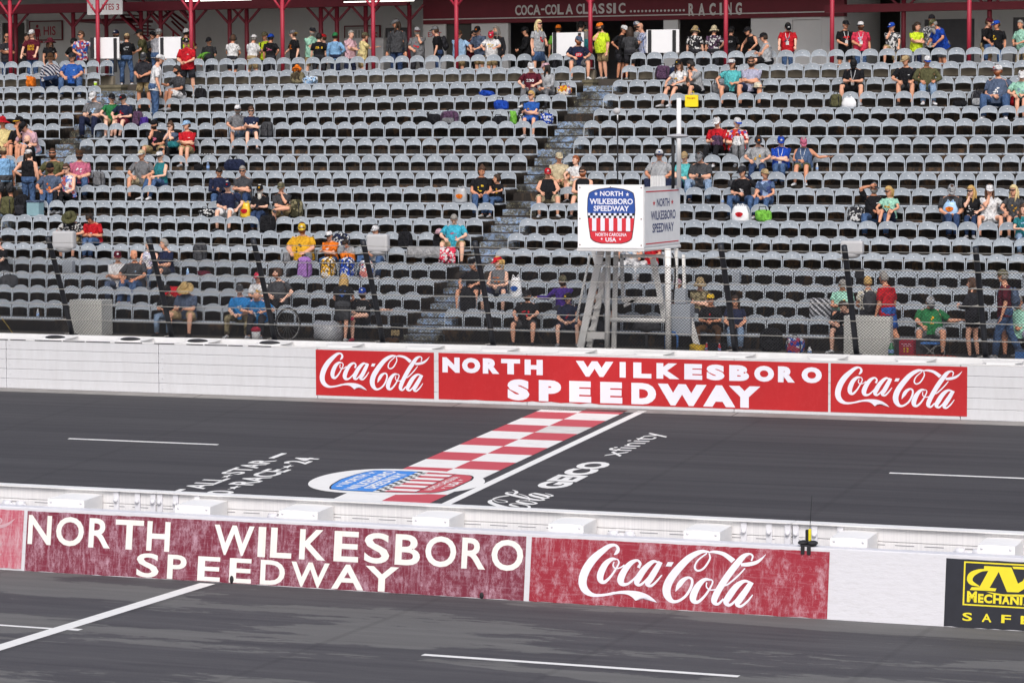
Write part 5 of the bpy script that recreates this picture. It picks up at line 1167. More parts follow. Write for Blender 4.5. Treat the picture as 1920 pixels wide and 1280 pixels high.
    # ---- shoes
    for q, (hip, kn, an) in legs.items():
        P_ = Part(); tq = nrm((q * .25, -1, 0)); lat = np.array([tq[1], -tq[0], 0]); rs = []
        bz = an[2] - .075
        for d_, a, h_ in ((-.055, .03, .05), (-.03, .04, .085), (.04, .043, .085), (.12, .046, .055), (.175, .04, .042), (.2, .02, .028)):
            c = np.array([an[0], an[1], bz]) + tq * d_ * s; rs.append([c + lat * a * s * math.cos(t) + np.array([0, 0, 1]) * h_ * s * (.5 + .5 * math.sin(t)) for t in np.linspace(0, 2 * math.pi, 11)[:-1]])
        P_.add(*loft(rs)); part("shoe", P_, cloth(T.get('sh', ('dk', 'lgrey', 'white', 'black', 'dgrey')[int(px) % 5])))
    if 'pack' in T:
        P_ = Part(); bb = MB(); c = pel + up * .24 * s - fw * .19
        for k_ in range(1): bb.ell(c, (.15, .085, .22), None, 12, 8, np.stack([rt, -fw, up], 1)); bb.ell(c - fw * .06 - up * .07, (.11, .05, .1), None, 10, 6, np.stack([rt, -fw, up], 1))
        pk = bb.build("backpack", cloth(T['pack'])); pk.matrix_world = Matrix.Translation((X, Y, F0)) @ Matrix.Rotation(yaw, 4, 'Z'); tag(pk, T.get('plab', "backpack").replace('_', ' '), "backpack")
        for q in (1, -1): P_ = Part(); P_.add(*tube([front(q * .1, .3) , front(q * .105, .43), pel + up * .47 * s + rt * q * .1, c + up * .16 + rt * q * .08], .016, 6)); part("strap", P_, cloth(T['pack']))
    if 'ph' in fl:
        w1 = armpts[-1][2]; d = nrm(w1 - armpts[-1][1]); c = w1 + d * .1 + np.array([.02, -.02, .02]); b_ = MB(); b_.box((-.037, -.006, -.065), (.037, .006, .065), None, .004); o = b_.build("phone", plain("phone_black", '17171b', .25)); o.matrix_world = Matrix.Translation((X, Y, F0)) @ Matrix.Rotation(yaw, 4, 'Z') @ Matrix.Translation(c) @ Matrix.Rotation(R(-50), 4, 'X'); tag(o, "dark phone held by the " + T.get('pl', 'person').replace('_', ' '), "phone")
    return root
def finish_bodies():
    """fuse every figure into one continuous skin (voxel union), then add hands, nose and ears to the same mesh"""
    for o, _, vx in PENDING:
        m = o.modifiers.new("fuse", 'REMESH'); m.mode = 'VOXEL'; m.voxel_size = vx; m.use_smooth_shade = True
        sm = o.modifiers.new("smooth", 'SMOOTH'); sm.factor = .5; sm.iterations = 3
    dg = bpy.context.evaluated_depsgraph_get()
    new = [bpy.data.meshes.new_from_object(o.evaluated_get(dg)) for o, _, _ in PENDING]
    for (o, ex, _), me in zip(PENDING, new):
        mat = o.data.materials[0]; n = len(me.vertices); co = np.empty(n * 3); me.vertices.foreach_get('co', co)
        bm = bmesh.new(); bm.from_mesh(me); vs = [bm.verts.new(p) for p in ex.v]
        for f in ex.f:
            q = bm.faces.new([vs[i] for i in f]); q.smooth = True
        bm.to_mesh(me); bm.free(); o.modifiers.clear(); me.name = "body"; o.data = me
        if not me.materials: me.materials.append(mat)
# px, top of head (photo), place, looks, label
PEOPLE = [
# ---- concourse, left to right
(13, 62, 'c19.6', 'g y:40 h:grey:bald t:dk b:djean:jeans', "man in dark tee and sunglasses half behind the first red post"),
(48, 63, 'c21', 'y:70 h:black t:dk b:dk:jeans', "dark-haired man in dark shirt behind the maroon tee man"),
(61, 55, 'c19.5', 'g y:10 cap:white t:maroon b:jean:jeans pr:BIG_BEAR/gold a:chair', "man in white cap and maroon tee with yellow print"),
(92, 72, 'c19.6', 'y:60 hat:maroon h:brown:long w t:black b:black:jeans pr:./white', "woman in maroon brimmed hat and black shirt looking right"),
(137, 71, 'c20.0', 'y:160 h:black cap:black t:black b:dk:jeans a:hips', "person in black tee behind the blue patterned shirt"),
(154, 58, 'c19.4', 'g y:25 hy:-40 h:brown t:blue::hawaii b:dk:shorts a:rest,hold ln:12', "man in blue patterned shirt leaning an arm on a white gate board"),
(219, 56, 'c19.9', 'y:15 cap:navy/navy/white bd:brown h:brown t:lgrey:long b:jean:jeans', "bearded man in navy cap and grey hoodie behind the gate board"),
(237, 62, 'c19.3', 'y:200 cap:tan h:brown t:black b:jean:jeans prb:*5/lgrey a:hold', "man in tan cap and black tee seen from behind, jeans"),
(270, 54, 'c20.2', 'y:-60 cap:black h:brown t:olive b:dk:jeans a:hold,down', "officer-like man in black cap and olive short-sleeved shirt"),
(283, 58, 'c20.9', 'y:60 cap:black h:black t:dgrey b:dk:jeans', "man in black cap between the olive shirt and the plaid shirt"),
(293, 53, 'c19.9', 'y:160 capb:lgrey h:grey t:navy::plaid b:jean:jeans', "man in grey cap and blue plaid shirt seen from behind"),
(349, 53, 'c20.0', 'y:170 capb:white h:black t:hiv b:dk:jeans f:1.2', "person in white cap and yellow safety shirt behind the red polo"),
(352, 71, 'f17', 'g y:15 hy:30 cap:black/black/white h:grey t:red:polo b:dk:shorts f:1.15 a:hold pr:./white', "man in black cap and red polo standing at the left aisle"),
(392, 70, 'c21.5', 'g y:10 cap:dk h:black t:dgrey b:dk:jeans', "man in dark cap in shade behind the bending yellow shirt"),
(391, 87, 'c19.6', 'bend y:215 ln:80 h:black capb:dk t:lime b:dk:jeans a:fwd', "person in lime yellow shirt bending over with dark trousers"),
(435, 88, 'c19.5', 'y:185 h:brown:short t:white b:dk:shorts hp w', "person in white tee with headset seen from behind, bare head"),
(472, 80, 'c19.5', 'y:170 capb:white h:grey t:white b:khaki:shorts', "person in white cap and white tee facing away near the yellow shirt"),
(498, 60, 'c20.3', 'y:5 cap:camo h:brown t:hiv b:dk:jeans pack:black plab:black_backpack_on_the_yellow_safety_shirt_man', "man in camouflage cap and yellow safety shirt with backpack straps"),
(507, 79, 'c19.5', 'y:185 capb:royal h:black t:black b:dk:jeans prb:*7/pink', "person in royal blue cap and black tee with pink back print"),
(553, 56, 'c19.5', 'y:-45 hy:-20 capb:grey/gold h:brown t:black b:dk:jeans pr:*8/orange a:down,hold', "man in backward grey cap and black tee with flame print"),
(583, 51, 'c19.9', 'y:55 cap:dk bd:grey h:grey t:mint:polo b:khaki:shorts f:1.25', "grey-bearded man in dark cap and mint polo shirt"),
(609, 64, 'c20.4', 'y:-60 cap:red h:brown t:blue::hawaii b:dk:jeans', "person in red cap and blue-red patterned shirt behind a post"),
(598, 86, 'c19.5', 'y:200 h:black t:black b:dk:jeans prb:51/yellow ', "person with black hair in black tee with yellow back numbers"),
(628, 82, 'c19.4', 'y:180 capb:green h:dbrown t:sky:long b:navy:jeans', "person in dark green cap and light blue hoodie seen from behind"),
(655, 57, 'c19.6', 'y:60 w h:grey:short t:ppink:polo b:navy:jeans f:1.15', "grey-haired woman in pale pink polo looking right"),
(677, 75, 'c19.4', 'y:120 cap:camo/camo h:brown t:pyel b:khaki:shorts a:down,fwd prb:*6/blue f:1.15', "man in camouflage cap and pale yellow tee reaching to a post"),
(744, 35, 'c19.6', 'y:-5 hy:-70 cap:grey h:dbrown:long t:dgrey:long b:djean:jeans', "tall long-haired man in grey cap and dark grey sweater"),
(784, 51, 'c19.6', 'y:10 hy:15 cap:lgrey/maroon bd:grey h:grey t:grey b:dk:jeans f:1.35 a:chin,hold pr:*6/red', "heavy bearded man in grey tee with a hand at his ear"),
(823, 49, 'c19.7', 'g y:-75 cap:grey/navy h:brown t:black b:djean:jeans pack:dk plab:dark_backpack_on_the_black_tee_man_by_the_exit_lettering', "man in grey cap and black tee in profile by the exit lettering"),
(861, 57, 'c19.5', 'g y:25 h:brown cap:brown t:lblue:polo b:khaki:shorts f:1.25 a:side,chin', "man in light blue polo shirt with a hand on the red post"),
(884, 57, 'c20.6', 'g y:50 h:black t:maroon b:dk:jeans', "person in sunglasses half hidden behind the light blue polo"),
(900, 50, 'c19.9', 'y:-5 n:22 cap:black/black/orange h:brown t:bluegrey:polo b:khaki:shorts a:hold', "man in black and orange cap and blue-grey polo looking down"),
(922, 61, 'c19.4', 'y:15 n:28 cap:hot/red/white h:brown t:white b:khaki:shorts lan pr:*7/yellow a:knees f:1.2', "man in red cap and white printed tee looking down"),
(933, 49, 'c20.1', 'y:-15 hy:-20 h:grey:long bd:grey t:dk:long b:dk:jeans', "long grey-haired man in dark leather jacket"),
(988, 50, 'c20.2', 'y:-60 cap:black h:black t:black:long b:black:jeans a:hold', "person in black cap and black jacket behind the blond woman"),
(1009, 37, 'f18', 'w g y:60 h:lblond:long t:lgrey b:jean:skirt pr:*9/red', "blond woman in grey printed tee and denim skirt standing"),
(1046, 46, 'c20.3', 'y:195 capb:orange h:brown t:lime b:dk:jeans prb:24/dk', "person in orange cap and lime green jersey seen from behind"),
(1084, 39, 'c21.2', 'y:150 cap:black h:black t:navy b:dk:jeans', "person in dark cap and navy shirt in the dark doorway"),
(1097, 57, 'c20.3', 'w y:170 cap:tan h:grey:long t:teal b:jean:jeans', "person in tan cap and teal top half behind the centre post"),
(1083, 68, 'r18', 'g y:20 hy:25 cap:bluegrey bd:red h:red t:navy b:grey:shorts l:apart f:1.3 pr:STP/white a:knees sh:white', "red-bearded man in blue-grey cap and navy tee with red oval logo"),
(1131, 42, 'f18', 'y:-35 hy:-20 cap:orange/dk bd:black h:black t:hiv b:khaki:shorts f:1.35 a:down,chin', "bearded man in orange cap and bright yellow tee at the centre aisle"),
(1163, 47, 'c19.5', 'y:70 cap:white h:brown t:black b:dk:shorts', "man in white cap and black tee turned right by the aisle"),
(1181, 54, 'c19.3', 'w y:200 h:dbrown:long t:dgrey:long b:dk:shorts a:hold', "woman with long dark hair in grey and black top seen from behind"),
(1196, 40, 'c20.2', 'y:-25 cap:white/navy/blue bd:dbrown h:dbrown t:lgrey b:dk:jeans', "man in white and blue trucker cap with dark beard"),
(1209, 42, 'c19.8', 'g y:-50 h:grey:bald t:blue::plaid b:dk:jeans f:1.15', "balding man in sunglasses and blue plaid shirt"),
(1299, 53, 'c20.0', 'y:110 cap:white/navy/blue h:brown t:navy b:dk:jeans f:1.15', "man in white and blue cap and navy tee in the wide opening"),
(1303, 76, 'c19.4', 'y:180 bkt:khaki h:grey t:dk::floral b:dk:jeans', "person in khaki brimmed hat and patterned shirt seen from behind"),
(1338, 75, 'c19.4', 'y:190 bkt:beige h:grey t:plum::floral b:dk:jeans', "person in pale pink-tan brimmed hat seen from behind"),
(1369, 56, 'c20.0', 'y:180 cap:black h:black t:black b:dk:jeans prb:20/lgrey', "person in black jersey with number 20 behind the red post"),
(1418, 60, 'c19.3', 'y:-40 ln:25 cap:black h:black t:black:tank b:dk:shorts a:chair', "bent person in black tank top with a hand on a chair back"),
(1441, 62, 'r18', 'w y:-55 hy:-25 n:10 cap:black/plum h:dbrown t:lgrey:tank b:black:shorts f:1.3 a:cross', "woman in black cap and light grey tank top on the top row"),
(1477, 43, 'c19.4', 'y:10 n:30 cap:black/black/white h:black t:red b:jean:jeans lan f:1.2 pr:*8/plum a:chair', "man in black cap and red tee looking down with lanyard"),
(1584, 38, 'c19.5', 'g y:25 hy:10 gc:2f9a6a cap:black h:grey t:black b:dk:shorts lan f:1.15 a:down,hold pr:*8/red', "man in black cap and black printed tee holding a drink"),
(1614, 40, 'c19.4', 'y:10 hy:-35 cap:white/dk bd:brown h:brown t:hot b:jean:jeans lan f:1.3 a:down,hold', "man in white trucker cap and bright pink-red tee with lanyard"),
(1673, 43, 'c19.4', 'y:5 hy:-15 cap:royal/royal/white h:brown t:dgrey::floral b:khaki:shorts l:knee a:chair,chin f:1.15', "man in royal blue cap and dark patterned tee, hand on chin"),
(1718, 44, 'c19.5', 'w y:15 hy:40 h:dbrown:pony t:hiv b:navy:jeans a:cross f:1.1', "dark-haired woman in bright yellow tee with crossed arms"),
(1747, 27, 'c20.1', 'y:10 cap:dk bd:brown h:brown t:grey::floral b:dk:jeans', "tall bearded man in dark cap and grey patterned tee"),
(1770, 38, 'c19.4', 'lbd y:-45 hy:-10 ln:25 n:20 cap:olive bd:grey h:grey t:royal b:grey:shorts f:1.45 a:chair,hold', "heavy man in olive cap with long grey beard and royal blue tee"),
(1848, 33, 'c19.8', 'y:60 cap:maroon h:brown t:black b:khaki:shorts', "man in dark red cap and black tee turned right"),
(1870, 38, 'c19.5', 'g y:-15 hy:-50 cap:royal/royal/white h:brown t:black b:jean:jeans l:knee pr:*6/yellow a:down,hold', "man in royal blue cap and black racing shirt with yellow patch"),
(1917, 42, 'c19.5', 'y:-20 h:grey t:mint:polo b:khaki:jeans a:hold', "person in mint polo shirt at the right edge of the concourse"),
# ---- rows 17 to 14, left block
(96, 100, 'r17', 'y:20 hy:-10 bkt:brown h:grey t:navy:long:stripe b:djean:jeans l:cross a:lap', "man in brown brimmed hat and navy striped jacket, legs crossed"),
(136, 99, 'r17', 'g gc:5577bb y:15 cap:dk h:brown t:blue b:jean:jeans f:1.4 a:knees pr:./white l:apart', "heavy man in dark cap and bright blue tee, top left rows"),
(270, 98, 'f16', 'y:10 hy:30 n:30 cap:dgrey h:grey t:dk:polo b:khaki:shorts f:1.2 a:hold', "man in grey cap, black and red polo and khaki shorts standing in the left aisle"),
(289, 91, 'f15', 'y:120 n:15 cap:white h:brown t:white b:jean:jeans a:down', "man in white cap, white tee and jeans standing in the left aisle"),
(338, 122, 'r16', 'y:-20 hy:-50 h:black t:dgrey b:white:shorts bd:black a:lap,fwd ph pl:grey_tee_man_in_white_shorts sh:white', "dark-haired man in grey tee and white shorts holding out a phone"),
(178, 171, 'r14', 'y:15 hy:-10 n:20 cap:white/white h:grey t:grey b:navy:jeans f:1.2 a:phone ph pl:man_in_cream_cap', "man in cream cap and grey striped shirt looking at a phone"),
(211, 175, 'r14', 'w g y:25 hy:15 vis:black h:black:short t:green b:khaki:shorts pr:./white', "woman in black visor and green tee"),
(235, 177, 'r14', 'y:10 n:15 cap:black/black/red h:brown t:navy b:maroon:shorts f:1.1', "man in black and red cap, navy tee and maroon shorts"),
(446, 197, 'r13', 'g y:20 hy:-10 cap:white/black bd:grey h:grey t:grey:polo b:ljean:shorts l:cross f:1.1', "man in white and black cap and grey polo with crossed legs"),
(471, 200, 'r13', 'w g y:25 h:brown:pony t:navy b:dgrey:shorts pr:*4/white f:1.2', "woman in sunglasses and navy blue tee beside the crossed-leg man"),
(6, 211, 'r12', 'y:25 hat:red h:brown t:pyel b:maroon:shorts a:lap', "person in red straw hat and pale yellow tee at the left edge"),
(39, 215, 'r12', 'kid y:15 hy:-20 cap:black/gold h:dbrown t:black b:black:shorts pr:*4/lime a:chin,lap', "boy in black cap with yellow brim and black tee"),
(64, 211, 'r12', 'y:-20 hy:-15 n:30 cap:black h:brown t:ppink:polo b:lblue:shorts ln:20 a:lap f:1.1', "man in black cap and pink polo leaning over the boy"),
(60, 252, 'f10', 'y:-60 h:brown:bald bd:brown t:black b:dk:jeans f:1.25 pr:*4/gold', "bald bearded man in black tee standing in the left aisle"),
(53, 279, 'f9', 'y:190 capb:white h:brown:pony t:black:tank b:jean:jeans a:hips,down f:1.15', "person in white trucker cap and black tank top seen from behind"),
(9, 275, 'f9', 'y:-130 cap:tan h:brown t:sky b:dgrey:shorts f:1.35', "man in tan cap and light blue polo standing at the left edge"),
(291, 224, 'r12', 'y:15 hy:-40 capb:black bd:black h:black t:black b:khaki:shorts pr:*6/pink a:lap,chin', "bearded man in backward black cap and black tee with pink print"),
(324, 229, 'r12', 'w g y:-15 hy:-25 h:brown:bun t:bluegrey b:black:slim a:chin', "woman in denim shirt with hands clasped at her chin"),
(352, 226, 'r12', 'y:20 hy:-45 cap:lblue h:brown t:red b:khaki:shorts a:cross pr:./white', "person in light blue cap and red tee with crossed arms"),
(103, 277, 'r10', 'g y:15 hy:5 h:brown bd:brown t:olive b:dk:jeans a:knees f:1.15', "man in sunglasses and olive tee, left rows"),
(150, 280, 'r10', 'g y:15 hy:-5 cap:brown bd:black h:black t:pink b:jean:jeans f:1.25 a:lap,lap', "black-bearded man in brown cap and dusty pink tee"),
(97, 304, 'r9', 'y:10 cap:black bd:brown h:brown t:bluegrey b:jean:jeans f:1.15 a:knees pr:*4/orange', "bearded man in black cap and grey-blue tee in the left rows"),
(131, 305, 'r9', 'w g y:-5 h:brown:short t:lav:tank:hawaii b:black:slim a:lap', "woman in sunglasses and bright floral tank top"),
(268, 280, 'r10', 'g y:15 hy:-5 cap:beige/white h:grey t:grey:polo b:beige:shorts f:1.1 l:apart', "man in beige cap and grey polo beside the teal top woman"),
(302, 283, 'r10', 'w g y:-5 cap:white/black h:grey t:teal:tank b:jean:slim', "woman in white visor cap and sleeveless teal top"),
(411, 314, 'r9', 'y:20 n:30 h:black t:navy:long b:jean:jeans a:phone ph pl:man_in_navy_long_sleeves', "man in navy long sleeves looking down at a phone"),
(457, 310, 'r9', 'g y:15 h:grey t:dgrey:polo b:djean:jeans f:1.3', "heavy grey-haired man in sunglasses and dark grey polo"),
(429, 339, 'r8', 'y:12 cap:navy/navy/red h:white t:navy b:white:shorts a:lap', "old man in navy cap, navy tee and white shorts"),
(490, 347, 'r8', 'lbd y:10 cap:black/black/gold bd:white h:white t:black:polo b:djean:jeans f:1.2 a:phone ph pl:white-bearded_man', "white-bearded man in black cap and black polo with a phone"),
(529, 341, 'r8', 'g gc:7a1c22 y:10 hy:-20 cap:camo h:grey t:dgrey b:khaki:shorts l:cross a:chin,cross pr:./white', "man in camouflage cap and red sunglasses with crossed legs"),
(139, 396, 'r6', 'y:10 n:30 hat:olive h:grey t:dk::floral b:khaki:shorts ln:25 a:knees', "hunched person in olive hat and black floral shirt"),
(179, 400, 'r6', 'y:5 n:35 h:dbrown hp t:red b:jean:jeans ln:18 a:lap f:1.1 pr:*4/lblue', "man in red tee with headset looking down"),
(6, 445, 'r4', 'y:-20 h:brown cap:brown t:black b:dk:shorts f:1.2', "person in black tee cut off at the left edge, lower rows"),
(223, 469, 'r3', 'y:15 hy:25 cap:maroon/maroon/white h:grey t:white b:bluegrey:jeans a:lap', "man in maroon cap and white tee by the fence"),
(256, 466, 'r3', 'y:5 hy:50 h:grey:bald t:dgrey b:jean:jeans f:1.2 a:knees pr:./lblue', "bald man in dark grey tee looking right, lower left rows"),
(281, 450, 'r4', 'w gl y:10 h:grey:short t:lav:tank:floral b:jean:slim a:lap', "grey-haired woman in sleeveless blue floral top"),
(316, 447, 'r4', 'y:-25 hy:-30 h:grey t:navy b:dgrey:shorts f:1.25 a:lap l:apart', "grey-haired man in navy tee behind the second fence post"),
(318, 535, 'r1', 'y:0 n:25 cap:black/red h:black t:black b:ljean:jeans a:hold,phone', "person in black cap with red brim and black tee, front row"),
(353, 529, 'r1', 'y:10 n:25 hat:straw h:grey t:bluegrey b:tan:shorts f:1.2 a:phone ph pl:straw_hat_man l:apart', "man in wide straw hat and blue-grey tee, front row"),
(452, 533, 'r1', 'g y:15 cap:dgrey h:grey t:2c86cc b:khaki:jeans:camo a:lap pr:*4/white', "thin man in grey cap, bright blue tee and camouflage trousers"),
(486, 543, 'r1', 'y:10 n:50 h:grey:bald t:2c86cc b:dk:jeans ln:25 f:1.3 a:knees pr:*4/white', "bald man in bright blue tee bending forward, front row"),
(487, 511, 'r2', 'y:5 cap:hot h:brown t:white b:dk:jeans a:phone', "person in red cap and white tee behind the fence post"),
(525, 502, 'r2', 'y:-15 hy:-55 h:brown bd:red t:dgrey b:black:jeans f:1.35 a:side,lap', "red-bearded man in dark grey tee looking left"),
(642, 515, 'k1.5', 'w y:205 ln:25 h:blond:long t:black b:dgrey:skirt a:hold prb:*5/blue l:walk', "blond woman in black tee and grey skirt bending at the fence"),
(681, 540, 'r1', 'y:5 cap:royal/royal/white bd:brown h:brown t:black b:dk:shorts a:out,lap l:cross pr:DAWGS/white f:1.1 sh:hot', "bearded man in blue cap and black tee reading DAWGS"),
(569, 416, 'r5', 'g y:10 hy:5 cap:yellow/yellow/white bd:red h:red t:gold b:grey:jeans f:1.7 a:knees l:apart hp pr:*5/dk', "very large red-bearded man in yellow cap and yellow tee"),
(622, 435, 'r5', 'g y:8 cap:white/black h:brown t:orange b:jean:jeans a:cross ln:15 pr:*3/white', "person in white and black cap and orange tee"),
(656, 452, 'r5', 'kid y:5 n:40 h:dbrown hp t:lgrey b:jean:jeans ln:20 a:lap', "child with dark headset bending forward beside the orange tee"),
(707, 422, 'r5', 'g gc:4a2f8a hp y:5 cap:white h:brown t:lgrey b:jean:jeans f:1.2 l:apart', "person in white cap and headset behind the white loudspeaker"),
(853, 401, 'r6', 'y:8 n:35 h:grey t:turq:polo b:tan:shorts f:1.25 a:lap l:apart pr:*4/pink', "grey-haired man in turquoise shirt looking down at his lap"),
(903, 312, 'r9', 'w gl y:20 hy:30 n:20 h:brown:bun t:black b:jean:jeans f:1.3 a:hold pr:*5/yellow', "woman with hair bun in black tee turning to the boy"),
(935, 331, 'r9', 'kid y:-20 hy:-50 h:dbrown t:black b:jean:jeans a:lap pr:*4/gold sh:white', "boy in black tee and jeans beside the bun-haired woman"),
(891, 484, 'r3', 'y:-10 hy:-35 cap:black h:grey t:black:polo b:dk:shorts f:1.15 l:apart a:knees', "man in black cap and black shirt beside the centre aisle"),
(936, 480, 'r3', 'w y:5 hy:-45 cap:red/red/white h:blond:pony t:grey:tank b:navy:shorts a:lap pr:*4/orange', "woman in red and white cap and grey sleeveless top"),
# ---- centre and right
(997, 118, 'r16', 'y:10 hy:30 n:15 cap:white h:brown t:maroon b:grey:jeans pr:230/white a:knees f:1.1', "person in white cap and crimson tee beside the grey hoodie"),
(1029, 118, 'r16', 'w y:-15 hy:-60 cap:ppink h:black:long t:lgrey:long b:grey:slim a:hold', "woman in pale pink cap and long dark hair with grey hoodie"),
(997, 171, 'r14', 'w g y:10 hy:-30 h:blond:short t:blue b:blue:shorts a:cross f:1.05', "blond curly-haired woman in blue tee and blue shorts"),
(1277, 111, 'r16', 'w g y:-25 hy:10 cap:black/black/yellow h:brown:long t:white b:black:shorts l:stretch f:1.05', "woman in black cap and white top with outstretched bare legs"),
(1310, 114, 'r16', 'y:-30 hy:-55 n:15 h:black bd:black t:lgrey b:black:shorts a:chin,lap ln:15 f:1.15', "dark-haired bearded man in light grey tee turned to his neighbour"),
(1373, 110, 'r16', 'w g y:10 hy:-40 cap:white/maroon h:brown:pony t:aqua b:dgrey:shorts a:lap,side f:1.2', "woman in white and red cap and aqua tee"),
(1410, 106, 'r16', 'g y:10 h:brown bd:dbrown t:lav b:navy:shorts a:cross f:1.3 l:apart', "bearded man in sunglasses and lavender tee with crossed arms"),
(1602, 110, 'r16', 'y:10 n:40 cap:black h:black t:black:polo b:black:shorts lan a:phone l:apart f:1.25', "man in black polo and shorts looking down at his phone"),
(1699, 103, 'r16', 'y:10 hy:-45 cap:tan h:brown t:black b:dgrey:shorts a:knees pr:./white f:1.15', "man in tan cap and black tee with white pass"),
(1737, 104, 'r16', 'g y:10 n:10 cap:white/royal h:white t:olive:long b:ljean:jeans a:lap f:1.2', "old man in white and blue cap and olive jacket"),
(1872, 120, 'r15', 'y:10 hy:-30 cap:white/maroon/red bd:red h:red t:bluegrey b:jean:jeans f:1.5 a:side,lap pr:*6/white', "large red-bearded man in white cap and slate tee"),
(1916, 133, 'r15', 'y:0 n:20 cap:white h:brown t:mint b:dk:shorts a:lap', "person in white cap and pale green tee at the right edge"),
(1048, 285, 'r10', 'y:15 hy:5 n:10 cap:beige h:grey t:beige b:khaki:shorts a:hold f:1.1', "man in khaki cap and beige shirt above the flag stand's left corner"),
(1081, 295, 'r10', 'w y:-5 hy:-25 h:red:short t:white b:beige:shorts a:lap', "curly brown-haired woman in white top"),
(1027, 315, 'r9', 'w g y:15 cap:red/red/white h:brown t:black:tank b:beige:shorts f:1.6 a:knees l:apart', "large woman in red cap and black sleeveless top"),
(1094, 312, 'r9', 'g y:5 h:dbrown bd:red t:black:tank b:olive:shorts a:lap f:1.2', "red-bearded man in black sleeveless shirt behind the flag stand"),
(1237, 279, 'r10', 'y:12 cap:white/navy/blue hp hpc:2f4f9a h:grey t:lgrey:polo b:navy:jeans f:1.4 a:knees l:apart', "heavy man in white and blue cap with headset and grey polo"),
(1284, 284, 'r10', 'w g y:15 cap:tan h:blond:short t:aqua b:djean:jeans hp f:1.15 a:lap', "woman in tan cap and turquoise tee behind the white pole"),
(1315, 285, 'r10', 'y:5 n:25 cap:grey hp hpc:2f3f6a h:brown t:dgrey b:ljean:jeans f:1.5 a:phone ph pl:heavy_grey_tee_man l:apart', "heavy man in grey cap and headset looking at his phone"),
(1347, 221, 'r12', 'y:0 n:15 cap:white h:brown t:red b:black:jeans a:phone', "person in white cap and red tee holding up a phone"),
(1381, 220, 'r12', 'y:25 hy:30 cap:white/royal h:grey t:red::hawaii b:grey:jeans f:1.3 a:lap', "man in white and blue cap and colourful printed shirt"),
(1422, 256, 'r11', 'g y:5 n:15 cap:dk/dk/orange h:brown t:lgrey b:djean:jeans a:lap f:1.1', "man in dark orange-trimmed cap and light grey tee"),
(1465, 257, 'r11', 'g y:5 n:15 cap:royal/royal/white h:brown t:royal:polo b:jean:jeans lan f:1.25 a:lap', "man in royal blue cap and royal blue polo with lanyard"),
(1507, 259, 'r11', 'w y:0 n:30 cap:pink h:grey t:denim:tank b:olive:shorts lan f:1.5 a:out,lap', "woman in pink cap and denim sleeveless vest"),
(1394, 311, 'r9', 'y:10 hy:-20 cap:dk h:black t:black b:jean:jeans a:lap l:apart', "man in dark cap and black tee right of the flag stand"),
(1437, 317, 'r9', 'w y:5 hy:40 cap:tan h:brown t:denim::tie b:jean:jeans a:hold', "person in tan cap and tie-dye blue tee"),
(1638, 342, 'r8', 'g y:15 hy:20 cap:dgrey bd:grey h:grey t:black b:jean:jeans a:lap,cap pr:./white f:1.1 l:apart', "man in dark cap and black tee raising a hand to his head"),
(1668, 350, 'r8', 'w g y:-5 hy:-40 h:blond:pony t:mint b:navy:shorts l:up a:knees', "blond ponytailed woman in mint tee with knees drawn up"),
(1783, 345, 'r8', 'y:10 n:30 cap:lgrey h:brown t:dgrey b:djean:jeans a:hold f:1.2', "man in light grey cap and dark grey tee holding a plastic bag"),
(1822, 348, 'r8', 'w g y:0 hy:-45 h:blond:long t:black b:djean:slim a:knees,chin', "long-haired blond woman in black tee with hand at mouth"),
(1855, 345, 'r8', 'w y:10 cap:white h:brown:long t:white b:white:mini a:side,chin l:apart', "woman in white cap, white top and white shorts drinking"),
(1901, 347, 'r8', 'w g y:0 hy:-25 h:lblond:long t:dgrey b:dgrey:mini a:knees l:close', "long-haired blond woman in dark printed tee near the right edge"),
(1918, 386, 'r7', 'w y:10 h:brown:long t:teal b:ljean:jeans a:lap', "brown-haired woman in teal top at the right edge"),
(990, 544, 'r1', 'g y:5 hy:-20 cap:black bd:dbrown h:black t:black b:dgrey:shorts f:1.4 l:apart a:knees pr:*5/red', "bearded man in black cap and black tee with red print, front row"),
(1057, 516, 'r2', 'g y:10 hy:20 cap:camo bd:brown h:brown t:purple:long b:dk:jeans a:chin,out', "man in camouflage cap and purple pullover with an outstretched arm"),
(1066, 550, 'r1', 'y:10 hy:-20 cap:black/black/yellow h:brown t:navy:polo b:navy:shorts l:apart a:lap f:1.1 pr:*4/red', "man in black cap and navy polo, front row left of the flag stand"),
(1115, 540, 'r1', 'y:10 h:brown t:black b:dk:jeans a:side', "person in black tee hidden behind the white ladder"),
(1222, 452, 'r5', 'y:0 h:brown t:red b:white:jeans l:apart a:knees', "person in red tee and white trousers under the flag stand box"),
(1187, 452, 'r5', 'y:0 h:brown t:white b:white:jeans l:apart a:knees', "person in white clothes under the flag stand box"),
(1273, 525, 'r2', 'kid w y:0 cap:ppink/white h:brown t:lgrey b:grey:shorts', "child in pink and white cap behind the junction box"),
(1313, 521, 'r2', 'w g y:20 hy:10 bkt:tan h:blond:short t:khaki:tee:camo b:dk:jeans a:cross f:1.35', "blond woman in tan hat and brown patterned tee with crossed arms"),
(1333, 552, 'r1', 'g y:10 hy:40 capb:yellow h:grey t:black b:brown:jeans a:lap l:apart pr:*4/red', "man in yellow cap, black tee with red print and brown trousers"),
(1378, 555, 'r1', 'w g y:10 h:dbrown:long t:navy b:ljean:jeans f:1.35 a:lap', "dark-haired woman in navy tee and ripped light jeans"),
(1580, 523, 'r2', 'w y:10 n:35 h:grey:short t:mint b:dgrey:shorts f:1.2 a:phone ph pl:grey-haired_woman_in_mint_tee', "grey-haired woman in mint tee with a phone"),
(1597, 563, 'r1', 'y:-15 n:30 h:dbrown t:black b:dk:shorts ln:30 a:knees l:apart f:1.1', "person in black tee leaning forward beside the utility box"),
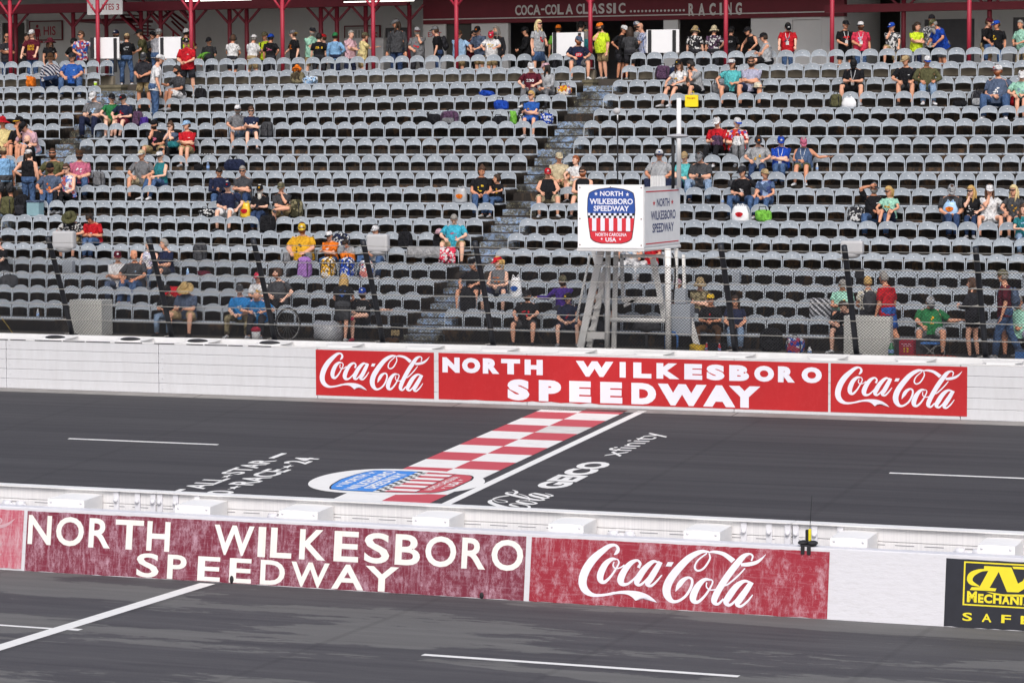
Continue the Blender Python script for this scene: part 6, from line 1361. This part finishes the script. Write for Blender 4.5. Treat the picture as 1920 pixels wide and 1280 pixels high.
(1628, 517, 'k1.9', 'w y:200 h:blond:short t:cream::floral b:dk:shorts a:hold pack:dgrey plab:grey_backpack_on_the_cream_floral_shirt_woman', "blond woman in cream floral shirt seen from behind"),
(1665, 508, 'k1.7', 'y:-115 h:grey:short t:red b:blue:shorts l:walk a:down f:1.1', "grey-blond man in red tee and bright blue shorts walking"),
(1743, 555, 'r1', 'y:15 hy:20 n:30 cap:lgrey/dgrey h:grey t:green b:lgrey:shorts f:1.6 l:apart a:out,knees', "heavy man in grey trucker cap, green tee and pale shorts"),
(1825, 520, 'k1.4', 'w y:-105 h:brown:long t:dk:long b:black:mini a:phone', "long-haired woman in dark jacket with bare legs, holding a phone"),
(1886, 504, 'k1.5', 'y:-75 cap:camo/camo h:grey t:maroon b:jean:jeans l:walk a:down pack:bluegrey plab:blue-grey_backpack_on_the_maroon_tee_man', "man in camouflage cap, maroon tee and jeans walking left"),
(1910, 553, 'r1', 'y:10 h:grey t:mint:polo b:lav:shorts f:1.5 l:apart a:lap', "heavy person in mint shirt seated behind the walking man"),
]
for a in PEOPLE: person(*a)
finish_bodies()
# ================================================================== BAGS, BOTTLES AND OTHER BELONGINGS
def seat_pt(px, r, dy=.2, z=None):
    y = rowY(r) - dy; zz = rowF(r) + (.332 if z is None else z); return at(px, y, zz), y, zz
def walk_pt(px, y=1.35): return at(px, y, 1.3), y, rowF(1) + .002
def soft(mb, w_, d, h, seed, m=None, z0=0.0, lump=.12):
    """a slumped fabric volume"""
    rg = random.Random(seed); v, f = ellipsoid((0, 0, 0), 1, 16, 10); out = []; ph = [rg.uniform(0, 6.28) for _ in range(6)]
    for p in v:
        s_ = [math.copysign(abs(c) ** .6, c) for c in p]; n_ = 1 + lump * (math.sin(3 * p[0] + ph[0] + 2 * p[2]) * .5 + math.sin(5 * p[1] + ph[1]) * .3 + math.sin(6 * p[0] + 4 * p[2] + ph[2]) * .4)
        out.append((s_[0] * w_ / 2 * n_, s_[1] * d / 2 * n_, z0 + h / 2 + max(-h / 2, s_[2] * h / 2 * n_)))
    mb.add(out, f, m, True)
def backpack(p, col, label, w_=.30, h=.42, pat=None, rz=0, pocket=None):
    r = tag(empty("backpack", p, R(rz)), label, "backpack", "bags on the grandstand"); sd = int(abs(p[0]) * 50)
    mb = MB(); soft(mb, w_, .2, h, sd, None, 0, .06); mb.build("bag_body", cloth(col, pat), r)
    mb = MB(); soft(mb, w_ * .72, .1, h * .45, sd + 1, None, h * .06, .05); o = mb.build("pocket", cloth(pocket or col, pat if not pocket else None), r); o.location = (0, -.1, 0)
    MB().tube([(-.05, 0, h - .02), (-.04, -.01, h + .05), (.04, -.01, h + .05), (.05, 0, h - .02)], .011, n=6).build("handle", cloth('black'), r)
    for s in (-1, 1): MB().tube([(s * w_ * .3, -.085, h * .85), (s * w_ * .36, -.12, h * .55), (s * w_ * .34, -.1, h * .1)], .012, n=5).build("strap", cloth('dk' if col != 'dk' else 'grey'), r)
    return r
def duffel(p, col, label, w_=.42, h=.24, pat=None):
    r = tag(empty("duffel_bag", p), label, "bag", "bags on the grandstand"); mb = MB(); soft(mb, w_, .24, h, int(abs(p[0]) * 31), None, 0, .08); mb.build("bag_body", cloth(col, pat), r)
    MB().tube([(-w_ * .25, -.08, h * .8), (-w_ * .18, -.1, h * 1.25), (w_ * .18, -.1, h * 1.25), (w_ * .25, -.08, h * .8)], .011, n=6).build("handle", cloth('black'), r); return r
def pbag(p, col, label, w_=.3, h=.34, print_=None):
    r = tag(empty("plastic_bag", p), label, "bag", "bags on the grandstand"); rg = random.Random(int(abs(p[0]) * 77)); n = 14; rs = []
    for z, k in ((0, .8), (.1, 1.0), (.5, .95), (.8, .75), (1, .62)): rs.append([((w_ / 2 * k + rg.uniform(-.02, .02)) * math.cos(t), (.09 * k + rg.uniform(-.015, .015)) * math.sin(t), z * h) for t in np.linspace(0, 2 * math.pi, n + 1)[:-1]])
    mb = MB(); mb.add(*loft(rs), None, True); mb.build("bag_body", plain("film_" + col, CN.get(col, col), .3, 0, .12, 10, .6), r)
    for s in (-1, 1): MB().tube([(s * .08, 0, h * .95), (s * .06, .0, h * 1.15), (s * .02, 0, h * 1.0)], .012, n=5).build("handle", plain("film_" + col, CN.get(col, col)), r)
    if print_: b_ = MB(); b_.add([(.09 * math.cos(t) * (1 + .2 * math.sin(3 * t)), -.105, h * .45 + .06 * math.sin(t)) for t in np.linspace(0, 2 * math.pi, 13)[:-1]], [tuple(range(12))], cloth(print_)); b_.build("bag_print", None, r)
    return r
def bottle(p, col, label, h=.22, r_=.033, can=False):
    r = tag(empty("drink_can" if can else "bottle", p), label, "can" if can else "bottle"); mb = MB()
    if can: mb.tube([(0, 0, 0), (0, 0, .006), (0, 0, h - .01), (0, 0, h)], [r_ * .85, r_, r_, r_ * .85], n=12); mb.build("can_body", plain("can_" + col, CN.get(col, col), .3, .3), r)
    else:
        mb.tube([(0, 0, 0), (0, 0, h * .62), (0, 0, h * .8), (0, 0, h * .93)], [r_, r_, r_ * .55, r_ * .4], n=12); mb.build("bottle_body", plain("pet_" + col, CN.get(col, col), .15, 0, .05, 6, .7), r)
        MB().tube([(0, 0, h * .93), (0, 0, h)], r_ * .45, n=10).build("cap", plain("cap_white", 'e4e4e8'), r); MB().tube([(0, 0, h * .25), (0, 0, h * .5)], r_ * 1.02, n=12, cap=False).build("label_band", plain("band_blue", '7f9fd0'), r)
    return r
def clothlump(p, col, label, w_=.4, h=.14, d=.3, pat=None, name="jacket"):
    mb = MB(); soft(mb, w_, d, h, int(abs(p[0]) * 41), None, 0, .28); o = mb.build(name, cloth(col, pat), None, p); return tag(o, label, name.replace('_', ' '), "things left on chairs")
def drape(px, r, w_, h, col, label, name="towel", pat=None):
    """cloth hung over the front of a chair back"""
    y = rowY(r); x = at(px, y, rowF(r) + .6); mb = MB(); n = 12; rows = []
    for i, (dy, dz) in enumerate(((.04, .62), (.045, .74), (.0, .752), (-.05, .73), (-.07, .73 - h * .5), (-.085, .73 - h))): rows.append([(-w_ / 2 + w_ * j / n, dy + (.012 * math.sin(j * 1.7 + i) if i > 3 else 0), dz + (.012 * math.sin(j * .9) if i == 5 else 0)) for j in range(n + 1)])
    v = [p for q in rows for p in q]; mb.add(v, [(i * (n + 1) + j, i * (n + 1) + j + 1, (i + 1) * (n + 1) + j + 1, (i + 1) * (n + 1) + j) for i in range(len(rows) - 1) for j in range(n)], None, True)
    o = mb.build(name, cloth(col, pat), None, (x, y, rowF(r))); so_ = o.modifiers.new("thickness", 'SOLIDIFY'); so_.thickness = .008; return tag(o, label, name, "things left on chairs")
S = seat_pt
backpack(S(258, 14), 'plum', "plum and grey backpack beside the maroon shorts man"); clothlump(S(269, 14), 'purple', "purple cloth lump beside the plum backpack", .2, .25, .2)
backpack(S(186, 10), 'grey', "grey backpack right of the dusty pink tee man", .34, .4); clothlump(S(58, 17), 'orange', "orange jacket left of the striped jacket man", .25, .3, .25)
e = tag(empty("cup", S(179, 17)), "lime green cup standing on a top-left seat", "cup"); MB().tube([(0, 0, 0), (0, 0, .13), (0, 0, .131), (0, 0, .02)], [.035, .05, .044, .03], n=12).build("cup_body", plain("cup_lime", 'b9e03c'), e); MB().tube([(0, 0, .10), (0, 0, .13)], .0505, n=12, cap=False).build("rim_band", FS_W, e)
backpack(S(376, 16), 'black', "black backpack right of the grey tee man in white shorts", .34, .3); duffel(S(372, 11), 'black', "small black bag near the red tee person's feet", .2, .18); bottle(S(390, 11), 'bluegrey', "clear cola-type bottle on a seat right of the red tee", .26, .04)
mb = MB()
for i in range(12):
    for j in range(2): mb.box((i * .04, -.05 + j * .04, 0), (i * .04 + .039, -.011 + j * .04, .012), cloth('white') if (i + j) % 2 else cloth('black'))
tag(mb.build("checkered_strap", None, None, (at(372, rowY(12) - .38, 5), rowY(12) - .38, rowF(12) + .333)), "black and white checkered strap on a seat right of the red tee", "strap")
duffel(S(440, 11), 'navy', "dark navy duffel bag on a seat in the left block", .55, .3); backpack(S(501, 13), 'dgrey', "dark grey backpack right of the navy blue tee woman", .36, .42, rz=-20)
e = duffel(S(558, 17), 'brown', "brown camouflage bag with orange balls on top, upper rows", .4, .34, 'camo')
for k, (dx, dz) in enumerate(((-.08, .40), (.06, .41), (.0, .47))): MB().ell((dx, -.02, dz), .075, None, 10, 8).build("orange_ball", cloth('orange'), e)
clothlump(S(582, 17), 'lblue', "pale blue and white towel beside the camouflage bag", .4, .2, .3, 'floral', "towel"); clothlump(S(912, 16), 'royal', "bright blue jacket on a seat of the upper centre block", .4, .14)
duffel(S(940, 15), 'royal', "blue bag seen under the chairs near the centre aisle", .4, .26); clothlump(S(814, 14), 'black', "black jacket with blue lining beside the grey-brown backpack", .42, .28); backpack(S(843, 14), 'plum', "grey-brown backpack in the middle of the centre block", .5, .36, pocket='grey')
duffel(S(937, 14), 'black', "black bag left of the blue tee woman's green bag", .4, .2); backpack(S(984, 14), 'black', "black and white backpack left of the curly blond woman", .34, .42, 'floral'); clothlump(S(963, 14), 'lime', "lime green bag next to the black and white backpack", .18, .34, .2)
duffel(S(1026, 14), 'royal', "blue mesh bag on the aisle chair beside the curly blond woman", .36, .3, 'floral'); duffel(S(1058, 16), 'gold', "yellow and purple woven bag beside the grey hoodie woman", .4, .27, 'hawaii')
backpack(S(1243, 17), 'plum', "dark mauve backpack right of the centre aisle near the top", .42, .38); backpack(S(1264, 17), 'navy', "navy backpack beside the mauve backpack", .25, .34)
x, y, z = S(1298, 15, .09, .37); e = tag(empty("tote_bag", (x, y, z)), "bright yellow shopping bag hanging in front of a chair", "bag"); mb = MB(); mb.box((-.175, -.09, 0), (.175, .0, .31), None, .02); mb.build("bag_body", plain("tote_yellow", 'f0d31c', .5, 0, .06), e)
MB().tube([(-.07, -.05, .3), (-.05, -.05, .4), (.05, -.05, .4), (.07, -.05, .3)], .008, n=6).build("handle", plain("tote_yellow", 'f0d31c'), e)
b_ = MB(); put_text(b_, "Bojangles", lambda u, v: (-.11 + .22 * u, -.094, .2 + .05 * v), 0, 1, 0, 1, cloth('red'), .01); b_.build("lettering", None, e)
x, y, z = S(1421, 16, .55, .49); e = tag(empty("sun_hat", (x, y, z)), "cream straw hat resting on the lavender tee man's knee", "hat"); MB().ell((0, 0, .05), (.11, .12, .09), None, 14, 8).build("crown", cloth('cream'), e); MB().tube([(0, 0, 0), (0, 0, .012)], [.2, .19], n=20).build("brim", cloth('cream'), e)
duffel(S(1346, 16), 'grey', "grey bag between the grey tee man and the aqua tee woman", .3, .3); backpack(S(1567, 15), 'olive', "olive green backpack on a seat in the right block", .3, .34); pbag(S(1592, 15), 'white', "white bag beside the olive backpack", .4, .24)
duffel(S(1800, 15), 'black', "black pouch with yellow trim left of the slate tee man", .34, .16); backpack(S(1834, 15), 'dk', "black and grey cooler bag beside the slate tee man", .36, .4, pocket='lgrey'); duffel(S(1904, 15), 'red', "red bag beside the person at the right edge", .3, .26)
pbag(S(1388, 8), 'white', "white plastic bag with printed logo right of the flag stand", .45, .36, 'red'); duffel(S(1432, 8), 'lime', "lime green bag with black strap right of the white plastic bag", .4, .28); duffel(S(1380, 10), 'dgrey', "dark grey bag left of the light grey tee man", .4, .22); backpack(S(1400, 10), 'navy', "navy bag beside the dark grey bag", .24, .3)
backpack(S(1606, 8), 'dk', "black and white patterned backpack left of the arm-raising man", .42, .36, 'floral'); x, y, z = S(1782, 8, .42, .52); pbag((x, y, z), 'lblue', "clear plastic bag with orange print on the grey tee man's lap", .36, .3, 'orange')
bottle(S(1355, 9), 'lgrey', "clear water bottle on a seat right of the grey-haired headset man", .2); bottle(S(1532, 11), 'lgrey', "clear water bottle right of the denim vest woman", .2)
pbag(S(864, 9), 'lgrey', "clear plastic bag left of the bun-haired woman", .36, .36, 'orange'); backpack(S(502, 7), 'black', "black backpack below the black polo man", .42, .44, pocket='black'); backpack(S(556, 8), 'olive', "camouflage backpack right of the crossed-leg man", .34, .46, 'camo')
pbag(S(461, 8), 'yellow', "bright yellow plastic bag between the old man and the white beard", .3, .36, 'red'); duffel(S(388, 8), 'black', "black flowered bag left of the old man in white shorts", .4, .2, 'floral')
backpack(S(14, 8), 'olive', "large olive backpack at the left edge", .4, .5); backpack(S(41, 8), 'black', "large black backpack with yellow strap at the left aisle", .4, .55, pocket='dk'); e = tag(empty("cooler_box", S(67, 8)), "pale teal cooler box right of the large black backpack", "cooler"); MB().box((-.18, -.15, 0), (.18, .12, .34), None, .02).build("box_body", plain("cooler_teal", '7f9fa8'), e); MB().box((-.19, -.16, .342), (.19, .13, .4), None, .02).build("lid", cloth('bluegrey'), e)
backpack(S(375, 5), 'dgrey', "dark grey backpack standing alone behind the fence", .34, .46)
backpack(S(571, 4), 'b07fc8', "lilac purple backpack hung in front of a chair", .36, .5); backpack(S(615, 4), 'gold', "yellow patterned backpack right of the lilac one", .36, .5, 'floral'); backpack(S(651, 4), 'royal', "blue and white patterned backpack right of the yellow one", .36, .5, 'floral'); backpack(S(687, 4), 'white', "white and red patterned bag beside the blue backpack", .34, .44, 'hawaii')
backpack(S(639, 6), 'navy', "navy and white patterned bag right of the orange tee", .44, .36, 'floral'); backpack(S(760, 6), 'black', "black backpack left of the turquoise shirt man", .36, .42); backpack(S(824, 6), 'black', "black bag with a pale pink cap on top", .3, .38)
x, y, z = S(824, 6, .2, .72); e = tag(empty("cap_hat", (x, y, z)), "pale pink cap lying on the black bag", "cap"); MB().ell((0, 0, .03), (.1, .11, .08), None, 12, 8).build("crown", cloth('ppink'), e); MB().ell((0, -.13, .0), (.07, .08, .01), None, 10, 6).build("brim", cloth('ppink'), e)
drape(841, 5, .42, .36, 'hot', "pink flowered towel hung over a chair below the turquoise shirt man", "towel", 'floral'); drape(796, 5, .84, .24, '9a9a9c', "off-white sheet draped over two chairs", "sheet"); drape(1541, 2, .5, .42, 'dgrey', "grey and white striped towel hung over a chair at the right", "towel", 'stripe')
drape(331, 2, .46, .2, 'red', "red and white cloth hung over a chair near the straw hat man", "towel"); backpack(S(877, 2), 'black', "black backpack beside the aisle below the black shirt man", .36, .46); pbag(S(967, 3), 'white', "white and blue bag right of the red-capped woman", .3, .44, 'blue')
duffel(S(17, 3), 'dgrey', "dark grey cooler bag at the left edge, lower rows", .44, .32); bottle(S(71, 1), 'lgrey', "clear water bottle standing on a front row seat at the left", .2); bottle(S(1771, 1), 'aqua', "teal drink can on a seat right of the green tee man", .15, .036, True); bottle(S(352, 4, .3), 'lblue', "blue water bottle right of the navy tee man", .2)
clothlump(S(384, 4), 'maroon', "maroon and white cap-like cloth on a seat behind the fence", .3, .14)
# walkway behind the wall
x, y, z = walk_pt(540, 1.45); e = tag(empty("spoked_wheel", (x, y, z + .36), R(62)), "large thin spoked wheel leaning in the front walkway", "wheel")
tor_ = [(.33 * math.cos(a), 0, .36 * math.sin(a)) for a in np.linspace(0, 2 * math.pi, 33)]; MB().tube(tor_, .018, n=8, cap=False).build("tyre", M_BLACK, e); MB().tube([(p[0] * .93, 0, p[2] * .93) for p in tor_], .009, n=6, cap=False).build("rim", M_CABLE, e)
mb = MB()
for a in np.linspace(0, 2 * math.pi, 19)[:-1]: mb.tube([(0, .02, 0), (.3 * math.cos(a), 0, .33 * math.sin(a))], .002, n=3)
mb.build("spokes", M_CABLE, e); MB().tube([(0, -.04, 0), (0, .04, 0)], .025, n=10).build("hub", M_CABLE, e)
mb = MB(); soft(mb, .66, .5, .46, 4, None, 0, .18); tag(mb.build("tarpaulin", plain("tarp_silver", 'b4b6ba', .35, .1, .3, 14, .6), None, walk_pt(614, 1.35)), "silver-grey tarpaulin draped over a heap by the wall", "tarpaulin")
x, y, z = walk_pt(480, 1.25); e = tag(empty("bucket", (x, y, z)), "white bucket with a red cap on top, front walkway", "bucket"); MB().tube([(0, 0, 0), (0, 0, .2)], [.09, .1], n=14).build("bucket_body", FS_W, e); MB().ell((0, 0, .24), (.12, .1, .07), None, 12, 8).build("red_top", cloth('hot'), e)
duffel(walk_pt(733, 1.3), 'brown', "brown bag on the walkway beside the aisle foot", .34, .14); e = tag(empty("carton", walk_pt(744, 1.7)), "small black box with yellow label at the aisle foot", "box"); MB().box((-.12, -.08, .12), (.12, .08, .42), None, .01).build("box_body", cloth('black'), e); MB().box((-.1, -.083, .16), (.1, -.081, .28)).build("label", cloth('khaki'), e)
x, y, z = walk_pt(1212, 1.9); mb = MB(); mb.add(*loft([[(a * math.cos(t) * (1 + .2 * math.sin(2 * t)), a * .6 * math.sin(t), q) for t in np.linspace(0, 2 * math.pi, 13)[:-1]] for q, a in ((.34, .05), (.42, .3), (.55, .24), (.66, .12), (.70, .02))]), None, True); mb.tube([(0, 0, 0), (0, 0, .4)], .03, n=8); tag(mb.build("folded_umbrella", cloth('dgrey'), None, (x, y, z)), "dark grey folded canopy under the flag stand", "canopy")
x, y, z = walk_pt(1259, 1.25); e = tag(empty("hand_cart", (x, y, z)), "blue loop-handled cart at the foot of the flag stand", "cart"); MB().tube([(-.13, 0, .02), (-.13, 0, .3), (-.07, 0, .40), (.07, 0, .40), (.13, 0, .3), (.13, 0, .02)], .022, n=8).build("handle", plain("cart_blue", '3c6fb0'), e); MB().box((-.14, -.1, 0), (.14, .12, .05), None, .01).build("base", M_BLACK, e)
for s in (-1, 1): MB().tube([(s * .15, -.03, .05), (s * .17, -.03, .05)], .05, n=12).build("wheel", M_BLACK, e)
clothlump(walk_pt(1308, 1.2), 'yellow', "yellow bag on the walkway right of the flag stand", .34, .16, .3, None, "bag"); duffel(walk_pt(1345, 1.3), 'black', "black bag at the brown trousers man's feet", .4, .2); bottle(walk_pt(1325, 1.25), 'red', "red bottle beside the yellow bag", .2); bottle(walk_pt(1349, 1.15), 'red', "second red bottle on the walkway by the black bag", .2)
backpack(walk_pt(1446, 1.6), 'black', "big black backpack on the walkway in the right half", .5, .5); backpack(walk_pt(1491, 1.35), 'royal', "colourful striped bag beside the big black backpack", .4, .34, 'hawaii'); bottle(walk_pt(1518, 1.3), 'white', "white and red bottle right of the colourful bag", .16, .045)
x, y, z = walk_pt(1699, 1.25); e = tag(empty("cooler_box", (x, y, z)), "maroon folding stool pack with yellow number 13", "cooler"); MB().box((-.15, 0, 0), (.15, .22, .34), None, .01).build("box_body", plain("cooler_maroon", '9a1c34'), e); b_ = MB(); put_text(b_, "13", lambda u, v: (-.05 + .1 * u, -.003, .1 + .1 * v), 0, 1, 0, 1, cloth('yellow'), .03)
b_.add([(-.1, -.003, .26), (.1, -.003, .26), (.1, -.003, .275), (-.1, -.003, .275)], [(0, 1, 2, 3)], cloth('ppink')); b_.add([(-.06, -.003, .225), (.11, -.003, .225), (.11, -.003, .24), (-.06, -.003, .24)], [(0, 1, 2, 3)], cloth('ppink')); b_.build("lettering", None, e)
e = tag(empty("cooler_box", (x + .02, y + .3, z)), "wide dark grey cooler behind the maroon number pack", "cooler"); MB().box((-.32, 0, 0), (.34, .3, .32), None, .02).build("box_body", cloth('dgrey'), e); MB().box((-.33, -.01, .322), (.35, .31, .36), None, .015).build("lid", cloth('grey'), e)
bottle(walk_pt(1671, 1.3), 'green', "dark green flask left of the maroon number pack", .3, .06)
x, y, z = walk_pt(1746, 1.3); e = tag(empty("folding_stool", (x, y, z)), "blue folding stool with a small spoked wheel", "stool"); MB().box((-.2, -.1, .27), (.15, .15, .31), None, .012).build("seat", plain("cart_blue", '3c6fb0'), e)
for a, b in (((-.18, 0, 0), (.12, 0, .27)), ((.12, 0, 0), (-.18, 0, .27))): MB().tube([a, b], .014, n=6).build("leg", M_CABLE, e)
c_ = [(.17 + .12 * math.cos(a), -.05, .13 + .12 * math.sin(a)) for a in np.linspace(0, 2 * math.pi, 21)]; MB().tube(c_, .009, n=6, cap=False).build("wheel", M_CABLE, e)
e = tag(empty("cooler_box", walk_pt(1914, 1.3)), "small blue cooler at the right edge of the walkway", "cooler"); MB().box((-.12, 0, 0), (.2, .2, .16), None, .01).build("box_body", plain("cart_blue", '3c6fb0'), e); MB().box((-.125, -.005, .162), (.205, .205, .19), None, .008).build("lid", cloth('bluegrey'), e)
rg = random.Random(4); pts = [(at(px, 1.1, 1.2), 1.1 + rg.uniform(-.06, .06), rowF(1) + .012 + (.05 if 1690 < px < 1800 else 0)) for px in range(1560, 1960, 25)]; tag(MB().tube(catmull(pts, 4), .008, n=6).build("extension_cord", plain("cord_orange", 'c9482c')), "orange-red extension cord along the right walkway", "cord")
pts = [(at(-5, 2.0, 1.6), 2.0, 1.55), (at(12, 1.6, 1.3), 1.6, 1.32), (at(25, 1.2, 1.2), 1.2, rowF(1) + .01)]; tag(MB().tube(catmull(pts, 6), .006, n=5).build("rope", plain("rope_yellow", 'c9a83c')), "thin yellow rope hanging at the lower left walkway", "rope")
x, y, z = S(1345, 12, .48, .50); backpack((x, y, z), 'plum', "purple bag on the red tee person's lap with a raised phone", .3, .28); x, y, z = S(1384, 12, .48, .50); backpack((x, y, z), 'white', "white bag on the colourful shirt man's lap", .3, .26)
x, y, z = S(325, 12, .5, .5); duffel((x, y, z), 'teal', "teal shoulder bag on the denim shirt woman's lap", .3, .18); x, y, z = S(652, 5, .5, .42); clothlump((x, y, z), 'orange', "orange cloth on the headset child's lap", .36, .18)
